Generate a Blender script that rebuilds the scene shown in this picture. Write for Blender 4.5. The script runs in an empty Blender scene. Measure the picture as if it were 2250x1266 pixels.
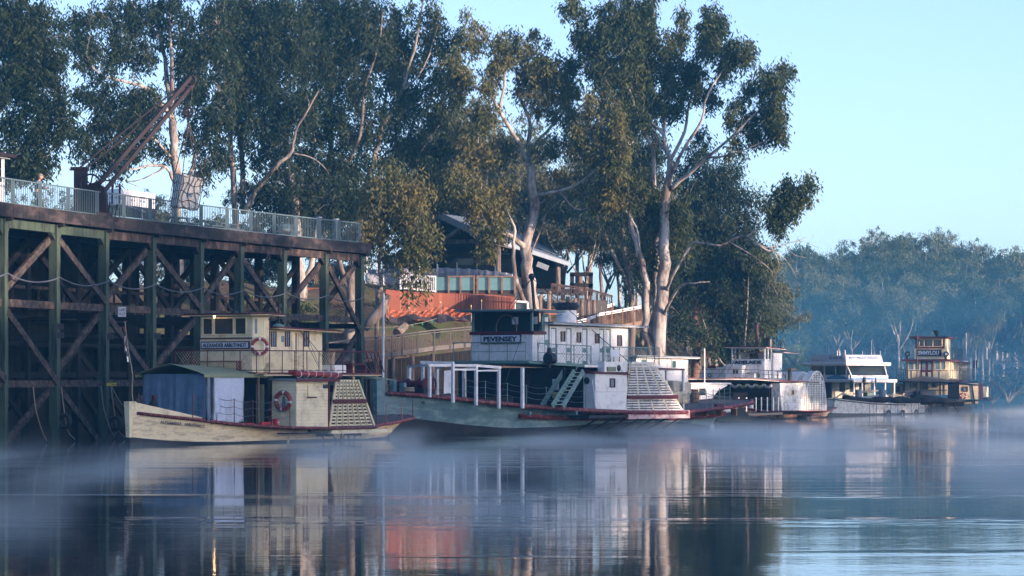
import bpy, math, random
import numpy as np
from mathutils import Vector, Matrix

# ------------------------------------------------------------------ camera, sky, sun, exposure
SC = bpy.context.scene
COL = SC.collection
FPX, CX, HY, CAMZ = 7000.0, 1125.0, 831.0, 3.1     # focal length in photo pixels, principal column, horizon row, eye height
cam = bpy.data.cameras.new('camera')
cam.sensor_width = 36.0
cam.lens = 36.0 * FPX / 2250.0
cam.shift_y = (HY - 633.0) / 2250.0
cam.clip_start, cam.clip_end = 1.0, 6000.0
camo = bpy.data.objects.new('camera', cam)
camo.location = (0, 0, CAMZ)
camo.rotation_euler = (math.radians(90), 0, 0)
COL.objects.link(camo)
SC.camera = camo

SUN_EL, SUN_AZ = 8.5, 122.0        # degrees; azimuth clockwise from +Y
world = bpy.data.worlds.new("World")
SC.world = world
world.use_nodes = True
wn, wl = world.node_tree.nodes, world.node_tree.links
for n in list(wn): wn.remove(n)
sky = wn.new('ShaderNodeTexSky')
sky.sky_type = 'NISHITA'
sky.sun_disc = False
sky.sun_elevation = math.radians(SUN_EL)
sky.sun_rotation = math.radians(SUN_AZ)
sky.altitude = 100
sky.air_density = 0.6
sky.dust_density = 0.9
sky.ozone_density = 1.0
wb = wn.new('ShaderNodeBackground'); wb.inputs['Strength'].default_value = 0.15
wo = wn.new('ShaderNodeOutputWorld')
wl.new(sky.outputs[0], wb.inputs[0]); wl.new(wb.outputs[0], wo.inputs[0])
sun = bpy.data.lights.new('sun', 'SUN')
sun.energy = 5.0
sun.angle = math.radians(0.5)
sun.color = (1.0, 0.72, 0.46)
suno = bpy.data.objects.new('sun', sun)
a, e = math.radians(SUN_AZ), math.radians(SUN_EL)
sdir = Vector((math.sin(a) * math.cos(e), math.cos(a) * math.cos(e), math.sin(e)))
suno.rotation_euler = sdir.to_track_quat('Z', 'Y').to_euler()
suno.location = (150, 50, 60)
COL.objects.link(suno)
SC.view_settings.view_transform = 'Standard'
SC.view_settings.look = 'None'
SC.view_settings.exposure = 1.2
SC.view_settings.gamma = 1.0
SC.view_settings.use_curve_mapping = False
SC.view_settings.use_white_balance = True
SC.view_settings.white_balance_temperature = 5750
SC.view_settings.white_balance_tint = 22
SC.cycles.use_denoising = True
SC.cycles.max_bounces = 6
SC.cycles.diffuse_bounces = 2
SC.cycles.glossy_bounces = 3
SC.cycles.transmission_bounces = 3
SC.cycles.transparent_max_bounces = 8
SC.cycles.volume_bounces = 4
SC.cycles.volume_max_steps = 64
SC.cycles.sample_clamp_indirect = 4.0
SC.cycles.caustics_reflective = False
SC.cycles.caustics_refractive = False

RND = random.Random(7)
rng = np.random.default_rng(7)

def at(px, py, D):
    """point of the place seen at photo pixel px, py at distance D"""
    return Vector(((px - CX) / FPX * D, D, CAMZ + (HY - py) / FPX * D))

# ------------------------------------------------------------------ materials
MATS = {}
def mat(name, col, rough=0.6, var=0.12, scale=3.0, bump=0.0, bscale=25.0, col2=None, amt=0.5, cscale=1.5, metal=0.0,
        stretch=(1, 1, 1), emit=None, translucent=0.0, alpha=1.0, transmission=0.0, spec=0.4):
    if name in MATS: return MATS[name]
    m = bpy.data.materials.new(name); m.use_nodes = True
    nt = m.node_tree; N, L = nt.nodes, nt.links
    bs = N['Principled BSDF']
    bs.inputs['Roughness'].default_value = rough
    bs.inputs['Metallic'].default_value = metal
    bs.inputs['Specular IOR Level'].default_value = spec
    tc = N.new('ShaderNodeTexCoord'); mp = N.new('ShaderNodeMapping')
    mp.inputs['Scale'].default_value = stretch
    L.new(tc.outputs['Object'], mp.inputs[0])
    nz = N.new('ShaderNodeTexNoise'); nz.inputs['Scale'].default_value = scale; nz.inputs['Detail'].default_value = 6
    nz.inputs['Roughness'].default_value = 0.65
    L.new(mp.outputs[0], nz.inputs['Vector'])
    rmp = N.new('ShaderNodeMapRange')
    rmp.inputs['From Min'].default_value = 0.25; rmp.inputs['From Max'].default_value = 0.75
    rmp.inputs['To Min'].default_value = 1 - var; rmp.inputs['To Max'].default_value = 1 + var
    L.new(nz.outputs['Fac'], rmp.inputs[0])
    base = N.new('ShaderNodeRGB'); base.outputs[0].default_value = (*col, 1)
    src = base.outputs[0]
    if col2 is not None:
        n2 = N.new('ShaderNodeTexNoise'); n2.inputs['Scale'].default_value = cscale; n2.inputs['Detail'].default_value = 8
        n2.inputs['Roughness'].default_value = 0.7
        L.new(mp.outputs[0], n2.inputs['Vector'])
        r2 = N.new('ShaderNodeMapRange')
        r2.inputs['From Min'].default_value = 0.62 - amt * 0.25 - 0.06; r2.inputs['From Max'].default_value = 0.62 - amt * 0.25 + 0.08
        L.new(n2.outputs['Fac'], r2.inputs[0])
        mx = N.new('ShaderNodeMix'); mx.data_type = 'RGBA'
        L.new(r2.outputs[0], mx.inputs[0]); L.new(base.outputs[0], mx.inputs[6]); mx.inputs[7].default_value = (*col2, 1)
        src = mx.outputs[2]
    mul = N.new('ShaderNodeMix'); mul.data_type = 'RGBA'; mul.blend_type = 'MULTIPLY'; mul.inputs[0].default_value = 1
    cmb = N.new('ShaderNodeCombineColor')
    for k in range(3): L.new(rmp.outputs[0], cmb.inputs[k])
    L.new(src, mul.inputs[6]); L.new(cmb.outputs[0], mul.inputs[7])
    L.new(mul.outputs[2], bs.inputs['Base Color'])
    if bump > 0:
        nb = N.new('ShaderNodeTexNoise'); nb.inputs['Scale'].default_value = bscale; nb.inputs['Detail'].default_value = 4
        L.new(mp.outputs[0], nb.inputs['Vector'])
        bp = N.new('ShaderNodeBump'); bp.inputs['Strength'].default_value = 0.6; bp.inputs['Distance'].default_value = bump
        L.new(nb.outputs['Fac'], bp.inputs['Height']); L.new(bp.outputs[0], bs.inputs['Normal'])
    if emit:
        bs.inputs['Emission Color'].default_value = (*emit[0], 1); bs.inputs['Emission Strength'].default_value = emit[1]
    if transmission: bs.inputs['Transmission Weight'].default_value = transmission
    if alpha < 1: bs.inputs['Alpha'].default_value = alpha
    if translucent > 0:
        tr = N.new('ShaderNodeBsdfTranslucent'); L.new(mul.outputs[2], tr.inputs[0])
        ms = N.new('ShaderNodeMixShader'); ms.inputs[0].default_value = translucent
        out = N['Material Output']
        L.new(bs.outputs[0], ms.inputs[1]); L.new(tr.outputs[0], ms.inputs[2]); L.new(ms.outputs[0], out.inputs[0])
    MATS[name] = m
    return m

# paints and timbers
CREAM = mat('cream_paint', (0.86, 0.76, 0.50), 0.45, 0.07, 2.0, 0.002, 30, col2=(0.60, 0.50, 0.30), amt=0.25, cscale=1.2)
CREAMW = mat('cream_paint_weathered', (0.88, 0.74, 0.47), 0.5, 0.10, 2.0, 0.003, 30, col2=(0.55, 0.42, 0.26), amt=0.25, cscale=2.5, stretch=(0.4, 1, 2))
MAROON = mat('maroon_paint', (0.10, 0.010, 0.017), 0.45, 0.25, 4.0, 0.002, 30)
MAROONW = mat('maroon_paint_worn', (0.12, 0.012, 0.020), 0.5, 0.3, 4.0, 0.003, 30, col2=(0.28, 0.13, 0.11), amt=0.3, cscale=5)
WHITE = mat('white_paint', (0.86, 0.86, 0.85), 0.45, 0.05, 2.0, 0.001, 20, col2=(0.62, 0.63, 0.60), amt=0.25, cscale=2)
WHITEW = mat('white_paint_weathered', (0.82, 0.82, 0.80), 0.5, 0.08, 3.0, 0.003, 30, col2=(0.45, 0.44, 0.36), amt=0.4, cscale=3)
TEALP = mat('pale_teal_paint', (0.25, 0.37, 0.37), 0.5, 0.15, 2.5, 0.004, 25, col2=(0.13, 0.23, 0.25), amt=0.7, cscale=1.4, stretch=(0.5, 1, 1.4))
GREENP = mat('grey_green_paint', (0.14, 0.25, 0.23), 0.5, 0.1)
BLACKP = mat('black_paint', (0.012, 0.014, 0.017), 0.4, 0.2)
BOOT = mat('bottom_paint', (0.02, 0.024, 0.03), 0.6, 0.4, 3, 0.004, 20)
RUSTB = mat('rusty_hull_brown', (0.26, 0.11, 0.05), 0.7, 0.35, 5, 0.004, 20)
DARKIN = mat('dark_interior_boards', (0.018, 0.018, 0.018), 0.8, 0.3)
CANVAS = mat('olive_canvas', (0.23, 0.27, 0.17), 0.85, 0.1, 2, 0.01, 6)
TARPB = mat('blue_grey_tarpaulin', (0.13, 0.20, 0.30), 0.35, 0.3, 2.5, 0.05, 5, stretch=(1, 1, 0.5))
TARPW = mat('silver_tarpaulin', (0.55, 0.62, 0.75), 0.3, 0.1, 3, 0.05, 7, stretch=(1, 1, 2.2))
GLASS = mat('window_glass', (0.03, 0.045, 0.05), 0.05, 0.3, 1.5, spec=0.8)
GLASSB = mat('curtained_glass', (0.16, 0.24, 0.30), 0.12, 0.3, 4, spec=0.8)
BLUEF = mat('galvanised_blue_steel', (0.09, 0.14, 0.16), 0.5, 0.15, 5)
RUSTRED = mat('rusty_red_iron', (0.014, 0.006, 0.007), 0.6, 0.5, 6, 0.004, 30)
LIFER = mat('lifebuoy_red', (0.30, 0.035, 0.03), 0.45, 0.2, 8)
REDP = mat('bright_red_plastic', (0.5, 0.03, 0.04), 0.4, 0.15, 8)
IRON = mat('dark_iron', (0.03, 0.03, 0.035), 0.5, 0.3)
CHAIN = mat('chain_grey', (0.10, 0.12, 0.15), 0.5, 0.3)
ROPE = mat('rope', (0.32, 0.27, 0.20), 0.9, 0.2)
STEELW = mat('white_steel', (0.75, 0.78, 0.8), 0.4, 0.08)
GREYM = mat('grey_metal', (0.25, 0.30, 0.34), 0.45, 0.15)
YELLOW = mat('yellow_sign', (0.7, 0.55, 0.05), 0.5, 0.1)
SIGNBLUE = mat('navy_lettering', (0.01, 0.015, 0.04), 0.5, 0.05)
SIGNGREY = mat('grey_blue_lettering', (0.22, 0.30, 0.40), 0.5, 0.05)
SIGNW = mat('sign_white', (0.66, 0.70, 0.76), 0.5, 0.05, 4)
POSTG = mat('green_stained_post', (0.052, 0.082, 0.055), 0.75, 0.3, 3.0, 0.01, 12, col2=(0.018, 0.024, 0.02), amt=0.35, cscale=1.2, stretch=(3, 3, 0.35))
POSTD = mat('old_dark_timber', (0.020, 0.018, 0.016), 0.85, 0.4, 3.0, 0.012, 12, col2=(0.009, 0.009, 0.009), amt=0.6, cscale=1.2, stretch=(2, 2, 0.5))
BRACE = mat('weathered_brace_timber', (0.095, 0.072, 0.058), 0.85, 0.45, 2.0, 0.012, 14, col2=(0.025, 0.022, 0.02), amt=0.6, cscale=1.5, stretch=(0.5, 2, 2))
FASCIA = mat('stained_fascia_timber', (0.06, 0.047, 0.045), 0.85, 0.35, 2.0, 0.015, 10, col2=(0.011, 0.011, 0.012), amt=0.75, cscale=0.9, stretch=(0.6, 0.6, 1.6))
HEADST = mat('peeling_headstock_timber', (0.12, 0.085, 0.07), 0.85, 0.3, 2.0, 0.012, 10, col2=(0.03, 0.024, 0.022), amt=0.75, cscale=1.8, stretch=(1.2, 1.2, 0.8))
REDWOOD = mat('new_redwood_board', (0.27, 0.085, 0.048), 0.6, 0.22, 2.5, 0.004, 20, stretch=(3, 3, 0.5))
REDWOOD2 = mat('new_redwood_board_pale', (0.34, 0.125, 0.072), 0.6, 0.22, 2.5, 0.004, 20, stretch=(3, 3, 0.5))
MESHO = mat('orange_safety_mesh', (0.60, 0.20, 0.09), 0.6, 0.1)
GREYWOOD = mat('grey_walkway_timber', (0.11, 0.105, 0.10), 0.85, 0.3, 3, 0.008, 14)
BROWNWOOD = mat('brown_walkway_timber', (0.20, 0.13, 0.09), 0.8, 0.35, 3, 0.008, 14)
LOGM = mat('weathered_log', (0.24, 0.19, 0.16), 0.9, 0.3, 2, 0.02, 9, col2=(0.10, 0.08, 0.075), amt=0.5, stretch=(3, 3, 0.6))
ROOFM = mat('corrugated_roof_steel', (0.16, 0.20, 0.24), 0.45, 0.15, 2)
CLOTH = mat('grey_shade_cloth', (0.36, 0.39, 0.46), 0.9, 0.1, 3, 0.02, 3)
TANB = mat('tan_wall', (0.5, 0.33, 0.2), 0.7, 0.1)
BARKP = mat('pale_gum_bark', (0.38, 0.36, 0.33), 0.85, 0.35, 1.2, 0.02, 10, col2=(0.13, 0.10, 0.085), amt=0.45, cscale=0.9, stretch=(1.6, 1.6, 0.45))
BARKD = mat('dark_gum_bark', (0.13, 0.105, 0.09), 0.9, 0.3, 1.2, 0.02, 10, col2=(0.26, 0.24, 0.22), amt=0.4, cscale=0.8, stretch=(1.6, 1.6, 0.5))
BARKM = mat('mid_gum_bark', (0.26, 0.23, 0.20), 0.85, 0.35, 1.2, 0.02, 10, col2=(0.10, 0.08, 0.07), amt=0.5, cscale=0.9, stretch=(1.6, 1.6, 0.45))

def leafmat(name, c, c2, tr=0.35):
    m = mat(name, c, 0.55, 0.35, 6.0, col2=c2, amt=0.45, cscale=0.35, translucent=tr * .8, spec=0.25)
    return m
LEAFD = leafmat('leaf_dark_green', (0.017, 0.034, 0.015), (0.032, 0.046, 0.017))
LEAFM = leafmat('leaf_olive', (0.034, 0.056, 0.020), (0.066, 0.082, 0.025))
LEAFG = leafmat('leaf_golden_olive', (0.085, 0.102, 0.034), (0.15, 0.135, 0.042))
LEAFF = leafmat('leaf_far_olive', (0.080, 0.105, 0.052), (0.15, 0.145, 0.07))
LEAFB = leafmat('leaf_bush_yellow_green', (0.14, 0.19, 0.035), (0.22, 0.24, 0.05))
LEAFR = leafmat('leaf_rusty_brown', (0.14, 0.09, 0.04), (0.12, 0.09, 0.04))

# ------------------------------------------------------------------ mesh building
class MB:
    def __init__(s): s.v = []; s.f = []
    def add(s, vs, fs):
        o = len(s.v); s.v.extend([tuple(p) for p in vs]); s.f.extend([tuple(i + o for i in f) for f in fs]); return s
    def box(s, x0, x1, y0, y1, z0, z1):
        if x0 > x1: x0, x1 = x1, x0
        if y0 > y1: y0, y1 = y1, y0
        if z0 > z1: z0, z1 = z1, z0
        vs = [(x, y, z) for z in (z0, z1) for y in (y0, y1) for x in (x0, x1)]
        return s.add(vs, [(0, 2, 3, 1), (4, 5, 7, 6), (0, 1, 5, 4), (2, 6, 7, 3), (0, 4, 6, 2), (1, 3, 7, 5)])
    def hexa(s, b, t):
        """b, t: four points each (bottom, top), counter-clockwise seen from above"""
        return s.add(list(b) + list(t), [(3, 2, 1, 0), (4, 5, 6, 7), (0, 1, 5, 4), (1, 2, 6, 5), (2, 3, 7, 6), (3, 0, 4, 7)])
    def beam(s, p, q, w, h=None, up=(0, 0, 1)):
        """square-section bar from p to q"""
        h = w if h is None else h
        p, q = Vector(p), Vector(q); d = (q - p)
        if d.length < 1e-6: return s
        d.normalize(); u = Vector(up)
        if abs(d.dot(u)) > 0.98: u = Vector((1, 0, 0))
        sd = d.cross(u).normalized(); uu = sd.cross(d).normalized()
        sd *= w / 2; uu *= h / 2
        vs = [c + a * sd + b * uu for c in (p, q) for a, b in ((-1, -1), (1, -1), (1, 1), (-1, 1))]
        return s.add(vs, [(3, 2, 1, 0), (4, 5, 6, 7), (0, 1, 5, 4), (1, 2, 6, 5), (2, 3, 7, 6), (3, 0, 4, 7)])
    def tube(s, pts, r, n=6, cap=True):
        pts = [Vector(p) for p in pts]
        rs = r if isinstance(r, (list, tuple)) else [r] * len(pts)
        base = len(s.v); prev = None
        for i, p in enumerate(pts):
            d = (pts[min(i + 1, len(pts) - 1)] - pts[max(i - 1, 0)])
            d = d.normalized() if d.length > 1e-9 else Vector((0, 0, 1))
            if prev is None:
                u = Vector((0, 0, 1)) if abs(d.z) < 0.9 else Vector((1, 0, 0))
                a_ = d.cross(u).normalized()
            else:
                a_ = prev - d * prev.dot(d)
                a_ = a_.normalized() if a_.length > 1e-6 else d.orthogonal().normalized()
            prev = a_; b_ = d.cross(a_)
            for k in range(n):
                t = 2 * math.pi * k / n
                s.v.append(tuple(p + (a_ * math.cos(t) + b_ * math.sin(t)) * rs[i]))
        for i in range(len(pts) - 1):
            for k in range(n):
                a0 = base + i * n + k; a1 = base + i * n + (k + 1) % n
                s.f.append((a0, a1, a1 + n, a0 + n))
        if cap:
            s.f.append(tuple(base + k for k in range(n))[::-1]); s.f.append(tuple(base + (len(pts) - 1) * n + k for k in range(n)))
        return s
    def cyl(s, p, q, r, n=12, r2=None): return s.tube([p, q], [r, r if r2 is None else r2], n)
    def prism(s, pts, off):
        """closed polygon pts extruded by vector off"""
        n = len(pts); off = Vector(off); a_ = [Vector(p) for p in pts]; b_ = [p + off for p in a_]
        return s.add(a_ + b_, [tuple(range(n))[::-1], tuple(range(n, 2 * n))] + [(i, (i + 1) % n, n + (i + 1) % n, n + i) for i in range(n)])
    def torus(s, c, nrm, R, r, n=20, m=8, seg=None):
        c, nrm = Vector(c), Vector(nrm).normalized(); a_ = nrm.orthogonal().normalized(); b_ = nrm.cross(a_)
        t0, t1 = seg if seg else (0, 2 * math.pi)
        base = len(s.v); full = seg is None; K = n if full else n + 1
        for i in range(K):
            t = t0 + (t1 - t0) * i / n; e = a_ * math.cos(t) + b_ * math.sin(t)
            for j in range(m):
                w = 2 * math.pi * j / m; s.v.append(tuple(c + e * (R + r * math.cos(w)) + nrm * r * math.sin(w)))
        for i in range(n):
            i2 = (i + 1) % K
            for j in range(m):
                s.f.append((base + i * m + j, base + i2 * m + j, base + i2 * m + (j + 1) % m, base + i * m + (j + 1) % m))
        return s
    def sphere(s, c, r, n=12, m=8, sc=(1, 1, 1)):
        base = len(s.v)
        for j in range(m + 1):
            ph = math.pi * j / m
            for i in range(n):
                th = 2 * math.pi * i / n
                s.v.append((c[0] + r * sc[0] * math.sin(ph) * math.cos(th), c[1] + r * sc[1] * math.sin(ph) * math.sin(th), c[2] + r * sc[2] * math.cos(ph)))
        for j in range(m):
            for i in range(n):
                s.f.append((base + j * n + i, base + (j + 1) * n + i, base + (j + 1) * n + (i + 1) % n, base + j * n + (i + 1) % n))
        return s

def setp(o, label=None, cat=None, group=None, kind=None):
    if label: o['label'] = label
    if cat: o['category'] = cat
    if group: o['group'] = group
    if kind: o['kind'] = kind
    return o
def mesh_of(name, mb):
    me = bpy.data.meshes.new(name); me.from_pydata(mb.v, [], mb.f); me.update(); return me
def part(name, mb, m, parent=None, label=None, kind=None, smooth=False):
    me = mesh_of(name, mb) if isinstance(mb, MB) else mb
    if m is not None and not me.materials: me.materials.append(m)
    if smooth: me.shade_smooth()
    o = bpy.data.objects.new(name, me); COL.objects.link(o)
    if parent is not None: o.parent = parent
    setp(o, label=label, kind=kind)
    return o
def thing(name, label, cat, loc=(0, 0, 0), rz=0.0, group=None):
    o = bpy.data.objects.new(name, None); COL.objects.link(o)
    o.location = loc; o.rotation_euler = (0, 0, rz); o.empty_display_size = 0.2
    return setp(o, label, cat, group)
def solo(name, mb, m, label, cat, group=None, smooth=False, loc=None):
    o = part(name, mb, m, smooth=smooth); setp(o, label, cat, group)
    if loc is not None: o.location = loc
    return o
def copy_tree(o, parent=None):
    c = o.copy(); COL.objects.link(c)
    if parent is not None: c.parent = parent
    for ch in list(o.children): copy_tree(ch, c)
    return c
def bevel(o, w=0.01, seg=1):
    b = o.modifiers.new('bevel', 'BEVEL'); b.width = w; b.segments = seg; b.limit_method = 'ANGLE'; return o
def text(name, s, size, m, parent, loc, rot, width=None, height=None, ext=0.008, bold=0.0, shear=0.0, align='CENTER'):
    """lettering as a thin solid, scaled to a given width and height"""
    cu = bpy.data.curves.new(name, 'FONT'); cu.body = s; cu.size = size; cu.extrude = ext; cu.offset = bold; cu.shear = shear
    cu.align_x = 'CENTER'; cu.align_y = 'CENTER'
    cu.resolution_u = 3
    o = bpy.data.objects.new(name, cu); COL.objects.link(o)
    dg = bpy.context.evaluated_depsgraph_get()
    me = bpy.data.meshes.new_from_object(o.evaluated_get(dg))
    bpy.data.objects.remove(o); bpy.data.curves.remove(cu)
    n = len(me.vertices); co = np.empty(n * 3); me.vertices.foreach_get('co', co); co = co.reshape(-1, 3)
    lo, hi = co.min(0), co.max(0); c = (lo + hi) / 2; co[:, :2] -= c[:2]
    if width: co[:, 0] *= width / (hi[0] - lo[0])
    if height: co[:, 1] *= height / (hi[1] - lo[1])
    me.vertices.foreach_set('co', co.ravel()); me.update()
    me.name = name; me.materials.clear(); me.materials.append(m)
    o = bpy.data.objects.new(name, me); COL.objects.link(o); o.parent = parent; o.location = loc; o.rotation_euler = rot
    return o

class Frame:
    """a boat's own axes: u runs from the bow aft, v towards the river side that faces the camera, z up"""
    def __init__(s, px, D, theta):
        s.t = math.radians(theta); s.O = Vector(((px - CX) / FPX * D, D, 0.0))
        s.d = Vector((math.cos(s.t), math.sin(s.t), 0)); s.n = Vector((math.sin(s.t), -math.cos(s.t), 0))
    def S(s, px, py, v):
        """photo pixel on the lengthwise plane at v -> (u, z)"""
        t = (px - CX) / FPX; O, d, n = s.O, s.d, s.n
        u = (t * (O.y + v * n.y) - O.x - v * n.x) / (d.x - t * d.y)
        Y = O.y + u * d.y + v * n.y
        return u, CAMZ + (HY - py) / FPX * Y
    def F(s, px, py, u):
        """photo pixel on the cross plane at u -> (v, z)"""
        t = (px - CX) / FPX; O, d, n = s.O, s.d, s.n
        v = (t * (O.y + u * d.y) - O.x - u * d.x) / (n.x - t * n.y)
        Y = O.y + u * d.y + v * n.y
        return v, CAMZ + (HY - py) / FPX * Y
    def root(s, name, label, cat): return thing(name, label, cat, s.O, s.t)

# ------------------------------------------------------------------ ground, river, haze
SHORE = [(-160, 40), (-60, 90), (-39, 140), (-33, 152), (-27.5, 178), (-20, 200), (-7, 211), (4, 216), (14, 217), (15.5, 224), (15, 231), (12, 240), (15, 255), (20, 275), (26, 305), (31, 350),
         (40, 395), (60, 412), (110, 420), (300, 425), (900, 425)]
def sdist(x, y):
    """distance from the left and far shoreline, positive on land"""
    x = np.asarray(x, float); y = np.asarray(y, float)
    best = np.full(x.shape, 1e9); sgn = np.ones(x.shape)
    for (ax, ay), (bx, by) in zip(SHORE[:-1], SHORE[1:]):
        dx, dy = bx - ax, by - ay; L2 = dx * dx + dy * dy
        t = np.clip(((x - ax) * dx + (y - ay) * dy) / L2, 0, 1)
        d2 = (x - ax - t * dx) ** 2 + (y - ay - t * dy) ** 2
        cr = dx * (y - ay) - dy * (x - ax)
        m_ = d2 < best
        best = np.where(m_, d2, best); sgn = np.where(m_, np.where(cr > 0, 1, -1), sgn)
    return np.sqrt(best) * sgn
def right_bank(x, y): return x - (86 + 8 * np.sin(y / 60.0)) - np.maximum(0, (y - 330)) * 0.6
def ground_z(x, y):
    x = np.asarray(x, float); y = np.asarray(y, float)
    s_ = sdist(x, y)
    k = np.clip(s_ / 15.0, 0, 1); far = np.clip((y - 360) / 60.0, 0, 1)
    top = 9.6 * (1 - far) + 3.0 * far
    zl = top * (k * k * (3 - 2 * k)) + np.clip((s_ - 15) / 120, 0, 1) * (1.0 + 11.0 * far)
    zl = zl + 0.25 * np.sin(x * 0.55 + y * 0.2) * k + 0.18 * np.sin(x * 1.3 - y * 0.9) * k
    r_ = right_bank(x, y); kr = np.clip(r_ / 12.0, 0, 1)
    zr = 4.0 * kr * kr * (3 - 2 * kr)
    below = -2.5 * np.clip(-np.maximum(s_, r_) / 8.0, 0, 1) - 0.1
    z = np.where(s_ > 0, zl - 0.1, np.where(r_ > 0, zr - 0.1, below))
    return z
def gz(x, y): return float(ground_z(np.array([x]), np.array([y]))[0])

def axis(lo, a_, b_, hi, fine, coarse):
    return np.unique(np.concatenate([np.arange(lo, a_, coarse), np.arange(a_, b_, fine), np.arange(b_, hi + coarse, coarse)]))
gx = axis(-600, -70, 110, 700, 1.5, 30); gy = axis(-150, 120, 450, 1000, 1.5, 30)
GX, GY = np.meshgrid(gx, gy)
GZ = ground_z(GX, GY)
vv = np.stack([GX.ravel(), GY.ravel(), GZ.ravel()], 1)
nx, ny = len(gx), len(gy)
idx = np.arange(nx * ny).reshape(ny, nx)
ff = np.stack([idx[:-1, :-1].ravel(), idx[:-1, 1:].ravel(), idx[1:, 1:].ravel(), idx[1:, :-1].ravel()], 1)
def quads_obj(name, v, f, m, parent=None, smooth=False):
    me = bpy.data.meshes.new(name)
    v = np.asarray(v, np.float32); f = np.asarray(f, np.int32)
    me.vertices.add(len(v)); me.vertices.foreach_set('co', v.ravel())
    me.loops.add(f.size); me.loops.foreach_set('vertex_index', f.ravel())
    me.polygons.add(len(f)); me.polygons.foreach_set('loop_start', np.arange(0, f.size, f.shape[1], dtype=np.int32))
    me.update(calc_edges=True)
    me.materials.append(m)
    if smooth: me.shade_smooth()
    if name is None: return me
    o = bpy.data.objects.new(name, me); COL.objects.link(o)
    if parent is not None: o.parent = parent
    return o
GROUND = mat('river_bank_soil', (0.07, 0.052, 0.038), 0.95, 0.4, 0.8, 0.08, 4, col2=(0.055, 0.075, 0.022), amt=0.45, cscale=0.25)
setp(quads_obj('ground', vv, ff, GROUND, smooth=True), kind='structure')

def water_material():
    m = bpy.data.materials.new('river_water'); m.use_nodes = True
    nt = m.node_tree; N, L = nt.nodes, nt.links; bs = N['Principled BSDF']
    bs.inputs['Base Color'].default_value = (0.012, 0.035, 0.045, 1)
    bs.inputs['Roughness'].default_value = 0.035
    bs.inputs['IOR'].default_value = 1.33
    g = N.new('ShaderNodeNewGeometry')
    def noise(sc, st, det=3, rough=0.5):
        mp = N.new('ShaderNodeMapping'); mp.inputs['Scale'].default_value = st; L.new(g.outputs['Position'], mp.inputs[0])
        n_ = N.new('ShaderNodeTexNoise'); n_.inputs['Scale'].default_value = sc; n_.inputs['Detail'].default_value = det
        n_.inputs['Roughness'].default_value = rough
        L.new(mp.outputs[0], n_.inputs['Vector']); return n_
    n1 = noise(0.9, (0.55, 1, 1), 3)           # small ripples, longer across the view
    n2 = noise(0.12, (0.5, 1, 1), 2); n3 = noise(4.0, (0.6, 1, 1), 2)
    b3 = N.new('ShaderNodeBump'); b3.inputs['Strength'].default_value = 1.0; b3.inputs['Distance'].default_value = 0.0016
    L.new(n3.outputs['Fac'], b3.inputs['Height'])
    patch = noise(0.035, (0.35, 1.6, 1), 4, 0.6)      # where the breeze ruffles the surface
    pr = N.new('ShaderNodeMapRange'); pr.inputs['From Min'].default_value = 0.53; pr.inputs['From Max'].default_value = 0.66
    pr.inputs['To Min'].default_value = 0.35; pr.inputs['To Max'].default_value = 5.0
    L.new(patch.outputs['Fac'], pr.inputs[0])
    mu = N.new('ShaderNodeMath'); mu.operation = 'MULTIPLY'; L.new(n1.outputs['Fac'], mu.inputs[0]); L.new(pr.outputs[0], mu.inputs[1])
    b1 = N.new('ShaderNodeBump'); b1.inputs['Strength'].default_value = 1.0; b1.inputs['Distance'].default_value = 0.007
    L.new(mu.outputs[0], b1.inputs['Height']); L.new(b3.outputs[0], b1.inputs['Normal'])
    b2 = N.new('ShaderNodeBump'); b2.inputs['Strength'].default_value = 1.0; b2.inputs['Distance'].default_value = 0.018
    L.new(n2.outputs['Fac'], b2.inputs['Height']); L.new(b1.outputs[0], b2.inputs['Normal'])
    L.new(b2.outputs[0], bs.inputs['Normal'])
    return m
water = setp(part('water', MB().add([(-500, -140, 0), (650, -140, 0), (650, 520, 0), (-500, 520, 0)], [(0, 1, 2, 3)]), water_material()), kind='structure')

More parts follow.
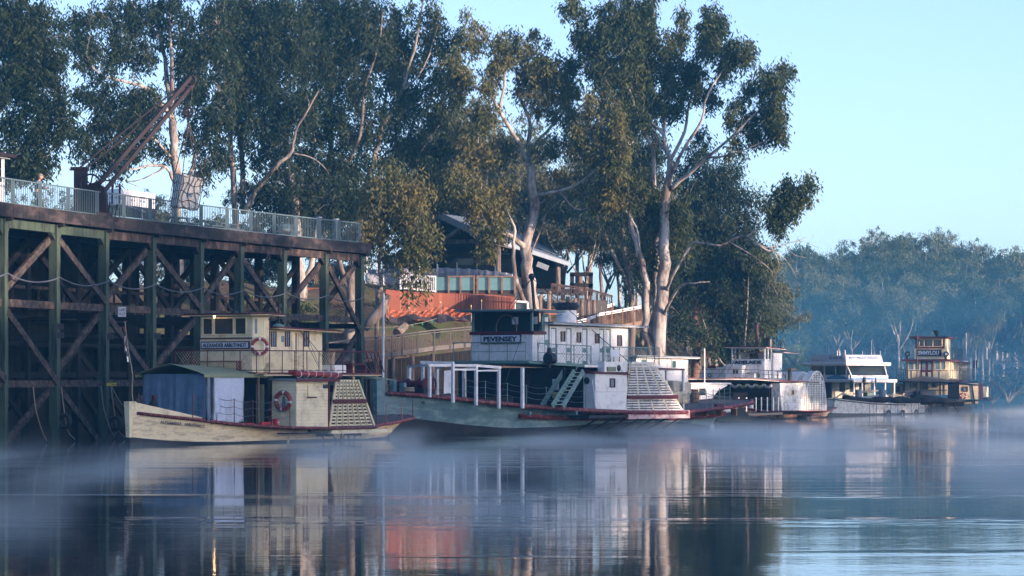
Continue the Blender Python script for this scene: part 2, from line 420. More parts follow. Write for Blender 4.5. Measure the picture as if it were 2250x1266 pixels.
def volume_box(name, x0, x1, y0, y1, z0, z1, col, dens, noise=None, aniso=0.2):
    o = part(name, MB().box(x0, x1, y0, y1, z0, z1), None, kind='stuff')
    m = bpy.data.materials.new(name + '_air'); m.use_nodes = True
    nt = m.node_tree; N, L = nt.nodes, nt.links
    for n_ in list(N): N.remove(n_)
    out = N.new('ShaderNodeOutputMaterial'); pv = N.new('ShaderNodeVolumePrincipled')
    pv.inputs['Color'].default_value = (*col, 1); pv.inputs['Density'].default_value = dens
    pv.inputs['Anisotropy'].default_value = aniso
    L.new(pv.outputs[0], out.inputs['Volume'])
    if noise:
        g = N.new('ShaderNodeNewGeometry'); mp = N.new('ShaderNodeMapping'); mp.inputs['Scale'].default_value = noise['stretch']
        L.new(g.outputs['Position'], mp.inputs[0])
        nz = N.new('ShaderNodeTexNoise'); nz.inputs['Scale'].default_value = noise['scale']; nz.inputs['Detail'].default_value = 5; nz.inputs['Distortion'].default_value = 0.8
        L.new(mp.outputs[0], nz.inputs['Vector'])
        mr = N.new('ShaderNodeMapRange'); mr.inputs['From Min'].default_value = noise['lo']; mr.inputs['From Max'].default_value = noise['hi']
        L.new(nz.outputs['Fac'], mr.inputs[0])
        sep = N.new('ShaderNodeSeparateXYZ'); L.new(g.outputs['Position'], sep.inputs[0])
        hz = N.new('ShaderNodeMapRange'); hz.inputs['From Min'].default_value = 0.0; hz.inputs['From Max'].default_value = z1
        hz.inputs['To Min'].default_value = 1.0; hz.inputs['To Max'].default_value = 0.0
        L.new(sep.outputs['Z'], hz.inputs[0])
        pw = N.new('ShaderNodeMath'); pw.operation = 'POWER'; L.new(hz.outputs[0], pw.inputs[0]); pw.inputs[1].default_value = 1.6
        # more mist further up the river and towards the open water
        fx = N.new('ShaderNodeMapRange'); fx.inputs['From Min'].default_value = noise['y0']; fx.inputs['From Max'].default_value = noise['y1']
        fx.inputs['To Min'].default_value = noise['near']; fx.inputs['To Max'].default_value = 1.0
        L.new(sep.outputs['Y'], fx.inputs[0])
        # thinner close to the moored boats, thicker over the open water
        def M2(op, a_, b_):
            q = N.new('ShaderNodeMath'); q.operation = op
            for k_, v_ in enumerate((a_, b_)):
                if isinstance(v_, (int, float)): q.inputs[k_].default_value = v_
                else: L.new(v_, q.inputs[k_])
            return q.outputs[0]
        yy = sep.outputs['Y']
        near_ = M2('MULTIPLY', M2('SUBTRACT', M2('MINIMUM', yy, 200.0), 148.0), 0.56)
        far_ = M2('MULTIPLY', M2('SUBTRACT', M2('MAXIMUM', yy, 200.0), 200.0), 0.27)
        rel = M2('SUBTRACT', sep.outputs['X'], M2('ADD', M2('ADD', near_, far_), -12.0))
        fw = N.new('ShaderNodeMapRange'); fw.inputs['From Min'].default_value = 0; fw.inputs['From Max'].default_value = 11
        fw.inputs['To Min'].default_value = noise.get('shore', 0.1); fw.inputs['To Max'].default_value = 1.0; L.new(rel, fw.inputs[0])
        m0 = N.new('ShaderNodeMath'); m0.operation = 'MULTIPLY'; L.new(fw.outputs[0], m0.inputs[0]); L.new(fx.outputs[0], m0.inputs[1])
        m1 = N.new('ShaderNodeMath'); m1.operation = 'MULTIPLY'; L.new(mr.outputs[0], m1.inputs[0]); L.new(pw.outputs[0], m1.inputs[1])
        m2 = N.new('ShaderNodeMath'); m2.operation = 'MULTIPLY'; L.new(m1.outputs[0], m2.inputs[0]); L.new(m0.outputs[0], m2.inputs[1])
        m3 = N.new('ShaderNodeMath'); m3.operation = 'MULTIPLY'; L.new(m2.outputs[0], m3.inputs[0]); m3.inputs[1].default_value = dens
        L.new(m3.outputs[0], pv.inputs['Density'])
    o.data.materials.append(m); return o
HAZE = True
if HAZE:
    volume_box('haze', -640, 760, -200, 1060, -4.0, 48.0, (0.16, 0.60, 0.95), 0.0004)
    volume_box('mist', -60, 84, 60, 300, 0.03, 0.95, (0.90, 1.0, 1.0), 0.16,
               dict(stretch=(1.0, 0.14, 1.6), scale=0.13, lo=0.45, hi=0.64, y0=70, y1=230, near=0.35), aniso=0.0)
    volume_box('mist', -20, 120, 300.5, 410, 0.03, 22.0, (0.22, 0.66, 1.0), 0.010,
               dict(stretch=(1.0, 1.0, 2.2), scale=0.05, lo=0.25, hi=0.70, y0=280, y1=360, near=0.5, shore=1.0), aniso=0.0)
# ------------------------------------------------------------------ trees
def leaves_mesh(name, C, sig, per, size, m, seed, droop=0.85, asp=0.15):
    """C: clump centres (n,3); sig: spread (3,) ; per: leaves per clump; each leaf a narrow four-cornered blade hanging mostly down"""
    g = np.random.default_rng(seed)
    C = np.asarray(C, float)
    n = len(C) * per
    scale = np.repeat(g.uniform(0.55, 1.35, len(C)), per)[:, None]
    base = np.repeat(C, per, 0)
    off = g.normal(0, 1, (n, 3)) * np.array(sig) * scale
    off[:, 2] -= np.abs(g.normal(0, 1, n)) * sig[2] * 0.5
    p = base + off
    d = g.normal(0, 1, (n, 3)); d /= np.linalg.norm(d, axis=1)[:, None]
    d[:, 2] = d[:, 2] * (1 - droop) - droop
    d /= np.linalg.norm(d, axis=1)[:, None]
    w = np.cross(d, g.normal(0, 1, (n, 3))); w /= np.linalg.norm(w, axis=1)[:, None] + 1e-9
    L_ = size * g.uniform(0.6, 1.4, n)[:, None]
    w = w * L_ * asp * g.uniform(0.7, 1.3, n)[:, None]
    d = d * L_
    V = np.empty((n, 4, 3)); V[:, 0] = p; V[:, 1] = p + d * 0.45 + w; V[:, 2] = p + d; V[:, 3] = p + d * 0.45 - w
    me = bpy.data.meshes.new(name); me.vertices.add(n * 4); me.vertices.foreach_set('co', V.astype(np.float32).ravel())
    me.loops.add(n * 4); me.loops.foreach_set('vertex_index', np.arange(n * 4, dtype=np.int32))
    me.polygons.add(n); me.polygons.foreach_set('loop_start', np.arange(0, n * 4, 4, dtype=np.int32))
    me.update(calc_edges=True); me.materials.append(m); return me

def smooth_line(P, k=3):
    """Catmull-Rom through the points"""
    P = [Vector(p) for p in P]
    if len(P) < 3: return P
    Q = [P[0] * 2 - P[1]] + P + [P[-1] * 2 - P[-2]]; out = []
    for i in range(1, len(Q) - 2):
        a_, b_, c_, d_ = Q[i - 1], Q[i], Q[i + 1], Q[i + 2]
        for j in range(k):
            t = j / k
            out.append(0.5 * ((2 * b_) + (c_ - a_) * t + (2 * a_ - 5 * b_ + 4 * c_ - d_) * t * t + (3 * b_ - a_ - 3 * c_ + d_) * t ** 3))
    out.append(P[-1]); return out

def build_tree(root, limbs, blobs, leafm, barkm, seed, clump=0.5, per=60, leaf=0.31, dense=1.5, auto=0.5, auto_r=1.1, auto_n=5, twig=0.02, sigz=1.35, droop=0.85, twigs=True, sides=7, bare=0.25):
    """limbs: (points in local metres, r0, r1, leafy_from); blobs: (centre, radii, clumps)"""
    R = random.Random(seed)
    tb = MB(); wood = []; clumps = []
    for pts, r0, r1, lf in limbs:
        sp = smooth_line(pts, 3)
        sp = [p + Vector((R.uniform(-1, 1), R.uniform(-1, 1), R.uniform(-.5, .5))) * min(0.12, r0 * 0.35) if 0 < i < len(sp) - 1 else p for i, p in enumerate(sp)]
        n = len(sp)
        rs = [r0 + (r1 - r0) * (i / (n - 1)) ** 0.8 for i in range(n)]
        tb.tube(sp, rs, sides if r0 > 0.08 else 5)
        wood += [(p, rs[i]) for i, p in enumerate(sp) if i > n * 0.3]
        if lf < 1:
            for i in range(int(n * lf), n):
                for _ in range(auto_n if R.random() < auto else 0):
                    d = Vector((R.gauss(0, 1), R.gauss(0, 1), R.gauss(0.25, 0.8)))
                    d = d.normalized() * auto_r * R.uniform(0.35, 1.3)
                    blobs = blobs + [(sp[i] + d, (auto_r * 0.45,) * 3, 3)]
    wp = np.array([tuple(p) for p, r in wood]) if wood else np.zeros((1, 3))
    for c, rad, n in blobs:
        n = int(n * dense); c = Vector(c)
        dd = wp - np.array(tuple(c)); dist = np.sqrt((dd ** 2).sum(1)) + np.maximum(0, dd[:, 2]) * 1.2
        k = int(dist.argmin()); a0 = Vector(wp[k]); L = (c - a0).length
        if twigs and L > 0.3:
            r0 = min(wood[k][1] * 0.7, 0.02 + 0.012 * L)
            mid = a0.lerp(c, 0.5) + Vector((R.gauss(0, .1), R.gauss(0, .1), R.gauss(0, .08) + 0.06)) * L
            tb.tube([a0, a0.lerp(mid, .5) + Vector((R.gauss(0, .04), R.gauss(0, .04), 0)) * L, mid, mid.lerp(c, 0.5) + Vector((0, 0, 0.04 * L)), c], [r0, r0 * .8, r0 * .6, r0 * .45, r0 * .3], 4, cap=False)
        for _ in range(n):
            q = Vector((R.gauss(0, .52), R.gauss(0, .52), R.gauss(0, .56)))
            if q.length > 1.25: q *= 1.25 / q.length
            q = c + Vector((q.x * rad[0], q.y * rad[1], q.z * rad[2]))
            if twigs and R.random() < 0.45:
                m_ = c.lerp(q, 0.5) + Vector((R.gauss(0, .1), R.gauss(0, .1), 0.12)) * (q - c).length
                e_ = q + (q - c) * R.uniform(0.0, bare)
                tb.tube([c, m_, e_], [twig, twig * .7, twig * .35], 3, cap=False)
            if R.random() > 0.08: clumps.append(tuple(q))
    trunk = part('trunk', tb, barkm, root, smooth=True)
    if clumps:
        me = leaves_mesh('crown', clumps, (clump * .62, clump * .62, clump * .62 * sigz), int(per * .95), leaf, leafm, seed, droop)
        cr = bpy.data.objects.new('crown', me); COL.objects.link(cr); cr.parent = root; cr['kind'] = 'stuff'
    return root

def px_tree(label, D, base, limbs, blobs, leafm, barkm, seed, cat='tree', group=None, name='gum_tree', **kw):
    """limbs: ([(px, py, metres behind D)], r0, r1, leafy_from), blobs: (px, py, dd, rx_px, ry_px, rdepth_m, clumps)"""
    b = at(base[0], base[1], D); b.z = min(b.z, gz(b.x, b.y)) - 0.2
    root = thing(name, label, cat, b, 0, group)
    def loc(px, py, dd=0.0): return at(px, py, D + dd) - b
    k = D / FPX
    L = []
    for pts, r0, r1, lf in limbs:
        P = [loc(*p) for p in pts]
        if abs(pts[0][0] - base[0]) < 3 and abs(pts[0][1] - base[1]) < 3: P[0] = Vector((0, 0, 0))
        L.append((P, r0, r1, lf))
    B = [(loc(p[0], p[1], p[2]), (p[3] * k, p[5], p[4] * k), p[6]) for p in blobs]
    return build_tree(root, L, B, leafm, barkm, seed, **kw)

# the pale gum in front of the pavilion
px_tree('pale gum with bare white forking trunk in front of the pavilion roof', 226, (1176, 705), [
    ([(1176, 705), (1166, 640, 0), (1160, 585, 0), (1158, 531), (1172, 470), (1169, 409), (1164, 365)], 0.50, 0.30, 1),
    ([(1164, 365), (1153, 343), (1131, 298, -1), (1097, 243, -2), (1075, 210, -2.5), (1037, 188, -3), (1009, 160, -3), (994, 125, -3)], 0.22, 0.03, 0.6),
    ([(1097, 243, -2), (1108, 166, -1), (1081, 110, 0), (1042, 50, 0)], 0.12, 0.03, 0.4),
    ([(1164, 365), (1161, 310, 1), (1164, 260, 1), (1142, 210, 2), (1153, 177, 2), (1120, 138, 2), (1108, 66, 2)], 0.20, 0.03, 0.5),
    ([(1164, 260, 1), (1185, 190, 1), (1180, 120, 0), (1178, 92, 0)], 0.10, 0.02, 0.3),
    ([(1164, 340, 0), (1175, 315), (1214, 276, 1), (1241, 238, 2), (1225, 205, 2), (1203, 144, 2)], 0.17, 0.03, 0.5),
    ([(1241, 238, 2), (1262, 190, 2), (1245, 140, 2)], 0.08, 0.02, 0.3),
    ([(1164, 365), (1190, 352), (1219, 343, -1), (1263, 321, -2), (1290, 285, -3)], 0.12, 0.02, 0.5),
    ([(1170, 431), (1208, 423, -1), (1263, 409, -2), (1313, 370, -3), (1374, 326, -4), (1392, 310, -4)], 0.16, 0.02, 0.55),
    ([(1230, 420, -1), (1263, 459, -2), (1302, 453, -3), (1341, 431, -3), (1366, 438, -3)], 0.08, 0.015, 0.6),
    ([(1176, 705), (1147, 652, -1), (1131, 603, -1), (1128, 547, -1), (1131, 509, -1), (1122, 480, -1)], 0.22, 0.09, 1),
    ([(1153, 545, 0), (1125, 520, -1), (1097, 509, -1), (1053, 481, -2), (1020, 431, -2), (990, 375, -3)], 0.24, 0.06, 0.7),
    ([(1165, 560, 0), (1190, 500, 0), (1200, 470, 0), (1232, 440, 0)], 0.07, 0.02, 1),
], [
    (1040, 90, 0, 30, 32, 1.0, 20), (1108, 100, 0, 34, 26, 1.0, 22), (1080, 160, 0, 30, 26, 1.0, 16), (1165, 125, 0, 28, 26, 1.0, 18),
    (1205, 150, 0, 34, 30, 1.2, 26), (1245, 195, 1, 24, 32, 1.0, 20), (1190, 210, 1, 40, 34, 1.4, 26), (1255, 260, 0, 22, 24, 1, 14),
    (1010, 165, -2, 24, 24, 1.0, 14), (1000, 130, -3, 16, 22, 1.0, 10), (1060, 250, -2, 40, 32, 1.3, 26), (1030, 290, -1, 36, 28, 1.3, 22),
    (1110, 320, 1, 34, 30, 1.2, 20), (1215, 320, -1, 40, 26, 1.2, 20), (1285, 250, -2, 22, 30, 1.0, 14),
    (1320, 330, -3, 34, 40, 1.0, 30), (1345, 265, -3, 28, 34, 1.0, 24), (1370, 300, -4, 18, 26, 1.0, 12), (1305, 225, -3, 20, 20, 1.0, 9), (1350, 375, -4, 22, 20, 0.8, 12), (1310, 440, -3, 20, 14, .8, 7),
    (1010, 390, -2, 36, 34, 1.4, 22), (1050, 440, -2, 40, 48, 1.4, 44), (1085, 490, -1, 34, 42, 1.2, 34), (1110, 430, 0, 28, 36, 1.0, 20), (1075, 540, -1, 24, 24, 1, 12),
    (1060, 350, 0, 40, 30, 1.5, 24), (1230, 380, 1, 30, 20, 1.2, 10), (1200, 440, 3, 24, 30, 1.2, 10),
], LEAFG, BARKP, 11, per=46, clump=0.36, auto=0.5, auto_n=3, auto_r=0.8)

# the tall many-limbed gum on the bank above the boats
px_tree('tallest gum with many long pale limbs and a bare branch reaching over the river', 224, (1444, 785), [
    ([(1444, 785), (1453, 682), (1459, 581), (1462, 480), (1468, 404), (1472, 354)], 0.56, 0.24, 1),
    ([(1430, 780), (1418, 700), (1421, 620, -1), (1405, 556, -1), (1385, 480, 0), (1372, 400, 0), (1366, 330, 0)], 0.34, 0.12, 1),
    ([(1440, 770, 1), (1438, 690, 1), (1440, 600, 1), (1445, 500, 1), (1440, 420, 1), (1432, 330, 1), (1400, 260, 0), (1380, 190, 0)], 0.30, 0.08, .8),
    ([(1472, 354), (1459, 297), (1468, 221, 1), (1478, 126, 1), (1497, 10, 1)], 0.17, 0.03, 0.45),
    ([(1472, 354), (1503, 290, 1), (1516, 221, 2), (1545, 126, 2), (1560, 30, 2)], 0.15, 0.03, 0.45),
    ([(1470, 392), (1503, 328, -1), (1541, 265, -2), (1554, 208, -2), (1600, 140, -2), (1645, 100, -2)], 0.15, 0.03, 0.5),
    ([(1466, 420), (1510, 385, -1), (1554, 347, -2), (1604, 303, -3), (1655, 253, -3), (1699, 215, -3), (1724, 152, -3)], 0.17, 0.025, 0.55),
    ([(1554, 347, -2), (1604, 341, -3), (1667, 316, -4), (1724, 294, -4)], 0.09, 0.02, 0.45),
    ([(1655, 253, -3), (1690, 260, -3), (1716, 240, -3)], 0.05, 0.015, 0.4),
    ([(1459, 297), (1421, 253, 1), (1415, 177, 1), (1408, 63, 1), (1421, -20, 1)], 0.13, 0.03, 0.4),
    ([(1462, 330), (1440, 300, 1), (1389, 196, 1), (1326, 152, 1), (1275, 82, 1), (1257, 10, 1)], 0.13, 0.02, 0.5),
    ([(1389, 196, 1), (1370, 120, 1), (1350, 40, 1), (1340, -20, 1)], 0.10, 0.02, 0.3),
    ([(1464, 640), (1478, 606, -2), (1516, 540, -3), (1541, 534, -4), (1585, 540, -5), (1630, 518, -5), (1680, 543, -6), (1724, 537, -6), (1787, 518, -6)], 0.14, 0.015, 1.0),
    ([(1660, 535, -6), (1699, 550, -6), (1718, 480, -6), (1740, 440, -6), (1762, 405, -6)], 0.07, 0.012, 0.55),
    ([(1640, 520, -6), (1670, 500, -6), (1700, 478, -6), (1712, 440, -6), (1735, 415, -6)], 0.06, 0.012, 0.5), ([(1600, 530, -5), (1650, 560, -6), (1690, 590, -6), (1700, 612, -6)], 0.05, 0.01, 1),
    ([(1740, 440, -6), (1768, 455, -6), (1790, 450, -6)], 0.03, 0.008, 1), ([(1724, 537, -6), (1760, 530, -6), (1800, 545, -6)], 0.03, 0.008, 1), ([(1699, 550, -6), (1712, 580, -6), (1705, 605, -6)], 0.03, 0.008, 1),
    ([(1690, 545, -6), (1725, 570, -6), (1745, 600, -6), (1752, 612, -6)], 0.04, 0.01, 1),
    ([(1724, 537, -6), (1745, 560, -6), (1770, 566, -6)], 0.03, 0.008, 1),
    ([(1455, 700), (1491, 632, -2), (1528, 622, -3), (1560, 619, -3)], 0.13, 0.02, 0.9),
    ([(1405, 556, -1), (1398, 500, -1), (1350, 430, -1), (1310, 380, -1)], 0.10, 0.03, 0.6),
], [
    (1275, 75, 1, 16, 50, .8, 20), (1300, 110, 1, 28, 50, 1.2, 36), (1340, 70, 1, 34, 60, 1.4, 50), (1370, 30, 1, 26, 40, 1.2, 30), (1400, 90, 1, 34, 70, 1.6, 56),
    (1330, 160, 1, 30, 34, 1.2, 30), (1375, 170, 1, 34, 50, 1.6, 44), (1425, 60, 1, 18, 50, 1, 22), (1420, 150, 1, 20, 40, 1.0, 24),
    (1470, 130, 1, 26, 50, 1.2, 36), (1500, 60, 1, 14, 36, 1.0, 16), (1515, 170, 2, 24, 40, 1.2, 30), (1550, 90, 2, 26, 44, 1.2, 34), (1575, 60, 2, 22, 40, 1, 22), (1600, 130, 0, 30, 34, 1.2, 26),
    (1640, 120, -2, 24, 26, 1.0, 16), (1680, 175, -3, 26, 26, 1, 16), (1712, 190, -3, 18, 34, 1, 18), (1650, 200, -2, 26, 24, 1, 12), (1620, 240, -2, 26, 26, 1, 12), (1690, 265, -3, 20, 20, 1, 12), (1700, 240, -3, 16, 22, .8, 9),
    (1660, 300, -3, 40, 20, 1, 18), (1715, 285, -4, 12, 16, .8, 5), (1555, 210, 0, 24, 26, 1, 14), (1540, 300, 0, 20, 20, 1, 8),
    (1440, 230, 1, 20, 30, 1, 14), (1365, 260, 1, 26, 40, 1.4, 26), (1490, 230, 1, 16, 26, 1, 10), (1330, 220, 0, 20, 26, 1, 12),
    (1755, 412, -6, 26, 28, 1, 5), (1730, 450, -6, 28, 28, 1, 5), (1768, 440, -6, 18, 20, .7, 3), (1700, 480, -6, 24, 24, 1, 4), (1700, 475, -6, 16, 16, .7, 7), (1715, 500, -6, 14, 14, .6, 5),
    (1400, 420, 0, 36, 44, 1.6, 30), (1350, 400, 0, 34, 44, 1.6, 30), (1440, 470, 1, 34, 60, 1.6, 40), (1490, 480, 2, 34, 70, 1.6, 44), (1430, 560, 1, 36, 50, 1.6, 26),
], LEAFM, BARKP, 12, per=52, clump=0.36, auto=0.45, auto_n=3, auto_r=0.8, bare=0.7)

# weeping dark mass beside it
px_tree('weeping dark green gum with two reddish stems right of the tallest gum', 262, (1527, 760), [
    ([(1527, 760), (1530, 700), (1532, 640), (1545, 560, 1), (1560, 470, 1), (1570, 410, 1)], 0.42, 0.10, 1),
    ([(1560, 765, 1), (1568, 700, 1), (1580, 640, 1), (1600, 560, 1), (1630, 480, 1)], 0.30, 0.08, 1),
], [
    (1550, 400, 0, 50, 40, 2.0, 40), (1600, 400, 0, 44, 40, 2.0, 34), (1520, 470, 0, 44, 50, 2, 44), (1580, 480, 0, 54, 50, 2, 60), (1640, 470, 0, 36, 50, 1.6, 36),
    (1530, 560, 0, 44, 60, 2, 56), (1590, 580, 0, 54, 70, 2, 80), (1645, 580, 0, 34, 70, 1.6, 52), (1600, 660, 0, 54, 60, 2, 64), (1650, 680, 0, 24, 60, 1.2, 32), (1560, 620, 0, 40, 40, 2, 34),
    (1630, 740, 0, 34, 44, 1.6, 30), (1590, 740, 2, 30, 40, 1.6, 20), (1500, 640, 2, 30, 50, 1.6, 26), (1670, 600, 0, 14, 60, 1, 16), (1540, 340, 0, 30, 30, 1.5, 16), (1500, 400, 2, 30, 50, 1.5, 24),
], LEAFD, mat('reddish_bark', (0.24, 0.12, 0.08), 0.9, 0.3, 1.5, 0.02, 10, col2=(0.12, 0.09, 0.08), amt=0.5, stretch=(2, 2, 0.5)), 13, per=70, clump=0.42, sigz=1.7, droop=0.85)
px_tree('dark dense gum behind the left side of the tallest gum', 256, (1390, 740), [
    ([(1390, 740), (1385, 640), (1370, 520), (1360, 420), (1350, 320)], 0.35, 0.1, 1),
    ([(1385, 640), (1340, 540), (1310, 450), (1290, 360)], 0.2, 0.06, 1),
    ([(1385, 600), (1410, 500), (1420, 400), (1425, 300)], 0.2, 0.06, 1),
], [
    (1310, 360, 0, 44, 40, 2, 40), (1360, 380, 0, 50, 50, 2, 50), (1410, 400, 0, 50, 60, 2, 56), (1300, 440, 0, 40, 44, 2, 36), (1350, 470, 0, 44, 50, 2, 40), (1410, 500, 0, 44, 60, 2, 44),
    (1340, 310, 0, 44, 40, 2, 34), (1390, 310, 0, 44, 44, 2, 36), (1440, 330, 0, 30, 50, 2, 26), (1480, 560, 0, 40, 60, 2, 34), (1450, 620, 0, 40, 50, 2, 26), (1270, 300, 0, 24, 30, 2, 12), (1395, 600, 0, 34, 50, 2, 18),
    (1500, 700, 2, 40, 50, 2, 20), (1400, 240, 0, 44, 50, 2, 30),
], LEAFD, BARKD, 14, per=60, clump=0.45, sigz=1.4)

# left: big spreading gum behind the crane
px_tree('big spreading gum with open pale limbs behind the crane', 214, (392, 470), [
    ([(392, 470), (387, 417), (383, 341), (379, 265)], 0.36, 0.27, 1),
    ([(379, 265), (364, 152, 1), (353, 83, 1), (334, -10, 1)], 0.2, 0.08, 0.6),
    ([(379, 265), (378, 170, 0), (375, 87), (372, -20)], 0.18, 0.08, 0.6),
    ([(379, 262), (326, 197, -1), (265, 178, -2), (212, 159, -3), (167, 106, -3), (152, 80, -3)], 0.17, 0.02, 0.45),
    ([(326, 197, -1), (290, 165, 0), (311, 133, 0), (243, 137, 0), (205, 130, 0)], 0.07, 0.015, 0.5),
    ([(353, 83, 1), (315, 45, 0), (265, 15, 0), (235, -20, 0)], 0.12, 0.03, 0.4),
    ([(212, 159, -3), (190, 120, -3), (200, 60, -3), (180, 20, -3)], 0.05, 0.012, 0.3),
    ([(385, 420), (383, 400), (364, 368, -1), (326, 364, -2), (288, 373, -3), (250, 355, -3), (200, 330, -3)], 0.16, 0.02, 0.55),
    ([(383, 353), (330, 296, -1), (290, 260, -2), (240, 240, -2)], 0.12, 0.02, 0.4),
    ([(392, 440), (417, 383, 1), (436, 330, 1), (466, 273, 2), (480, 200, 2), (490, 120, 2)], 0.2, 0.05, 0.5),
    ([(436, 330, 1), (410, 250, 1), (420, 170, 1), (440, 80, 1)], 0.1, 0.03, 0.4),
    ([(364, 368, -1), (310, 395, -2), (280, 400, -2), (320, 415, -2)], 0.06, 0.02, 1),
], [
    (180, 50, -2, 34, 34, 1.2, 22), (230, 40, -1, 40, 36, 1.2, 32), (290, 60, 0, 44, 44, 1.4, 38), (200, 110, -2, 36, 26, 1.2, 18), (260, 110, -1, 34, 28, 1, 20), (320, 120, 0, 30, 34, 1, 16),
    (340, 20, 0, 44, 30, 1.4, 26), (400, 40, 0, 44, 50, 1.6, 40), (440, 110, 1, 44, 60, 1.6, 60), (430, 200, 1, 44, 50, 1.6, 50), (480, 60, 1, 44, 60, 1.6, 50), (400, 130, 1, 26, 50, 1.2, 22), (480, 250, 1, 40, 60, 1.6, 44),
    (180, 200, -3, 26, 26, 1, 16), (230, 215, -2, 30, 24, 1, 18), (290, 215, -2, 40, 30, 1.2, 34), (330, 230, -1, 34, 34, 1.2, 30), (250, 270, -2, 50, 34, 1.4, 44), (310, 280, -1, 50, 36, 1.4, 40), (200, 290, -2, 34, 30, 1.2, 22),
    (180, 320, -3, 36, 26, 1.2, 18), (250, 330, -2, 40, 26, 1.2, 22), (340, 330, 0, 40, 26, 1.2, 14), (420, 300, 1, 34, 34, 1.2, 24), (470, 350, 1, 36, 40, 1.4, 26), (150, 290, -3, 20, 26, 1, 9), (440, 390, 2, 30, 26, 1, 9), (300, 345, 0, 30, 16, 1, 8),
], LEAFD, BARKP, 15, dense=1.15, per=46, clump=0.36, auto=0.5, auto_n=3, auto_r=0.8)
# far left top crown
px_tree('dark gum crown leaning in at the far left above the kiosk', 196, (-45, 500), [
    ([(-45, 500), (-40, 380), (-30, 300), (-20, 200)], 0.35, 0.2, 1),
    ([(-30, 300), (5, 230, 0), (30, 170, 0), (60, 90, 0), (70, 10, 0)], 0.14, 0.03, 0.4),
    ([(-30, 330), (20, 300), (60, 275), (110, 262), (135, 250)], 0.08, 0.012, 0.5),
    ([(5, 230, 0), (60, 215, 0), (100, 190, 0), (130, 150, 0)], 0.07, 0.012, 0.4),
    ([(-30, 200), (0, 120), (20, 40), (20, -30)], 0.14, 0.05, 0.4),
    ([(-40, 400), (20, 390), (60, 360), (110, 340)], 0.06, 0.015, 0.4),
], [
    (20, 20, 0, 50, 40, 1.5, 44), (80, 40, 0, 44, 44, 1.3, 44), (30, 90, 0, 50, 40, 1.5, 50), (95, 90, 0, 40, 34, 1.2, 34), (125, 130, 0, 24, 26, 1, 16), (40, 150, 0, 50, 34, 1.5, 36), (100, 160, 0, 36, 26, 1.2, 22),
    (20, 200, 0, 40, 34, 1.3, 24), (80, 220, 0, 34, 22, 1, 14), (118, 235, 0, 22, 20, .8, 10), (20, 270, 0, 36, 30, 1.3, 22), (80, 290, 0, 36, 30, 1.2, 24), (120, 300, 0, 20, 26, 1, 12), (30, 330, 0, 40, 30, 1.3, 26), (90, 345, 0, 40, 24, 1.2, 22), (10, 370, 0, 30, 24, 1.2, 16), (60, 375, 0, 40, 18, 1.2, 16),
], LEAFD, BARKD, 16, dense=1.25, per=50, clump=0.34)
# dark wall of gums in the middle left
px_tree('dense dark gum with two thin upright trunks left of the leaning pale limb', 222, (528, 470), [
    ([(528, 470), (512, 383), (504, 288), (500, 180), (520, 60), (530, -30)], 0.26, 0.08, 1),
    ([(535, 470, 1), (531, 341, 1), (527, 258, 1), (545, 160, 1), (570, 60, 1), (575, -30, 1)], 0.22, 0.07, 1),
    ([(538, 465, -1), (569, 409, -1), (607, 364, -2), (641, 337, -2), (645, 303, -2), (667, 258, -2), (700, 200, -2)], 0.22, 0.05, 1),
    ([(641, 337, -2), (680, 345, -2), (710, 365, -2), (730, 395, -2)], 0.08, 0.02, 1),
], [
    (500, 30, 0, 50, 50, 2, 60), (560, 30, 0, 50, 50, 2, 66), (620, 30, 0, 50, 50, 2, 66), (520, 110, 0, 54, 50, 2, 70), (590, 110, 0, 54, 50, 2, 76), (650, 110, 0, 44, 50, 2, 60),
    (540, 190, 0, 54, 50, 2, 60), (610, 190, 0, 54, 50, 2, 66), (560, 270, 0, 50, 44, 2, 44), (620, 280, 0, 44, 44, 2, 40), (500, 230, 1, 30, 44, 2, 26), (580, 340, 1, 44, 34, 1.6, 26), (490, 330, 1, 30, 30, 1.6, 14),
    (660, 220, 0, 40, 44, 2, 40), (560, 420, 1, 34, 30, 1.6, 16), (620, 400, 1, 44, 44, 1.6, 36), (620, 460, 1, 60, 34, 1.6, 40),
], LEAFD, BARKM, 17, dense=1.2, per=62, clump=0.42, sigz=1.5)
px_tree('broad dark gum with upright dark limbs filling the sky left of the open gum', 226, (660, 490), [
    ([(660, 490), (652, 417), (630, 349), (611, 265), (595, 228), (600, 120)], 0.28, 0.08, 1),
    ([(720, 490, 1), (728, 400, 1), (724, 235, 1), (736, 152, 1), (740, 0, 1), (742, -40, 1)], 0.24, 0.1, 1),
    ([(700, 490), (745, 400, 0), (790, 300, -1), (800, 200, -1), (830, 100, -1), (840, 20, -1)], 0.2, 0.05, 1),
    ([(650, 480), (680, 390), (690, 300), (672, 200), (690, 80)], 0.16, 0.05, 1),
], [
    (690, 30, 0, 50, 50, 2, 60), (750, 30, 0, 50, 50, 2, 60), (810, 40, 0, 44, 54, 2, 54), (700, 110, 0, 54, 50, 2, 66), (770, 110, 0, 54, 50, 2, 64), (830, 100, 0, 34, 44, 1.6, 34), (720, 190, 0, 54, 50, 2, 56),
    (790, 190, 0, 44, 50, 2, 44), (690, 270, 0, 44, 44, 2, 40), (750, 280, 0, 50, 44, 2, 44), (810, 270, 0, 34, 44, 1.6, 26), (660, 350, 0, 40, 34, 1.6, 26), (720, 360, 0, 44, 40, 1.6, 34), (770, 370, 0, 44, 40, 1.6, 34),
    (690, 430, 0, 50, 34, 1.6, 40), (750, 440, 0, 50, 34, 1.6, 40), (660, 470, 1, 50, 24, 1.6, 26), (730, 480, 1, 50, 20, 1.6, 22),
], LEAFD, BARKD, 18, dense=1.2, per=62, clump=0.42, sigz=1.5)
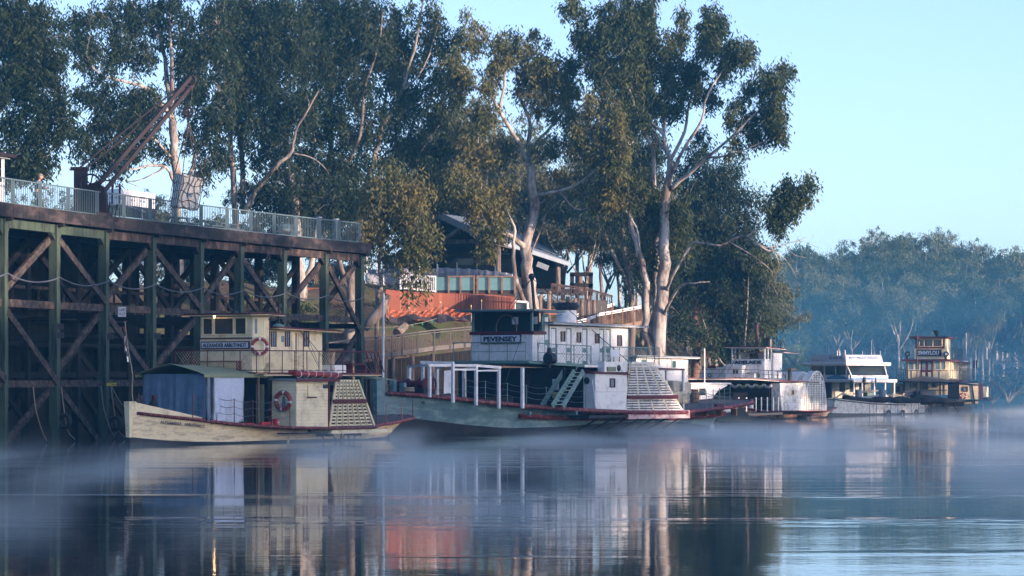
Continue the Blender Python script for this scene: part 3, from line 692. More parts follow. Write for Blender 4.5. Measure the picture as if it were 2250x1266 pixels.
# open gum whose limbs fan out to the right
px_tree('open gum with long dark limbs fanning up to the right beside the wharf end', 228, (786, 520), [
    ([(786, 520), (790, 470), (821, 359, -1), (838, 287, -1), (876, 210, -2), (910, 110, -2), (932, -10, -2)], 0.30, 0.06, 0.5),
    ([(800, 460), (832, 420, 0), (898, 365, 0), (954, 293, 0), (987, 232, 0), (1030, 200, 0)], 0.16, 0.02, 0.6),
    ([(821, 359, -1), (860, 330, 0), (920, 320, 1), (985, 328, 1), (1015, 322, 1)], 0.08, 0.015, 0.6),
    ([(838, 287, -1), (845, 221, 0), (870, 120, 0), (890, 60, 0), (905, -10, 0)], 0.14, 0.04, 0.5),
    ([(876, 210, -2), (930, 150, -2), (960, 60, -2), (972, 0, -2)], 0.09, 0.02, 0.5),
    ([(930, 150, -2), (985, 130, -2), (1000, 90, -2)], 0.05, 0.015, 0.4),
    ([(860, 240, -2), (920, 230, -1), (970, 180, -1), (1010, 120, -1)], 0.08, 0.02, 0.5),
    ([(790, 470), (780, 380, 1), (800, 300, 1), (810, 200, 1)], 0.14, 0.05, 0.5),
], [
    (860, 60, 0, 34, 50, 1.5, 40), (900, 130, 0, 34, 44, 1.5, 40), (860, 160, 0, 36, 44, 1.5, 36), (930, 70, -1, 24, 40, 1.2, 18), (965, 110, -1, 28, 36, 1.2, 26), (990, 160, -1, 24, 36, 1.2, 22), (950, 190, -1, 34, 34, 1.3, 28),
    (900, 230, 0, 40, 40, 1.5, 40), (850, 260, 0, 34, 40, 1.5, 28), (960, 260, 0, 30, 34, 1.3, 22), (985, 310, 0, 24, 30, 1, 14), (910, 310, 0, 44, 30, 1.4, 34), (860, 350, 0, 40, 34, 1.4, 34), (940, 370, 0, 44, 34, 1.4, 36), (980, 400, 0, 34, 34, 1.2, 26),
    (880, 400, 0, 44, 34, 1.4, 44), (830, 420, 0, 34, 34, 1.3, 26), (940, 430, 0, 34, 30, 1.2, 22), (1000, 80, -2, 14, 24, .8, 8),
], LEAFM, BARKM, 19, dense=1.3, per=50, clump=0.36, auto=0.4, auto_n=3, auto_r=0.8, bare=0.6)
px_tree('small leaning gum with hanging golden leaves at the end of the wharf', 206, (822, 700), [
    ([(822, 700), (828, 665), (836, 642), (836, 600), (834, 564), (847, 518), (850, 480)], 0.17, 0.08, 1),
    ([(847, 518), (880, 490, -1), (910, 500, -1), (940, 540, -1), (950, 570, -1)], 0.06, 0.015, 0.6),
    ([(850, 490), (870, 440, 0), (900, 420, 0)], 0.06, 0.02, 0.5),
    ([(838, 540), (815, 515, 0), (802, 510, 0)], 0.04, 0.015, 0.8),
], [
    (818, 470, 0, 30, 40, 1.4, 20), (862, 440, 0, 36, 40, 1.4, 26), (905, 430, 0, 36, 40, 1.4, 26), (885, 480, 0, 40, 40, 1.4, 26), (835, 515, 0, 26, 44, 1.2, 16), (915, 495, -1, 28, 44, 1.2, 18), (925, 550, -1, 22, 44, 1, 12), (905, 550, -1, 20, 40, 1, 10), (880, 595, -1, 14, 40, .9, 7), (928, 605, -1, 16, 36, .8, 7), (855, 555, 0, 14, 34, .8, 6), (900, 625, -1, 10, 30, .6, 5), (850, 400, 1, 40, 30, 1.4, 16), (800, 430, 1, 26, 30, 1.2, 10),
], LEAFG, BARKM, 20, per=30, clump=0.42, sigz=2.2)

# trees of several sizes behind the bank, each with its own crown and trunk
def generic_tree(seed, H, leafm, barkm, name, label, group=None, per=26, leaf=0.42, spread=0.28, base=0.45, ncl=120, clump=0.65, forks=4):
    root = thing(name, label, 'tree', (0, 0, 0), 0, group)
    R = random.Random(seed); limbs = []; blobs = []
    lean = Vector((R.uniform(-.08, .08), R.uniform(-.05, .05), 0)) * H
    top = Vector((lean.x, lean.y, H * base * 0.9))
    limbs.append(([(0, 0, -.3), (lean.x * .3 + R.gauss(0, .2), lean.y * .3, H * base * .45), top], H * 0.014, H * 0.010, 1))
    for k in range(forks):
        an = 2 * math.pi * (k + R.random() * .7) / forks; rr = H * spread * R.uniform(0.35, 1.0)
        st = Vector((lean.x * .8, lean.y * .8, H * base * R.uniform(.55, .9))); en = top + Vector((math.cos(an) * rr, math.sin(an) * rr, H * (0.97 - base) * R.uniform(.45, 1.0)))
        md = st.lerp(en, .45) + Vector((math.cos(an), math.sin(an), 0)) * rr * .22
        limbs.append(([st, md, en], H * 0.008, 0.03, 1))
        for j in range(ncl // (forks * 10) + 1):
            c = md.lerp(en, R.uniform(.1, 1.08)) + Vector((R.gauss(0, 1), R.gauss(0, 1), R.gauss(0, .8))) * H * .06
            blobs.append((c, (H * .085 * R.uniform(.7, 1.3), H * .085, H * .06 * R.uniform(.7, 1.3)), 10))
    return build_tree(root, limbs, blobs, leafm, barkm, seed, clump=clump, per=per, leaf=leaf, twig=0.03, sides=6, sigz=1.0, bare=0.3)
KINDS = [
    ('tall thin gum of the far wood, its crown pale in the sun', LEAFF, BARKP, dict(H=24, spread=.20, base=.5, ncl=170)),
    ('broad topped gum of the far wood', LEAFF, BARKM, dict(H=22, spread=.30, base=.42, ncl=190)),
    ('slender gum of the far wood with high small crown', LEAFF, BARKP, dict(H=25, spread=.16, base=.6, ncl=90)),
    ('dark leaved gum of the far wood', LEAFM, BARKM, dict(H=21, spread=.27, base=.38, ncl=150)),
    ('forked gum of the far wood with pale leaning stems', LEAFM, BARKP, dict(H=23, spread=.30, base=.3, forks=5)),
]
PROTO = []
FARG = 'gums of the far wood across the river bend'
for k, (lb, lm, bm, kw) in enumerate(KINDS):
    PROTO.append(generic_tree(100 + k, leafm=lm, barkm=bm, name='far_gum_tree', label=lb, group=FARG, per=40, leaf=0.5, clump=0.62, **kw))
PH = [max(v.co.z for v in [c for c in p.children if c.name.startswith('crown')][0].data.vertices) for p in PROTO]
used = [False] * len(PROTO)
def plant(k, x, y, s=1.0, label=None, group=FARG, rz=None, name=None):
    if not used[k]: o = PROTO[k]; used[k] = True
    else: o = copy_tree(PROTO[k])
    o.location = (x, y, gz(x, y) - 0.3); o.rotation_euler = (0, 0, RND.uniform(0, 6.28) if rz is None else rz); o.scale = (s, s, s * RND.uniform(.92, 1.08))
    o['group'] = group
    if label: o['label'] = label
    if name: o.name = name
    return o
fx = random.Random(5)
def far_x(px, D): return (px - CX) / FPX * D
def top_z(py, D): return CAMZ + (HY - py) / FPX * D
def skyline(px): return 545 - 22 * math.exp(-((px - 1960) / 120.0) ** 2) + 8 * math.sin(px * .021)
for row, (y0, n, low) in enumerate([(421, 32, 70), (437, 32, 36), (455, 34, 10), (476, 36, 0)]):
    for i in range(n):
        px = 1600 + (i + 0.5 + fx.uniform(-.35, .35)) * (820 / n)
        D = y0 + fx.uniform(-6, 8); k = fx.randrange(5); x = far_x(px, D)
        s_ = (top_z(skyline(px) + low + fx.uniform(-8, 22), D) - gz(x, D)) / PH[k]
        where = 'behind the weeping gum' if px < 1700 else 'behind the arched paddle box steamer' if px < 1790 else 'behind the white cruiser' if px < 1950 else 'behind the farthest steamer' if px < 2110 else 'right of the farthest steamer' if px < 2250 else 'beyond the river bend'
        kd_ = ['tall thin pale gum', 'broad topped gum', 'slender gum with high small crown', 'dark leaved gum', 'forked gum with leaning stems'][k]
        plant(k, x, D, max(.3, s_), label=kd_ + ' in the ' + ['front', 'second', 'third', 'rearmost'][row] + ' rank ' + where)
for px, D, ty in ((1878, 478, 492), (1975, 480, 486), (2025, 482, 498), (2215, 468, 512)):
    plant(2, far_x(px, D), D, (top_z(ty, D) - gz(far_x(px, D), D)) / PH[2], label='emergent gum standing above the skyline of the far wood')
# wood behind the left bank, seen between the big gums
MIDG = 'gums of the park behind the river bank'
for i in range(44):
    px = 905 + i * 18 + fx.uniform(-12, 12); D = fx.uniform(262, 330)
    plant(fx.randrange(5), far_x(px, D), D, fx.uniform(.50, .74), label='small park gum ' + ('behind the pavilion' if px < 1240 else 'behind the log posts' if px < 1400 else 'behind the tallest gum'), group=MIDG, name='park_gum_tree')
for i in range(16):
    px = -60 + i * 56 + fx.uniform(-16, 16); D = fx.uniform(235, 290)
    plant(fx.randrange(5), far_x(px, D), D, fx.uniform(.30, .42), label='small tree of the park behind the wharf deck', group=MIDG, name='park_gum_tree')
# gums along the right bank, out of the picture to the right: their shade lies over the river
SHADEG = 'gums along the right bank of the river'
for i in range(34):
    y = -40 + i * 12 + fx.uniform(-2.5, 2.5); x = 98 + 5 * (i % 2) + fx.uniform(-2, 2) + max(0, y - 330) * .6
    big = 1.5 if y < 122 else .84  # near ones made taller to hold the low sun off the wharf
    plant([0, 1, 3, 4][i % 4], x, y, fx.uniform(.92, 1.05) * big, label='gum of the right bank shading the river', group=SHADEG, name='bank_gum_tree')
    if y < 150: plant([3, 1, 4][i % 3], x + 8, y + 3, fx.uniform(.95, 1.05) * big, label='gum of the right bank shading the river', group=SHADEG, name='bank_gum_tree')  # extra unseen row added to thicken the shade on wharf and boats
    plant([1, 3, 0, 4][i % 4], x + 16, y + 5, fx.uniform(.92, 1.05) * big, label='gum of the right bank shading the river', group=SHADEG, name='bank_gum_tree')

# thick trunks seen through the last bays of the wharf
px_tree('thick pale gum trunk seen through the wharf bays, left one', 221, (655, 730), [([(655, 730), (660, 640), (655, 570), (650, 480), (640, 380)], .5, .25, 1), ([(660, 640), (690, 560), (700, 480)], .3, .12, 1)], [(640, 420, 0, 60, 50, 2, 30), (700, 420, 0, 60, 50, 2, 30)], LEAFD, BARKP, 51, per=50)
px_tree('twisted grey gum trunk seen through the last wharf bay', 215, (765, 720), [([(765, 720), (770, 650), (778, 590), (790, 520), (800, 470)], .42, .2, 1), ([(772, 640), (750, 590), (740, 540), (735, 470)], .25, .1, 1)], [(790, 440, 0, 40, 40, 2, 20), (740, 450, 0, 40, 40, 2, 20)], LEAFD, BARKM, 52, per=50)
# undergrowth and bushes
def bush(px, py, D, rx, ry, label, leafm, seed, n=60, group=None, per=40):
    b = at(px, py, D); b.z = gz(b.x, b.y)
    root = thing('bush', label, 'bush', b, 0, group); k = D / FPX; R = random.Random(seed)
    limbs = [([(0, 0, -.2), (R.gauss(0, .3), R.gauss(0, .3), ry * k), (R.gauss(0, .6), R.gauss(0, .4), ry * k * 1.6)], .08, .02, 1) for _ in range(4)]
    return build_tree(root, limbs, [((0, 0, ry * k), (rx * k, rx * k * .8, ry * k), n)], leafm, BARKD, seed, clump=.28, per=per, leaf=.22, sigz=.8)
bush(1740, 800, 395, 46, 46, 'yellow green bushy tree lit by the sun behind the funnelled boat', LEAFB, 31, n=170, per=50)
bush(1805, 800, 398, 30, 34, 'smaller yellow green bush beside the canopied cruiser', LEAFB, 32, n=90, per=50)
bush(838, 700, 207, 26, 16, 'yellow green shrub on the bank behind the wharf end post', LEAFB, 33, n=26)
bush(900, 712, 206, 30, 8, 'low green shrub spreading under the orange safety mesh', LEAFB, 34, n=26)
bush(120, 430, 200, 60, 50, 'rusty brown leaved tree behind the person on the wharf', LEAFR, 35, n=110)
bush(330, 420, 215, 60, 30, 'bare reddish twigged shrub behind the white crate', LEAFR, 36, n=50, per=14)
bush(600, 470, 215, 90, 40, 'dark green shrubbery bush behind the wharf railing', LEAFM, 37, n=120)
bush(560, 600, 238, 60, 40, 'dark bush behind the wharf posts left of the pale trunk', LEAFD, 38, n=120)
bush(730, 600, 240, 70, 44, 'dark bush behind the last wharf bays', LEAFD, 39, n=130)
bush(420, 560, 236, 90, 40, 'dark low bush behind the middle wharf bays', LEAFD, 40, n=120)
# low plants and litter over the banks
g = np.random.default_rng(41)
cand = np.stack([g.uniform(-75, 110, 60000), g.uniform(120, 440, 60000)], 1)
sd = sdist(cand[:, 0], cand[:, 1]); ok = (sd > 0.3) & (sd < 26)
cand = cand[ok][:14000]
cz = ground_z(cand[:, 0], cand[:, 1])
me = leaves_mesh('undergrowth', np.column_stack([cand, cz + 0.12]), (0.25, 0.25, 0.10), 6, 0.3, LEAFM, 42, droop=0.1, asp=0.12)
uo = bpy.data.objects.new('undergrowth', me); COL.objects.link(uo); uo['kind'] = 'stuff'

gg = np.random.default_rng(43)
fc = np.stack([gg.uniform(30, 200, 9000), gg.uniform(396, 440, 9000)], 1); sd = sdist(fc[:, 0], fc[:, 1]); fc = fc[(sd > .2) & (sd < 9)][:2600]
me = leaves_mesh('undergrowth', np.column_stack([fc, ground_z(fc[:, 0], fc[:, 1]) + gg.uniform(.3, 3.2, len(fc))]), (0.7, 0.5, 0.5), 26, 0.5, LEAFM, 44, droop=0.3, asp=0.2)
uo = bpy.data.objects.new('undergrowth', me); COL.objects.link(uo); uo['kind'] = 'stuff'
# ------------------------------------------------------------------ the wharf
def wD(px): return 148.7 + 0.0521 * px + 4.57e-6 * px * px
def wxy(px):
    D = wD(px); return Vector((far_x(px, D), D, 0))
def wdir(px): return (wxy(px + 5) - wxy(px - 5)).normalized()
def inl(px):
    d = wdir(px); return Vector((-d.y, d.x, 0))          # towards the bank
DECK = 11.2
class Root:
    """world-space parts under an Empty that stands at the thing's base"""
    def __init__(s, name, label, cat, loc, group=None):
        s.e = thing(name, label, cat, loc, 0, group); s.loc = Vector(loc)
    def part(s, name, mb, m, label=None, kind=None, smooth=False, sub=None):
        o = part(name, mb, m, s.e, label, kind, smooth); o.location = -s.loc
        if sub is not None: o.parent = sub; o.location = (0, 0, 0)
        return o
wharf = Root('timber_wharf', 'tall timber wharf of green and grey posts with diagonal braces', 'wharf', wxy(400))
post_mesh = mesh_of('post', MB().box(-.21, .21, -.21, .21, -2.4, 10.55)); post_mesh.materials.append(POSTG)
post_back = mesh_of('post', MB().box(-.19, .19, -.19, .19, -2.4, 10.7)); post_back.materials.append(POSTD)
PX = [-110, 5, 120, 228, 332, 437, 525, 620, 712, 790]
ROWS = [0, 4.3, 8.6, 12.6]
for r, off in enumerate(ROWS):
    for px in PX:
        p = wxy(px) + inl(px) * off
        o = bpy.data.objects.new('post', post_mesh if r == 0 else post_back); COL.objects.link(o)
        o.parent = wharf.e; o.location = p - wharf.loc; o.rotation_euler = (0, 0, math.atan2(wdir(px).y, wdir(px).x) + RND.uniform(-.02, .02))
def zpt(px, z, off=0.0, fwd=0.0): 
    p = wxy(px) + inl(px) * (off - fwd); return Vector((p.x, p.y, z))
WR = random.Random(3)
def wbeam(name, px0, z0, px1, z1, w, h, m, off=0.0, fwd=0.0):
    j = WR.uniform(-.03, .03)
    return wharf.part(name, MB().beam(zpt(px0, z0 + j, off, fwd), zpt(px1, z1 + j, off, fwd), w, h), m)
bays = list(zip(PX[:-1], PX[1:]))
for i, (a_, b_) in enumerate(bays):
    g_ = 4
    if i > 0 or True:
        hm = POSTG if i < 3 and i != 3 else HEADST
        wbeam('headstock', a_ + 5, 10.35, b_ - 5, 10.35, .30, .42, hm, 0, 0.0)
        wbeam('waler', a_ + 4, 6.62, b_ - 4, 6.62, .16, .36, BRACE, 0, -0.0)
        if i < 4: wbeam('waler', a_ + 4, 2.85, b_ - 4, 2.85, .16, .34, BRACE)
        if i >= 6: wbeam('waler', a_ + 4, 5.6, b_ - 4, 5.6, .2, .4, BRACE, 1.0)
    # little corner brackets under the headstock
    for q in (a_, b_): wharf.part('bracket', MB().beam(zpt(q, 9.75), zpt(q + (9 if q == a_ else -9), 10.15), .24, .2), POSTG if i < 3 else POSTD)
BR = [(0, 7.3, 10.0, '/'), (0, 6.3, 3.0, '\\'), (0, .1, 2.7, '/'), (1, 7.0, 9.9, '/'), (1, 6.2, 2.9, '\\'), (1, -.3, 2.6, '/'),
      (2, 9.8, 6.9, '\\'), (2, 3.2, 6.4, '/'), (2, 2.6, -.6, '\\'), (3, 6.9, 9.8, '/'), (3, 6.2, 3.0, '\\'), (3, -.4, 2.4, '/'),
      (4, 9.8, 6.9, '\\'), (4, 3.4, 6.3, '/'), (5, 6.9, 9.9, '/'), (5, 6.2, 3.4, '\\'), (6, 9.7, 6.4, '\\'), (6, 3.3, 6.2, '/'), (7, 6.8, 9.9, '/'), (7, 6.2, 3.2, '\\'),
      (8, 9.8, 5.9, '\\'), (8, 7.3, 10.0, '/'), (8, 2.6, 5.6, '/')]
for i, z0, z1, sl in BR:
    a_, b_ = bays[i]
    wbeam('brace', a_ + 2, z0, b_ - 2, z1, .14, .36, BRACE, 0, 0.16 if sl == '\\' else -0.17)
# rows behind: dark posts, walers, braces and the rail of the middle landing
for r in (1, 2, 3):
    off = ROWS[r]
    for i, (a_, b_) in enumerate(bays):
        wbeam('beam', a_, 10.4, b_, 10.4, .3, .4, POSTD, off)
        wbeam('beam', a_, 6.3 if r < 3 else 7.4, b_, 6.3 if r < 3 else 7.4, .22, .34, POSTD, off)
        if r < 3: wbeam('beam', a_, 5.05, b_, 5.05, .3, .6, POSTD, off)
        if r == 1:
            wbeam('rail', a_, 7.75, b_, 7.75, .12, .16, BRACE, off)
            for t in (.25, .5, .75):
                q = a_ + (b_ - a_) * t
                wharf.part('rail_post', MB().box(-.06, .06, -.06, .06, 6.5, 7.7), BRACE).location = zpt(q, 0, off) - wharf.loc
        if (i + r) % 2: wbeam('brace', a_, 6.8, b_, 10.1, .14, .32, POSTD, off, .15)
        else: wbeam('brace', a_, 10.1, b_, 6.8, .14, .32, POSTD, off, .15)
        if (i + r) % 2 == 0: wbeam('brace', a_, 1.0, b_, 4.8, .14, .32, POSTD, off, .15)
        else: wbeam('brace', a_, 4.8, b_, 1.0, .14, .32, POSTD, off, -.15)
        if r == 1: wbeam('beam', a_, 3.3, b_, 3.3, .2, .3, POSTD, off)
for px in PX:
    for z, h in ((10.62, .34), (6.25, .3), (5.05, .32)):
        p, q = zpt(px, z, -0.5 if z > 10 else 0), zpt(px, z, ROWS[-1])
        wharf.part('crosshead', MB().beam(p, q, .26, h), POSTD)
# deck boards and joists seen from below, in bays
for i, (a_, b_) in enumerate(bays):
    mb = MB()
    for k in range(14):
        t0 = a_ + (b_ - a_) * k / 14; t1 = a_ + (b_ - a_) * (k + .93) / 14
        c0, c1, c2, c3 = zpt(t0, 0, -.35), zpt(t1, 0, -.35), zpt(t1, 0, 13.2), zpt(t0, 0, 13.2)
        mb.hexa([c + Vector((0, 0, 10.98)) for c in (c0, c1, c2, c3)], [c + Vector((0, 0, 11.1)) for c in (c0, c1, c2, c3)])
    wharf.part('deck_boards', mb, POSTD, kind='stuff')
    mb = MB()
    for off in (1.4, 2.8, 5.7, 7.1, 9.6, 11): mb.beam(zpt(a_, 10.87, off), zpt(b_, 10.87, off), .16, .2)
    wharf.part('joists', mb, POSTD, kind='stuff')
    # edge beams along the front in two lengths, like the long stained timbers of the photograph
    mid = (a_ + b_) / 2
    for s0, s1 in ((a_, mid), (mid, b_)):
        q = 8 if b_ == 790 and s1 == b_ else 0
        wharf.part('edge_beam', MB().beam(zpt(s0 + .3, 10.93, 0, .42), zpt(s1 - .3 + q, 10.93, 0, .42), .3, .62), FASCIA)
    # sagging chains
    pts = [zpt(a_ + (b_ - a_) * t, 8.0 - 1.3 * t * (1 - t) - .0, 0, .28) for t in np.linspace(0, 1, 9)]
    wharf.part('chain', MB().tube(pts, .035, 4), CHAIN)
for px0 in range(-110, 530, 16):  # dark boards added so the space under the deck stays black
    wharf.part('shade_backing_board', MB().hexa([zpt(px0, -1, 9.0), zpt(px0 + 15.6, -1, 9.0), zpt(px0 + 15.6, -1, 9.12), zpt(px0, -1, 9.12)], [zpt(px0, 10.9, 9.0), zpt(px0 + 15.6, 10.9, 9.0), zpt(px0 + 15.6, 10.9, 9.12), zpt(px0, 10.9, 9.12)]), POSTD)
for px0 in range(530, 800, 16):  # lower added dark boards, hiding sunlit ground behind the last bays
    wharf.part('shade_backing_board', MB().hexa([zpt(px0, -1, 9.0), zpt(px0 + 15.6, -1, 9.0), zpt(px0 + 15.6, -1, 9.12), zpt(px0, -1, 9.12)], [zpt(px0, 5.7, 9.0), zpt(px0 + 15.6, 5.7, 9.0), zpt(px0 + 15.6, 5.7, 9.12), zpt(px0, 5.7, 9.12)]), POSTD)
lw = Root('dark_bank_screen', 'added dark board screen blacking out the bank under the ramp walkway behind the big steamer', 'wall', at(920, 900, 209))  # dark boards added to black out the sunlit ground under the ramp
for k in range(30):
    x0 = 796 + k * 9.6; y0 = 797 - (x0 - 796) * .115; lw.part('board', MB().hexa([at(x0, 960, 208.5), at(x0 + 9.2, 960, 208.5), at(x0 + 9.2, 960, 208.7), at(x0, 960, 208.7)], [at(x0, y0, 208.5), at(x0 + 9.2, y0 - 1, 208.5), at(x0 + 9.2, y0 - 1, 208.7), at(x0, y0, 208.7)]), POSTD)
wharf.part('end_beam', MB().beam(zpt(797, 10.93, -.4), zpt(797, 10.93, 13.2), .3, .62), FASCIA)
for px in (575, 757): wharf.part('mooring_ring', MB().torus(zpt(px, 9.95, 0, .42), inl(px), .17, .05), IRON, smooth=True)
for px, z in ((118, 5.2), (118, 5.6), (228, 5.2), (332, 5.3), (437, 5.5), (700, 5.0)):
    wharf.part('bolt_plate', MB().box(-.26, .26, -.05, .05, -.14, .14), IRON).location = zpt(px, z, 0, .25) - wharf.loc
for i, px in enumerate((60, 122, 210, 232)):       # slack mooring lines hanging from the walers
    pts = [zpt(px, 2.7, 0, .3), zpt(px + 4, 1.6, 0, .35), zpt(px + 16 - 6 * (i % 2), .55, 0, .4), zpt(px + 26, .1, 0, .4)]
    solo('mooring_line', MB().tube(smooth_line(pts, 4), .03, 5), ROPE, ['slack mooring line hanging in the first bay of the wharf', 'pale mooring line looped down from the second green post', 'mooring line hanging down to a tyre by the third post', 'mooring line running to the water from the third post'][i], 'rope', 'slack lines hanging from the wharf')
for px, z, lb in ((124, 1.0, 'black tyre fender hung on the second green post near the water'), (236, .8, 'black tyre fender hung on the third green post near the water')):
    o = solo('tyre_fender', MB().torus((0, 0, 0), (-.3, -.95, 0), .3, .11), IRON, lb, 'fender', 'tyre fenders on the wharf', smooth=True); o.location = zpt(px, z, 0, .42)
# signs hung on the wharf
sg = Root('notice_board', 'small white lettered board hung from a waler beside the flag', 'sign', at(268, 685, 160.0))
sg.part('board', MB().box(-.2, .2, -.02, .02, -.26, .24), SIGNW).location = (0, 0, 0)
for s_, dz in (('CL6083', .1), ('YA123', -.11)): text('lettering', s_, .16, SIGNBLUE, sg.e, (0, -.025, dz), (R90 := math.radians(90), 0, 0), width=.34, height=.14)
sg = Root('warning_sign', 'small yellow warning sign with black stripes fixed to a low waler', 'sign', at(246, 845, 160.2))
sg.part('board', MB().box(-.26, .24, -.02, .02, -.07, .08), YELLOW).location = (0, 0, 0)
mb = MB()
for k in range(4): mb.prism([(.0 + k * .06, -.03, -.05), (.03 + k * .06, -.03, -.05), (.06 + k * .06, -.03, .03), (.03 + k * .06, -.03, .03)], (0, .008, 0))
sg.part('stripes', mb, BLACKP).location = (0, 0, 0)

# railing on the deck edge
rail = Root('wharf_railing', 'long blue grey steel picket railing along the wharf deck edge', 'railing', zpt(400, DECK, .0))
def arc(px): return (wxy(px) - wxy(-160)).length
fp = [28 - 57 * 3, 28 - 57 * 2, 28 - 57, 28, 88, 150, 213, 272, 330, 386, 442, 499, 551, 602, 651, 699, 745, 790]
rp_mesh = mesh_of('rail_post', MB().box(-.07, .07, -.07, .07, 0, 1.32)); rp_mesh.materials.append(BLUEF)
for px in fp:
    o = bpy.data.objects.new('rail_post', rp_mesh); COL.objects.link(o); o.parent = rail.e; o.location = zpt(px, DECK - .05) - rail.loc
for a_, b_ in zip(fp[:-1], fp[1:]):
    rail.part('top_rail', MB().beam(zpt(a_, DECK + 1.27), zpt(b_, DECK + 1.27), .06, .06), BLUEF)
    rail.part('bottom_rail', MB().beam(zpt(a_, DECK + .12), zpt(b_, DECK + .12), .05, .05), BLUEF)
    n = max(6, int((wxy(b_) - wxy(a_)).length / .21)); mb = MB()
    for k in range(1, n):
        q = a_ + (b_ - a_) * k / n; mb.beam(zpt(q, DECK + .12), zpt(q, DECK + 1.26), .03, .03)
    rail.part('pickets', mb, BLUEF, kind='stuff')
for px, lb in ((731, 'pale round bollard with a flat cap, left of the two at the railing end'), (768, 'pale round bollard with a flat cap, right of the two at the railing end')):
    r_ = Root('bollard', lb, 'bollard', zpt(px, DECK, .9), 'capped bollards at the end of the wharf deck')
    r_.part('shaft', MB().cyl(zpt(px, DECK - .1, .9), zpt(px, DECK + 1.42, .9), .13, 12), BLUEF, smooth=False); r_.part('cap', MB().cyl(zpt(px, DECK + 1.42, .9), zpt(px, DECK + 1.5, .9), .19, 12), GREYM)

# kiosk at the left edge
def dpos(px, back, z=DECK): return zpt(px, z, back)
ks = Root('ticket_kiosk', 'white ticket kiosk with dark red roof at the left edge of the wharf deck', 'kiosk', dpos(20, 2.2))
kd, ki = wdir(20), inl(20)
def kp(a_, b_, z): return ks.loc + kd * a_ + ki * b_ + Vector((0, 0, z))
for a_ in (-2.6, 2.3):
    for b_ in (-.9, .9): ks.part('post', MB().beam(kp(a_, b_, 0), kp(a_, b_, 2.45), .13), STEELW)
def slab(r_, name, P, a0, a1, b0, b1, z0, z1, m): return r_.part(name, MB().hexa([P(a0, b0, z0), P(a1, b0, z0), P(a1, b1, z0), P(a0, b1, z0)], [P(a0, b0, z1), P(a1, b0, z1), P(a1, b1, z1), P(a0, b1, z1)]), m)
slab(ks, 'wall', kp, -2.6, 2.3, -.95, -.87, 0, 1.25, STEELW); slab(ks, 'wall', kp, 2.26, 2.34, -.9, .9, 0, 1.25, STEELW); slab(ks, 'wall', kp, -2.6, -2.5, -.9, .9, 0, 1.25, STEELW)
slab(ks, 'wall', kp, -2.4, 2.2, .82, .88, 0, 2.4, GREYM)
slab(ks, 'roof', kp, -3.0, 3.0, -1.3, 1.3, 2.45, 2.62, RUSTRED); slab(ks, 'ceiling', kp, -2.8, 2.7, -1.1, 1.1, 2.38, 2.45, GREYM)
# white crate with rows of faint print and two rusty uprights
cr = Root('packing_crate', 'long white crate with faint dark print standing on a dark stand behind the railing', 'crate', at(228, 455, 171.5))
def crp(px, py, D): return at(px, py, D)
fr = [crp(229, 449, 170.5), crp(263, 449, 168.6), crp(341, 459, 175.4), crp(312, 459, 178)]
up = Vector((0, 0, .82)); cr.part('body', MB().hexa([p for p in fr], [p + up for p in fr]), STEELW)
base = [p + Vector((0, 0, -.55)) for p in fr]; cr.part('stand', MB().hexa(base, [p + Vector((0, 0, -.02)) for p in fr]), BLACKP)
def marks(a0, a1, z0, rows, cols, seed):
    R = random.Random(seed); mb = MB(); d = (a1 - a0)
    nn = Vector((d.y, -d.x, 0)).normalized() * .012
    for r_ in range(rows):
        for c in range(cols):
            if cols > 5 and c % 3 == 2: continue
            t0 = (c + .15) / cols; t1 = (c + .15 + R.uniform(.45, .7)) / cols
            z = z0 - r_ * .2
            p, q = a0 + d * t0 + nn, a0 + d * t1 + nn
            mb.add([p + Vector((0, 0, z)), q + Vector((0, 0, z)), q + Vector((0, 0, z + .11)), p + Vector((0, 0, z + .11))], [(0, 1, 2, 3)])
    return mb
cr.part('print', marks(fr[1], fr[2], .45, 2, 11, 2), SIGNGREY); cr.part('print', marks(fr[0], fr[1], .5, 2, 3, 3), SIGNGREY)
for px, lb in ((247, 'rusty upright post standing before the white crate, left one of two'), (263, 'rusty upright post standing before the white crate, right one of two')):
    b = at(px, 460, 168.2); solo('rusty_upright', MB().box(-.05, .05, -.05, .05, -.5, 1.35), RUSTRED, lb, 'post', 'rusty uprights before the white crate', loc=b)

# crane
cn = Root('wharf_crane', 'rusty dark red hand crane with long jib standing on the wharf', 'crane', dpos(200, 3.2))
DC = wD(200) + 1.6
def cp(px, py, dd=0): return at(px, py, DC + dd)
z0 = DECK
b = cp(178, 420); cn.part('base_plate', MB().cyl((b.x + .5, b.y, z0), (b.x + .5, b.y, z0 + .22), 1.1, 20), RUSTRED)
cn.part('mast', MB().box(b.x - .32, b.x + .3, b.y - .35, b.y + .35, z0 + .2, cp(178, 372).z), RUSTRED)
cn.part('mast_head', MB().box(b.x - .48, b.x + .36, b.y - .42, b.y + .42, cp(178, 374).z, cp(178, 368).z), RUSTRED)
cn.part('gear_housing', MB().prism([(cp(190, 0).x, b.y - .5, z0 + .2), (cp(238, 0).x, b.y - .5, z0 + .2), (cp(232, 0).x, b.y - .5, cp(0, 412).z), (cp(215, 0).x, b.y - .5, cp(0, 402).z), (cp(192, 0).x, b.y - .5, cp(0, 410).z)], (0, .9, 0)), RUSTRED)
wc = cp(199, 405, -.62)
w_ = cn.part('gear_wheel', MB().torus(wc, (0, 1, 0), .50, .05, 28, 6), RUSTRED, smooth=True)
for k in range(3):
    t = k * math.pi / 3 + .3; dv = Vector((math.cos(t), 0, math.sin(t))) * .5; cn.part('spoke', MB().beam(wc - dv, wc + dv, .05, .07), RUSTRED, sub=None)
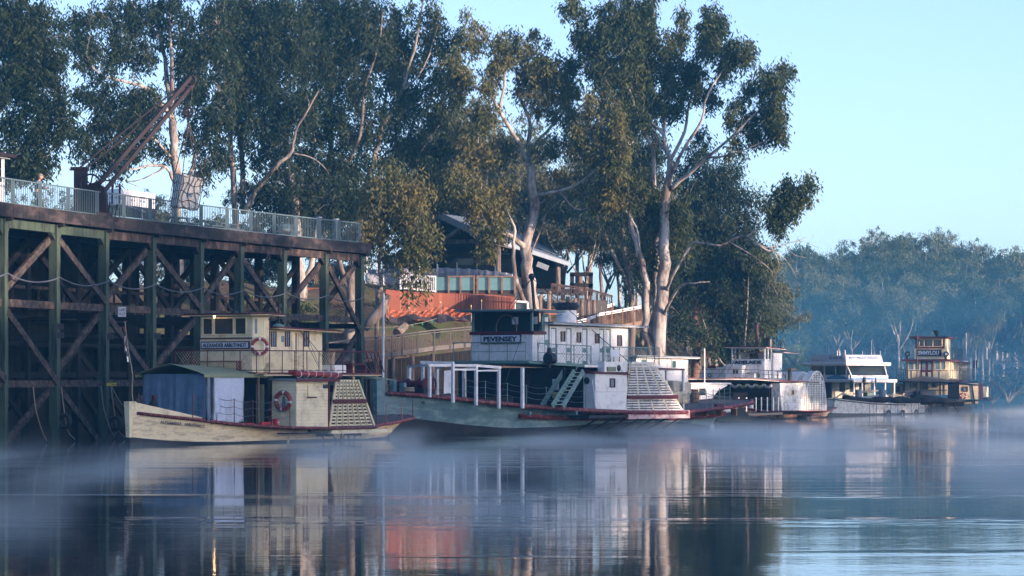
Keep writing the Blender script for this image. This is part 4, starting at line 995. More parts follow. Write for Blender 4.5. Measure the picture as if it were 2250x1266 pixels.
cn.part('jib', MB().beam(cp(214, 408, -.4), cp(419, 170, 5.2), .12, .20), RUSTRED); cn.part('jib', MB().beam(cp(231, 418, .5), cp(425, 184, 5.8), .12, .20), RUSTRED)
for t in np.linspace(.05, .93, 10):
    p, q = cp(214, 408, -.4).lerp(cp(419, 170, 5.2), t), cp(229, 417, .5).lerp(cp(424, 183, 5.8), min(1, t + .03)); cn.part('lattice_bar', MB().beam(p, q, .06, .08), RUSTRED)
cn.part('tie_rod', MB().tube([cp(172, 371, -.3), cp(412, 176, 5.2)], .045, 6), RUSTRED); cn.part('tie_rod', MB().tube([cp(186, 373, .3), cp(418, 186, 5.7)], .045, 6), RUSTRED)
cn.part('sheave', MB().torus(cp(421, 176, 5.4), (0, 1, 0), .2, .07, 16, 6), RUSTRED, smooth=True)
cn.part('hoist_cable', MB().tube([cp(424, 180, 5.4), cp(418, 240, 5.6)], .02, 5), IRON)
hb = cp(414, 246, 5.6); cn.part('hook_block', MB().torus(hb, (0, 1, 0), .22, .06, 18, 6).box(hb.x - .05, hb.x + .05, hb.y - .05, hb.y + .05, hb.z - .55, hb.z + .1), RUSTRED, smooth=False)
for px, h in ((172, .5), (236, .8), (252, .7)): cn.part('brace_rod', MB().beam((cp(px, 0).x, b.y, z0), (cp(px + 6, 0).x, b.y, z0 + h), .06), RUSTRED)
# bale in a rope net, hung from the hook
bl = Root('netted_bale', 'cream bale in a dark rope net hanging from the crane before the railing', 'bale', cp(414, 425, 5.6))
DB = 5.6
def quadp(u, v, w):
    """point on the tilted bale: u across 0..1, v down 0..1, w back 0..1"""
    tl, tr, br, b_l = Vector((401, 383)), Vector((448, 393)), Vector((433, 463)), Vector((389, 456))
    a_ = tl.lerp(tr, u); c = b_l.lerp(br, u); p = a_.lerp(c, v)
    off = Vector((-17 * w, 1 * w)); return cp(p.x + off.x, p.y + off.y - 3 * w, DB - .5 + w * 1.0)
mb = MB(); n = 6
for i in range(n):
    pass
bal = MB().hexa([quadp(0, 1, 0), quadp(1, 1, 0), quadp(1, 1, 1), quadp(0, 1, 1)], [quadp(0, 0, 0), quadp(1, 0, 0), quadp(1, 0, 1), quadp(0, 0, 1)])
BALE = mat('bale_canvas', (0.70, 0.66, 0.56), 0.85, 0.2, 4, 0.03, 6)
o = bl.part('canvas_sack', bal, BALE); bevel(o, .1, 3)
mb = MB(); NR = random.Random(4)
def netline(f):
    mb.tube([f(t) + Vector((NR.gauss(0, .015), 0, NR.gauss(0, .015))) for t in np.linspace(0, 1, 7)], .017, 4)
OUT = -.03
for k in range(5):
    u = k / 4
    netline(lambda t: quadp(min(1.02, max(-.02, u + .12 * math.sin(t * 6 + k))), t * 1.02, OUT)); netline(lambda t: quadp(-.03, t, u))
    netline(lambda t: quadp(1.03, t, u))
for k in range(5):
    v = k / 4 * .98 + .02
    netline(lambda t: quadp(t, v + .05 * math.sin(t * 9 + k * 2), OUT)); netline(lambda t: quadp(-.03, v + .03 * math.sin(t * 9 + k), t))
bl.part('rope_net', mb, mat('net_rope_dark', (0.09, 0.07, 0.06), .9), kind='stuff')
bl.part('print', MB().hexa([quadp(.35, .62, -.02), quadp(.62, .62, -.02), quadp(.62, .62, .0), quadp(.35, .62, 0)], [quadp(.35, .5, -.02), quadp(.62, .5, -.02), quadp(.62, .5, 0), quadp(.35, .5, 0)]), SIGNGREY)
for uu, ww in ((0, 0), (1, 0), (1, 1), (0, 1)): bl.part('sling', MB().tube([quadp(uu, 0, ww), hb + Vector((0, 0, -.5))], .025, 5), mat('net_rope_dark', (0, 0, 0)))

# picnic tables, barrels and a bench seen through the pickets
def picnic(px, back, label, ln=2.0):
    P0 = dpos(px, back); d, n_ = wdir(px), inl(px)
    t = Root('picnic_table', label, 'table', P0, 'picnic tables on the wharf deck')
    def P(a_, b_, z): return P0 + d * a_ + n_ * b_ + Vector((0, 0, z))
    for b_ in (-.28, 0, .28): slab(t, 'top_board', P, -ln / 2, ln / 2, b_ - .13, b_ + .13, .72, .77, BLUEF)
    for b_ in (-.75, .75): slab(t, 'seat_board', P, -ln / 2, ln / 2, b_ - .14, b_ + .14, .42, .47, BLUEF)
    for a_ in (-ln / 2 + .3, ln / 2 - .3):
        for s in (-1, 1): t.part('leg', MB().beam(P(a_, s * .75, 0), P(a_, s * .2, .72), .08), BLUEF)
        t.part('crossbar', MB().beam(P(a_, -.8, .4), P(a_, .8, .4), .07), BLUEF)
picnic(480, 2.5, 'grey blue picnic table behind the railing, left of the middle ones'); picnic(545, 2.6, 'grey blue picnic table behind the railing under the leaning pale limb'); picnic(600, 3.2, 'grey blue picnic table standing nearest the bollards')
bn = Root('bench', 'low dark red bench behind the railing near the wharf end', 'bench', dpos(655, 1.2))
def bp(a_, b_, z): return bn.loc + wdir(655) * a_ + inl(655) * b_ + Vector((0, 0, z))
slab(bn, 'seat', bp, -1.3, 1.3, -.2, .2, .38, .48, RUSTRED)
for a_ in (-1.1, 1.1): slab(bn, 'leg', bp, a_ - .05, a_ + .05, -.18, .18, 0, .38, RUSTRED)
for px, bk, lb in ((694, 2.0, 'grey blue barrel on the wharf deck, left of a pair by the bollards'), (712, 2.3, 'grey blue barrel on the wharf deck, right of a pair by the bollards')):
    p = dpos(px, bk); rr = [.3, .37, .4, .37, .3]
    b_ = thing('barrel', lb, 'barrel', p, 0, 'barrels on the wharf deck'); part('staves', MB().tube([(0, 0, z) for z in (0, .25, .5, .75, 1.0)], rr, 14), BLUEF, b_, smooth=True)
    for z, r0 in ((.22, .375), (.78, .375)): part('hoop', MB().torus((0, 0, z), (0, 0, 1), r0, .02, 16, 5), IRON, b_)
st = Root('slatted_awning_table', 'white slatted sloping table beside the hanging bale on the deck', 'table', dpos(350, 2.0))
def sp(a_, b_, z): return st.loc + wdir(350) * a_ + inl(350) * b_ + Vector((0, 0, z))
for k in range(6): st.part('slat', MB().beam(sp(-1.4, -.5 + k * .2, 1.0), sp(1.4, -.5 + k * .2, .72), .16, .03), STEELW)
for a_ in (-1.2, 1.2):
    for b_ in (-.5, .5): st.part('leg', MB().beam(sp(a_, b_, 0), sp(a_, b_, .85), .07), STEELW)

# person on the wharf
def skin_body(name, joints, edges, m, parent, sub=2):
    me = bpy.data.meshes.new(name); me.from_pydata([j[0] for j in joints], edges, []); me.update()
    o = bpy.data.objects.new(name, me); COL.objects.link(o)
    o.modifiers.new('skin', 'SKIN'); sk = me.skin_vertices[0].data
    for i, j in enumerate(joints):
        r = j[1]; sk[i].radius = r if isinstance(r, tuple) else (r, r)
    sk[0].use_root = True
    s = o.modifiers.new('sub', 'SUBSURF'); s.levels = sub; s.render_levels = sub
    dg = bpy.context.evaluated_depsgraph_get(); m2 = bpy.data.meshes.new_from_object(o.evaluated_get(dg)); bpy.data.objects.remove(o)
    m2.name = name; m2.materials.clear(); m2.materials.append(m); m2.shade_smooth()
    o = bpy.data.objects.new(name, m2); COL.objects.link(o); o.parent = parent; return o
SKINM = mat('skin', (0.45, 0.26, 0.18), .55, .08)
pr = thing('person', 'person in a camouflage cap, blue jacket and jeans leaning at the wharf railing', 'person', dpos(113, .75), 0)
JN = mat('blue_denim', (0.06, 0.10, 0.17), .8, .2, 8); JK = mat('blue_work_jacket', (0.10, 0.13, 0.20), .8, .2, 6); CAPM = mat('camouflage_cap', (0.10, 0.11, 0.08), .8, .2, 10, col2=(.25, .24, .2), amt=.6, cscale=14)
# the body is one surface: pelvis, spine, neck, legs, arms with hands on the rail ahead
J = [((0, 0, .95), (.15, .12)), ((0.03, 0, 1.18), (.15, .11)), ((.07, 0, 1.38), (.18, .12)), ((.10, 0, 1.50), (.07, .06)), ((.14, 0, 1.58), .055),
     ((.0, .10, .86), .10), ((.06, .12, .48), .075), ((-.05, .13, .09), .05), ((.10, .14, .03), .04),
     ((.0, -.10, .86), .10), ((.14, -.12, .50), .075), ((.10, -.13, .09), .05), ((.26, -.14, .03), .04),
     ((.07, .2, 1.42), .065), ((.16, .26, 1.16), .05), ((.40, .22, 1.12), .035), ((.50, .20, 1.13), .03),
     ((.07, -.2, 1.42), .065), ((.20, -.26, 1.16), .05), ((.44, -.22, 1.14), .035), ((.54, -.20, 1.15), .03)]
E = [(0, 1), (1, 2), (2, 3), (3, 4), (0, 5), (5, 6), (6, 7), (7, 8), (0, 9), (9, 10), (10, 11), (11, 12), (2, 13), (13, 14), (14, 15), (15, 16), (2, 17), (17, 18), (18, 19), (19, 20)]
body = skin_body('body', J, E, SKINM, pr)
part('head', MB().sphere((.17, 0, 1.68), .115, 14, 10, (1.0, .8, 1.15)), SKINM, pr, smooth=True)
part('nose', MB().sphere((.285, 0, 1.665), .022, 8, 6, (1.1, .7, 1.3)), SKINM, pr, smooth=True)
for s in (-1, 1):
    part('ear', MB().sphere((.16, .092 * s, 1.67), .028, 8, 6, (.8, .4, 1.2)), SKINM, pr, smooth=True); part('eye', MB().sphere((.265, .035 * s, 1.70), .012, 8, 6), BLACKP, pr)
part('mouth', MB().box(.268, .275, -.03, .03, 1.615, 1.622), MAROON, pr)
part('cap', MB().sphere((.155, 0, 1.755), .125, 14, 8, (1.0, .85, .75)).box(.2, .36, -.08, .08, 1.725, 1.745), CAPM, pr, smooth=False)
Jk = [(tuple(Vector(p) * 1.0), (r[0] + .03, r[1] + .03) if isinstance(r, tuple) else r + .022) for p, r in J]
jac = skin_body('jacket', [Jk[0], Jk[1], Jk[2], ((.09, 0, 1.47), .08), Jk[13], Jk[14], Jk[15], Jk[17], Jk[18], Jk[19]], [(0, 1), (1, 2), (2, 3), (2, 4), (4, 5), (5, 6), (2, 7), (7, 8), (8, 9)], JK, pr)
skin_body('jeans', [((0, 0, .97), (.165, .135)), Jk[5], Jk[6], ((-.05, .13, .12), .065), Jk[9], Jk[10], ((.10, -.13, .12), .065)], [(0, 1), (1, 2), (2, 3), (0, 4), (4, 5), (5, 6)], JN, pr)
for hx, hy, s in ((.52, .20, 1), (.56, -.20, -1)):      # hands: palm is the end of the arm, with five fingers closing on the rail
    for k in range(4): part('finger', MB().tube([(hx, hy + (k - 1.5) * .02, 1.14), (hx + .05 - .004 * abs(k - 1), hy + (k - 1.5) * .024, 1.145), (hx + .065, hy + (k - 1.5) * .024, 1.11)], [.011, .010, .008], 6), SKINM, pr)
    part('thumb', MB().tube([(hx - .01, hy - .03 * s, 1.14), (hx + .03, hy - .055 * s, 1.12)], [.012, .009], 6), SKINM, pr)
for p in (J[8], J[12]): part('boot', MB().sphere((p[0][0] - .05, p[0][1], .05), .1, 10, 6, (1.35, .5, .5)), BLACKP, pr, smooth=True)

# ------------------------------------------------------------------ bank: pavilion, fences, walkways
def seg(px0, y0, D0, px1, y1, D1, t): return at(px0 + (px1 - px0) * t, y0 + (y1 - y0) * t, D0 + (D1 - D0) * t)
pv = Root('pavilion', 'open timber pavilion with low grey metal roof and dark interior behind the gums', 'pavilion', at(1060, 620, 246))
A = at(964, 469, 246)
pv.part('roof', MB().hexa([at(966, 474, 244), at(1066, 520, 238), at(1250, 582, 247), at(1250, 578, 262)], [at(964, 469, 244), at(1066, 514, 238), at(1250, 575, 247), at(1240, 568, 266)]), ROOFM)
pv.part('roof', MB().hexa([at(966, 474, 244), at(1235, 560, 268), at(1070, 482, 276), at(985, 478, 268)], [at(964, 469, 244), at(1240, 566, 266), at(1075, 484, 272), at(985, 474, 268)]), ROOFM)
pv.part('roof', MB().hexa([at(964, 474, 244), at(975, 478, 268), at(860, 548, 268), at(846, 560, 244)], [at(964, 469, 244), at(975, 473, 268), at(858, 542, 268), at(843, 554, 244)]), ROOFM)
pv.part('barge_board', MB().beam(at(964, 473, 243.8), at(1066, 521, 237.8), .08, .5), BLACKP); pv.part('barge_board', MB().beam(at(1066, 521, 237.8), at(1250, 581, 246.8), .08, .3), GREYM)
pv.part('tie_beam', MB().beam(at(890, 531, 244.2), at(1050, 531, 244.2), .3, .32), LOGM)
pv.part('strut', MB().beam(at(972, 528, 244.2), at(1010, 503, 243), .22), LOGM)
for px, y0, y1, D in ((1095, 540, 625, 240), (1226, 572, 650, 247), (900, 540, 625, 244), (1010, 540, 625, 262), (1150, 540, 625, 262), (1275, 600, 640, 250)):
    pv.part('pole', MB().cyl(at(px, y1, D), at(px, y0, D), .2, 10), LOGM)
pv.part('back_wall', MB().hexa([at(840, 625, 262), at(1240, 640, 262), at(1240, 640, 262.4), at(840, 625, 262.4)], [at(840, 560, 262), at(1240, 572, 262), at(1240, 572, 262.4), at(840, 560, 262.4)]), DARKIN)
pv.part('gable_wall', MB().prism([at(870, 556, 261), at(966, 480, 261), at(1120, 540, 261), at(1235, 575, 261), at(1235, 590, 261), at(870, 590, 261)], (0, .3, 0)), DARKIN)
pv.part('floor', MB().hexa([at(830, 634, 236), at(1290, 650, 236), at(1290, 640, 264), at(830, 630, 264)], [at(830, 630, 236), at(1290, 646, 236), at(1290, 636, 264), at(830, 626, 264)]), GREYWOOD)
pv.part('side_rafter', MB().beam(at(1180, 580, 240), at(1205, 590, 240), .5, .4), GREYM)
# van parked under the pavilion
van = Root('parked_van', 'dark van with long side windows parked under the pavilion roof', 'van', at(1060, 622, 252))
vb = [(985, 600), (985, 582), (1000, 566), (1050, 560), (1128, 562), (1132, 600)]
van.part('body', MB().prism([at(px, py, 251) for px, py in vb], (0, 2, 0)), mat('dark_green_car_paint', (.02, .03, .03), .25))
for x0, x1 in ((1003, 1040), (1046, 1082), (1088, 1122)): van.part('window', MB().prism([at(x0, 582, 250.95), at(x0 + 3, 569, 250.95), at(x1, 568, 250.95), at(x1, 582, 250.95)], (0, .1, 0)), mat('green_tinted_glass', (.06, .11, .10), .1))
for px in (1005, 1110): van.part('wheel', MB().cyl(at(px, 602, 250.9), at(px, 602, 251.2), .34, 16), BLACKP)
van.part('roof_rack', MB().beam(at(1040, 557, 251.5), at(1120, 558, 251.5), .05), STEELW)
# shade cloth screens on mesh frames
for n_, (x0, y0, x1, y1, b0, b1, D, lb) in enumerate([(803, 590, 962, 588, 640, 640, 232, 'grey shade cloth stretched on temporary fence panels left of the glass screens'),
                                                      (960, 586, 1048, 590, 612, 614, 234, 'grey shade cloth over the temporary fence before the pavilion van'), (1048, 590, 1128, 600, 612, 614, 234, 'pale tilted shade cloth behind the right glass screens')]):
    s_ = Root('cloth_screen', lb, 'screen', at((x0 + x1) / 2, 640, D), 'shade cloth screens before the pavilion')
    mb = MB(); N = 24; vs = []
    for i in range(N + 1):
        t = i / N; px = x0 + (x1 - x0) * t; w_ = .06 * math.sin(i * 1.9) + .04 * math.sin(i * 5.1)
        sag = 2.5 * abs(math.sin(i * .5))
        vs += [at(px, b0 + (b1 - b0) * t, D + w_), at(px, y0 + (y1 - y0) * t + sag, D + w_ * .4)]
    mb.add(vs, [(2 * i, 2 * i + 2, 2 * i + 3, 2 * i + 1) for i in range(N)]); o = s_.part('cloth', mb, CLOTH, smooth=True)
    so = o.modifiers.new('thick', 'SOLIDIFY'); so.thickness = .02
    for t in np.linspace(0, 1, 3 if n_ else 5):
        px = x0 + (x1 - x0) * t; s_.part('frame_post', MB().cyl(at(px, b0 + 4, D - .1), at(px, y0 - 10, D - .1), .03, 6), STEELW)
# mesh fence and white roofing at the far end of the wharf
mf = Root('wire_mesh_fence', 'wire mesh fence panels above the grey cloth beside the wharf end', 'fence', at(850, 620, 230))
for px in (806, 828, 870, 910): mf.part('post', MB().cyl(at(px, 600, 229), at(px, 552, 229), .04, 6), STEELW)
mb = MB()
for k in range(26):
    mb.beam(at(806 + k * 4, 592, 229), at(806 + k * 4 + 10, 556, 229), .012); mb.beam(at(806 + k * 4 + 10, 592, 229), at(806 + k * 4, 556, 229), .012)
mf.part('mesh', mb, GREYM, kind='stuff')
# white baluster gate
gt = Root('white_picket_fence', 'short white upright baluster fence above the redwood boards', 'fence', at(918, 640, 224))
gt.part('rail', MB().beam(at(880, 603, 224), at(957, 608, 224), .09, .09), STEELW); gt.part('rail', MB().beam(at(880, 633, 224), at(957, 640, 224), .09, .09), STEELW)
for px in (880, 918, 957): t = (px - 880) / 77; gt.part('post', MB().beam(at(px, 636 + 7 * t, 224), at(px, 601 + 5 * t, 224), .10), STEELW)
for k in range(1, 18):
    px = 880 + 77 * k / 18; t = k / 18; gt.part('picket', MB().beam(at(px, 633 + 7 * t, 224), at(px, 604 + 5 * t, 224), .045), STEELW)
# glass panel balustrade
gp = Root('glass_balustrade', 'balustrade of greenish glass panels in brown posts on a dark plinth', 'balustrade', at(1045, 650, 224))
for x0, x1, d in ((959, 984, .9), (988, 1010, .9), (1014, 1040, .9), (1025, 1044, 1.2), (1051, 1073, 0), (1077, 1101, 0), (1105, 1130, 0)):
    if x0 == 1025: continue
    gp.part('glass_panel', MB().hexa([at(x0, 638, 224), at(x1, 638, 224), at(x1, 638, 224.1), at(x0, 638, 224.1)], [at(x0, 609, 224), at(x1, 609, 224), at(x1, 609, 224.1), at(x0, 609, 224.1)]), mat('teal_glass', (.10, .22, .24), .08, .15, 3, spec=.8))
for px in (986, 1012, 1042, 1049, 1075, 1103, 1131): gp.part('post', MB().beam(at(px, 645, 223.9), at(px, 607, 223.9), .12), BROWNWOOD)
gp.part('top_rail', MB().beam(at(984, 608, 223.9), at(1043, 607, 223.9), .09), BROWNWOOD); gp.part('top_rail', MB().beam(at(1048, 607, 223.9), at(1132, 608, 223.9), .09), BROWNWOOD)
gp.part('plinth', MB().hexa([at(957, 652, 224), at(1132, 665, 224), at(1132, 665, 226), at(957, 652, 226)], [at(957, 641, 224), at(1132, 640, 224), at(1132, 640, 226), at(957, 641, 226)]), mat('dark_brown_boards', (.05, .03, .025), .7))
gp.part('side_wall', MB().hexa([at(1132, 665, 224), at(1146, 662, 230), at(1146, 662, 230.3), at(1132, 665, 224.3)], [at(1132, 607, 224), at(1146, 610, 230), at(1146, 610, 230.3), at(1132, 607, 224.3)]), GREYWOOD)
# redwood fence, board by board
rf = Root('redwood_fence', 'curving fence of new orange redwood boards above the grassy bank', 'fence', at(990, 700, 219))
N = 46; m_r = [mesh_of('board', MB().box(-.098, .098, -.015, .015, -1.95, 0)) for _ in range(2)]
m_r[0].materials.append(REDWOOD); m_r[1].materials.append(REDWOOD2); RR = random.Random(9)
for k in range(N):
    t = (k + .5) / N; px = 848 + (1131 - 848) * t; D = 217.5 + 3.5 * math.sin(t * 3.0); py = 636 + 17 * t + (2 * math.sin(t * 6))
    o = bpy.data.objects.new('board', m_r[RR.random() < .4]); COL.objects.link(o); o.parent = rf.e
    o.location = at(px, py, D) - rf.loc; o.rotation_euler = (0, RR.uniform(-.006, .006), .14 - .5 * t * 0.3); o.scale.z = RR.uniform(.985, 1.01)
for z in (.35, 1.4): rf.part('back_rail', MB().tube([at(848 + 283 * t, 636 + 17 * t, 217.62 + 3.5 * math.sin(t * 3.0)) - Vector((0, 0, z)) for t in np.linspace(0, 1, 12)], .04, 4), BROWNWOOD)
# orange safety mesh with stakes
sm = Root('safety_mesh', 'sagging orange plastic safety mesh on stakes below the redwood fence', 'mesh fence', at(950, 700, 214))
stk = [(852, 676), (898, 684), (968, 672), (1035, 680), (1058, 668)]
for px, py in stk: sm.part('stake', MB().cyl(at(px, 712, 213.9), at(px, py - 6, 213.9), .03, 6), BLACKP); sm.part('stake_cap', MB().cyl(at(px, py - 6, 213.9), at(px, py - 9, 213.9), .045, 6), YELLOW)
mb = MB(); M_, R_ = 90, 9; grid = []
for i in range(M_ + 1):
    px = 850 + 188 * i / M_
    for (a_, ya), (b_, yb) in zip(stk[:-1], stk[1:]):
        if a_ <= px <= b_ or (b_ == 1058 and px >= a_):
            t = min(1, max(0, (px - a_) / (b_ - a_))); break
    top = ya + (yb - ya) * t + 9 * 4 * t * (1 - t) * .6; bot = top + 24 - 6 * math.sin(t * math.pi) + 3 * math.sin(i * .7)
    grid.append([at(px, top + (bot - top) * j / R_, 214 + .12 * math.sin(i * .9 + j)) for j in range(R_ + 1)])
for i in range(M_ + 1):
    mb.tube(grid[i], .014, 3, cap=False)
for j in range(R_ + 1): mb.tube([grid[i][j] for i in range(0, M_ + 1, 2)], .018, 3, cap=False)
sm.part('netting', mb, MESHO, kind='stuff')
sm.part('ground_sheet', MB().add([at(855 + 18 * k, 694 + (5 * math.sin(k * 1.7)), 213.6) for k in range(11)] + [at(855 + 18 * k, 706 + 5 * math.sin(k * 1.3), 212.4) for k in range(11)], [(k, k + 1, k + 12, k + 11) for k in range(10)]), mat('grey_black_netting', (.07, .055, .06), .9, .4, 9))
s2 = Root('safety_mesh', 'low orange safety mesh strip between the gum trunk and the log posts', 'mesh fence', at(1190, 690, 222))
mb = MB()
for k in range(60): mb.beam(at(1134 + 2 * k, 691, 222), at(1134 + 2 * k, 680, 222), .015)
for j in range(6): mb.beam(at(1134, 680 + 2.2 * j, 222), at(1252, 680 + 2.2 * j, 222), .02)
s2.part('netting', mb, MESHO, kind='stuff')
wf = Root('white_window_frame', 'low white framed opening under the end of the redwood fence', 'opening', at(1150, 690, 223.5))
for p, q in (((1131, 662), (1160, 664)), ((1131, 662), (1131, 690)), ((1160, 664), (1160, 690))): wf.part('frame', MB().beam(at(*p, 223.4), at(*q, 223.4), .14), STEELW)
wf.part('pane', MB().hexa([at(1132, 688, 223.6), at(1160, 688, 223.6), at(1160, 688, 223.7), at(1132, 688, 223.7)], [at(1132, 664, 223.6), at(1160, 664, 223.6), at(1160, 664, 223.7), at(1132, 664, 223.7)]), GLASS)
# log retaining posts
rw = Root('retaining_wall', 'dark board retaining wall behind a row of cut log posts', 'wall', at(1280, 715, 231))
for k in range(9): rw.part('board', MB().hexa([at(1218 + 13 * k, 716, 231), at(1230.6 + 13 * k, 716, 231), at(1230.6 + 13 * k, 716, 231.3), at(1218 + 13 * k, 716, 231.3)], [at(1218 + 13 * k, 660, 231), at(1230.6 + 13 * k, 660, 231), at(1230.6 + 13 * k, 660, 231.3), at(1218 + 13 * k, 660, 231.3)]), GREYWOOD)
lg = ['short log post', 'log post beside the white funnel', 'log post before the retaining boards', 'log post at the ramp head', 'weathered cut log post']
for k, (px, y0, w_) in enumerate([(1187, 648, 9), (1206, 640, 10), (1247, 652, 9), (1263, 655, 9), (1278, 655, 9), (1292, 657, 8), (1305, 659, 8)]):
    D = 229 if k > 1 else 226; p = at(px, 700, D); h = at(px, y0, D).z - p.z
    t = ['leftmost pale log post beside the pale gum trunk', 'second pale log post, just right of the pale gum trunk', 'cut log post right behind the white funnel', 'cut log post, second right of the white funnel', 'cut log post in the middle of the row right of the funnel', 'cut log post, second from the right end of its row', 'cut log post at the right end of its row by the ramp'][k]
    solo('log_post', MB().tube([(0, 0, -.8), (0, 0, h * .5), (.02, 0, h)], [w_ / 2 * D / FPX * 1.05, w_ / 2 * D / FPX, w_ / 2 * D / FPX * .95], 10), LOGM, t, 'log post', 'cut log posts along the retaining wall', loc=p)

def walkway(name, label, pts, h, dp, wood, post_px, railm=None, deck_t=.3, thick=.9, cat='walkway', rails2=True):
    """pts: (px, y_of_top_rail, D); balustrade h high over a deck; posts at pixel columns"""
    railm = railm or wood
    w_ = Root(name, label, cat, at(*pts[0]) - Vector((0, 0, h)))
    def top(px):
        for (a0, b0, c0), (a1, b1, c1) in zip(pts[:-1], pts[1:]):
            if a0 <= px <= a1: t = (px - a0) / (a1 - a0); return at(px, b0 + (b1 - b0) * t, c0 + (c1 - c0) * t)
        return at(*pts[-1])
    for (p0, p1) in zip(pts[:-1], pts[1:]):
        a_, b_ = at(*p0), at(*p1); dn = Vector((0, 0, h)); bk = Vector((.1, dp, 0))
        w_.part('top_rail', MB().beam(a_, b_, .09, .07), railm)
        if rails2: w_.part('mid_rail', MB().beam(a_ - Vector((0, 0, .16)), b_ - Vector((0, 0, .16)), .05, .05), railm); w_.part('far_rail', MB().beam(a_ + bk, b_ + bk, .09, .07), railm)
        w_.part('deck', MB().hexa([a_ - dn - Vector((0, 0, deck_t)), b_ - dn - Vector((0, 0, deck_t)), b_ - dn + bk - Vector((0, 0, deck_t)), a_ - dn + bk - Vector((0, 0, deck_t))], [a_ - dn, b_ - dn, b_ - dn + bk, a_ - dn + bk]), wood)
        L_ = abs(p1[0] - p0[0]); n = int(L_ / 4.0); mb = MB()
        for k in range(n):
            q = top(p0[0] + (p1[0] - p0[0]) * (k + .5) / n); mb.beam(q - Vector((0, -.05, h)), q - Vector((0, -.05, .18)), .062, .03)
            mb.beam(q - Vector((0, 0, h)) + bk, q - Vector((0, 0, .18)) + bk, .062, .03)
        w_.part('balusters', mb, wood, kind='stuff')
    for px in post_px: q = top(px); w_.part('post', MB().beam(q - Vector((0, .08, h + deck_t + .1)), q + Vector((0, -.08, .05)), .10), wood)
    return w_
wk = walkway('ramp_walkway', 'grey timber walkway with close balusters sloping down behind the wharf end', [(700, 757, 201), (800, 742, 203), (862, 738, 206), (950, 726, 209), (1060, 716, 213)], 1.05, 1.6, GREYWOOD, (720, 745, 773, 800, 824, 861, 884, 918, 955, 990, 1022))
for px, y1 in ((846, 850), (863, 850), (845, 850), (905, 830), (950, 820), (770, 850)): q = at(px, 792 - (px - 800) * .1, 206); wk.part('pile', MB().cyl((q.x, q.y + .6, gz(q.x, q.y) - 1), (q.x, q.y + .6, q.z), .14, 8), LOGM)
walkway('ramp_walkway', 'sunlit brown timber ramp rising right behind the white funnelled boat', [(1215, 717, 223), (1290, 700, 226), (1320, 688, 228), (1345, 684, 230), (1414, 671, 234)], 1.1, 1.5, BROWNWOOD, (1240, 1268, 1290, 1311, 1330, 1344, 1368, 1392, 1412), STEELW)
walkway('ramp_walkway', 'upper brown timber ramp rising behind the sunlit one', [(1212, 705, 229), (1270, 690, 231), (1348, 667, 235)], 1.1, 1.2, BROWNWOOD, (1230, 1262, 1290, 1318, 1346), STEELW)
walkway('deck_balustrade', 'dark brown balustrade of the deck right of the pavilion', [(1210, 623, 233), (1290, 634, 236), (1345, 650, 238)], 1.5, 2.5, mat('dark_brown_timber', (.06, .04, .035), .8, .3), (1212, 1225, 1240, 1255, 1270, 1285, 1298, 1312, 1326, 1344), cat='balustrade')
hs = Root('log_hoist_frame', 'dark squared timber frame standing on the deck right of the pavilion', 'frame', at(1275, 650, 236))
for p, q in (((1257, 650), (1257, 602)), ((1298, 650), (1298, 602)), ((1252, 603), (1303, 603)), ((1252, 626), (1303, 628))): hs.part('beam', MB().beam(at(*p, 236.5), at(*q, 236.5), .3), POSTD)
# leaning dead log by the wharf end and driftwood
solo('leaning_dead_log', MB().tube([at(800, 722, 205), at(820, 700, 205), at(838, 682, 205), at(851, 650, 205.5)], [.30, .34, .36, .22], 9), BARKD, 'thick dark dead log leaning up the bank beside the wharf end post', 'log', smooth=True)
solo('cut_log', MB().tube([at(872, 732, 208), at(890, 716, 209)], [.3, .26], 9), LOGM, 'short cut log lying on the grassy bank above the walkway', 'log')
# oddments under and behind the far bays of the wharf
sh = Root('tan_shed', 'tan walled shed half seen through the far wharf bays', 'shed', at(716, 640, 238))
sh.part('wall', MB().hexa([at(690, 645, 238), at(735, 645, 238), at(735, 645, 241), at(690, 645, 241)], [at(690, 585, 238), at(735, 585, 238), at(735, 585, 241), at(690, 585, 241)]), TANB)
sh.part('roof', MB().hexa([at(685, 586, 237.5), at(740, 586, 237.5), at(740, 584, 241.5), at(685, 584, 241.5)], [at(685, 580, 237.5), at(740, 580, 237.5), at(740, 578, 241.5), at(685, 578, 241.5)]), ROOFM)
for k, (px, py, D, m_, lb) in enumerate([(560, 665, 222, REDWOOD, 'orange lit crate among the posts below the deck, left one'), (690, 655, 224, mat('terracotta', (.42, .14, .07), .7), 'terracotta coloured tub on the bank seen through the last but one bay'), (735, 665, 226, REDWOOD2, 'orange crate on the bank seen through the last bay')]):
    p = at(px, py, D); c = thing('storage_crate', lb, 'crate', p, 0, 'orange crates behind the wharf')
    for z in (0, .22, .44): part('board', MB().box(-.6, .6, -.3, -.26, z, z + .19), m_, c)
    for x in (-.57, .57): part('corner_post', MB().box(x - .03, x + .03, -.26, .3, 0, .66), m_, c)
    part('lid', MB().box(-.62, .62, -.32, .32, .66, .7), m_, c)
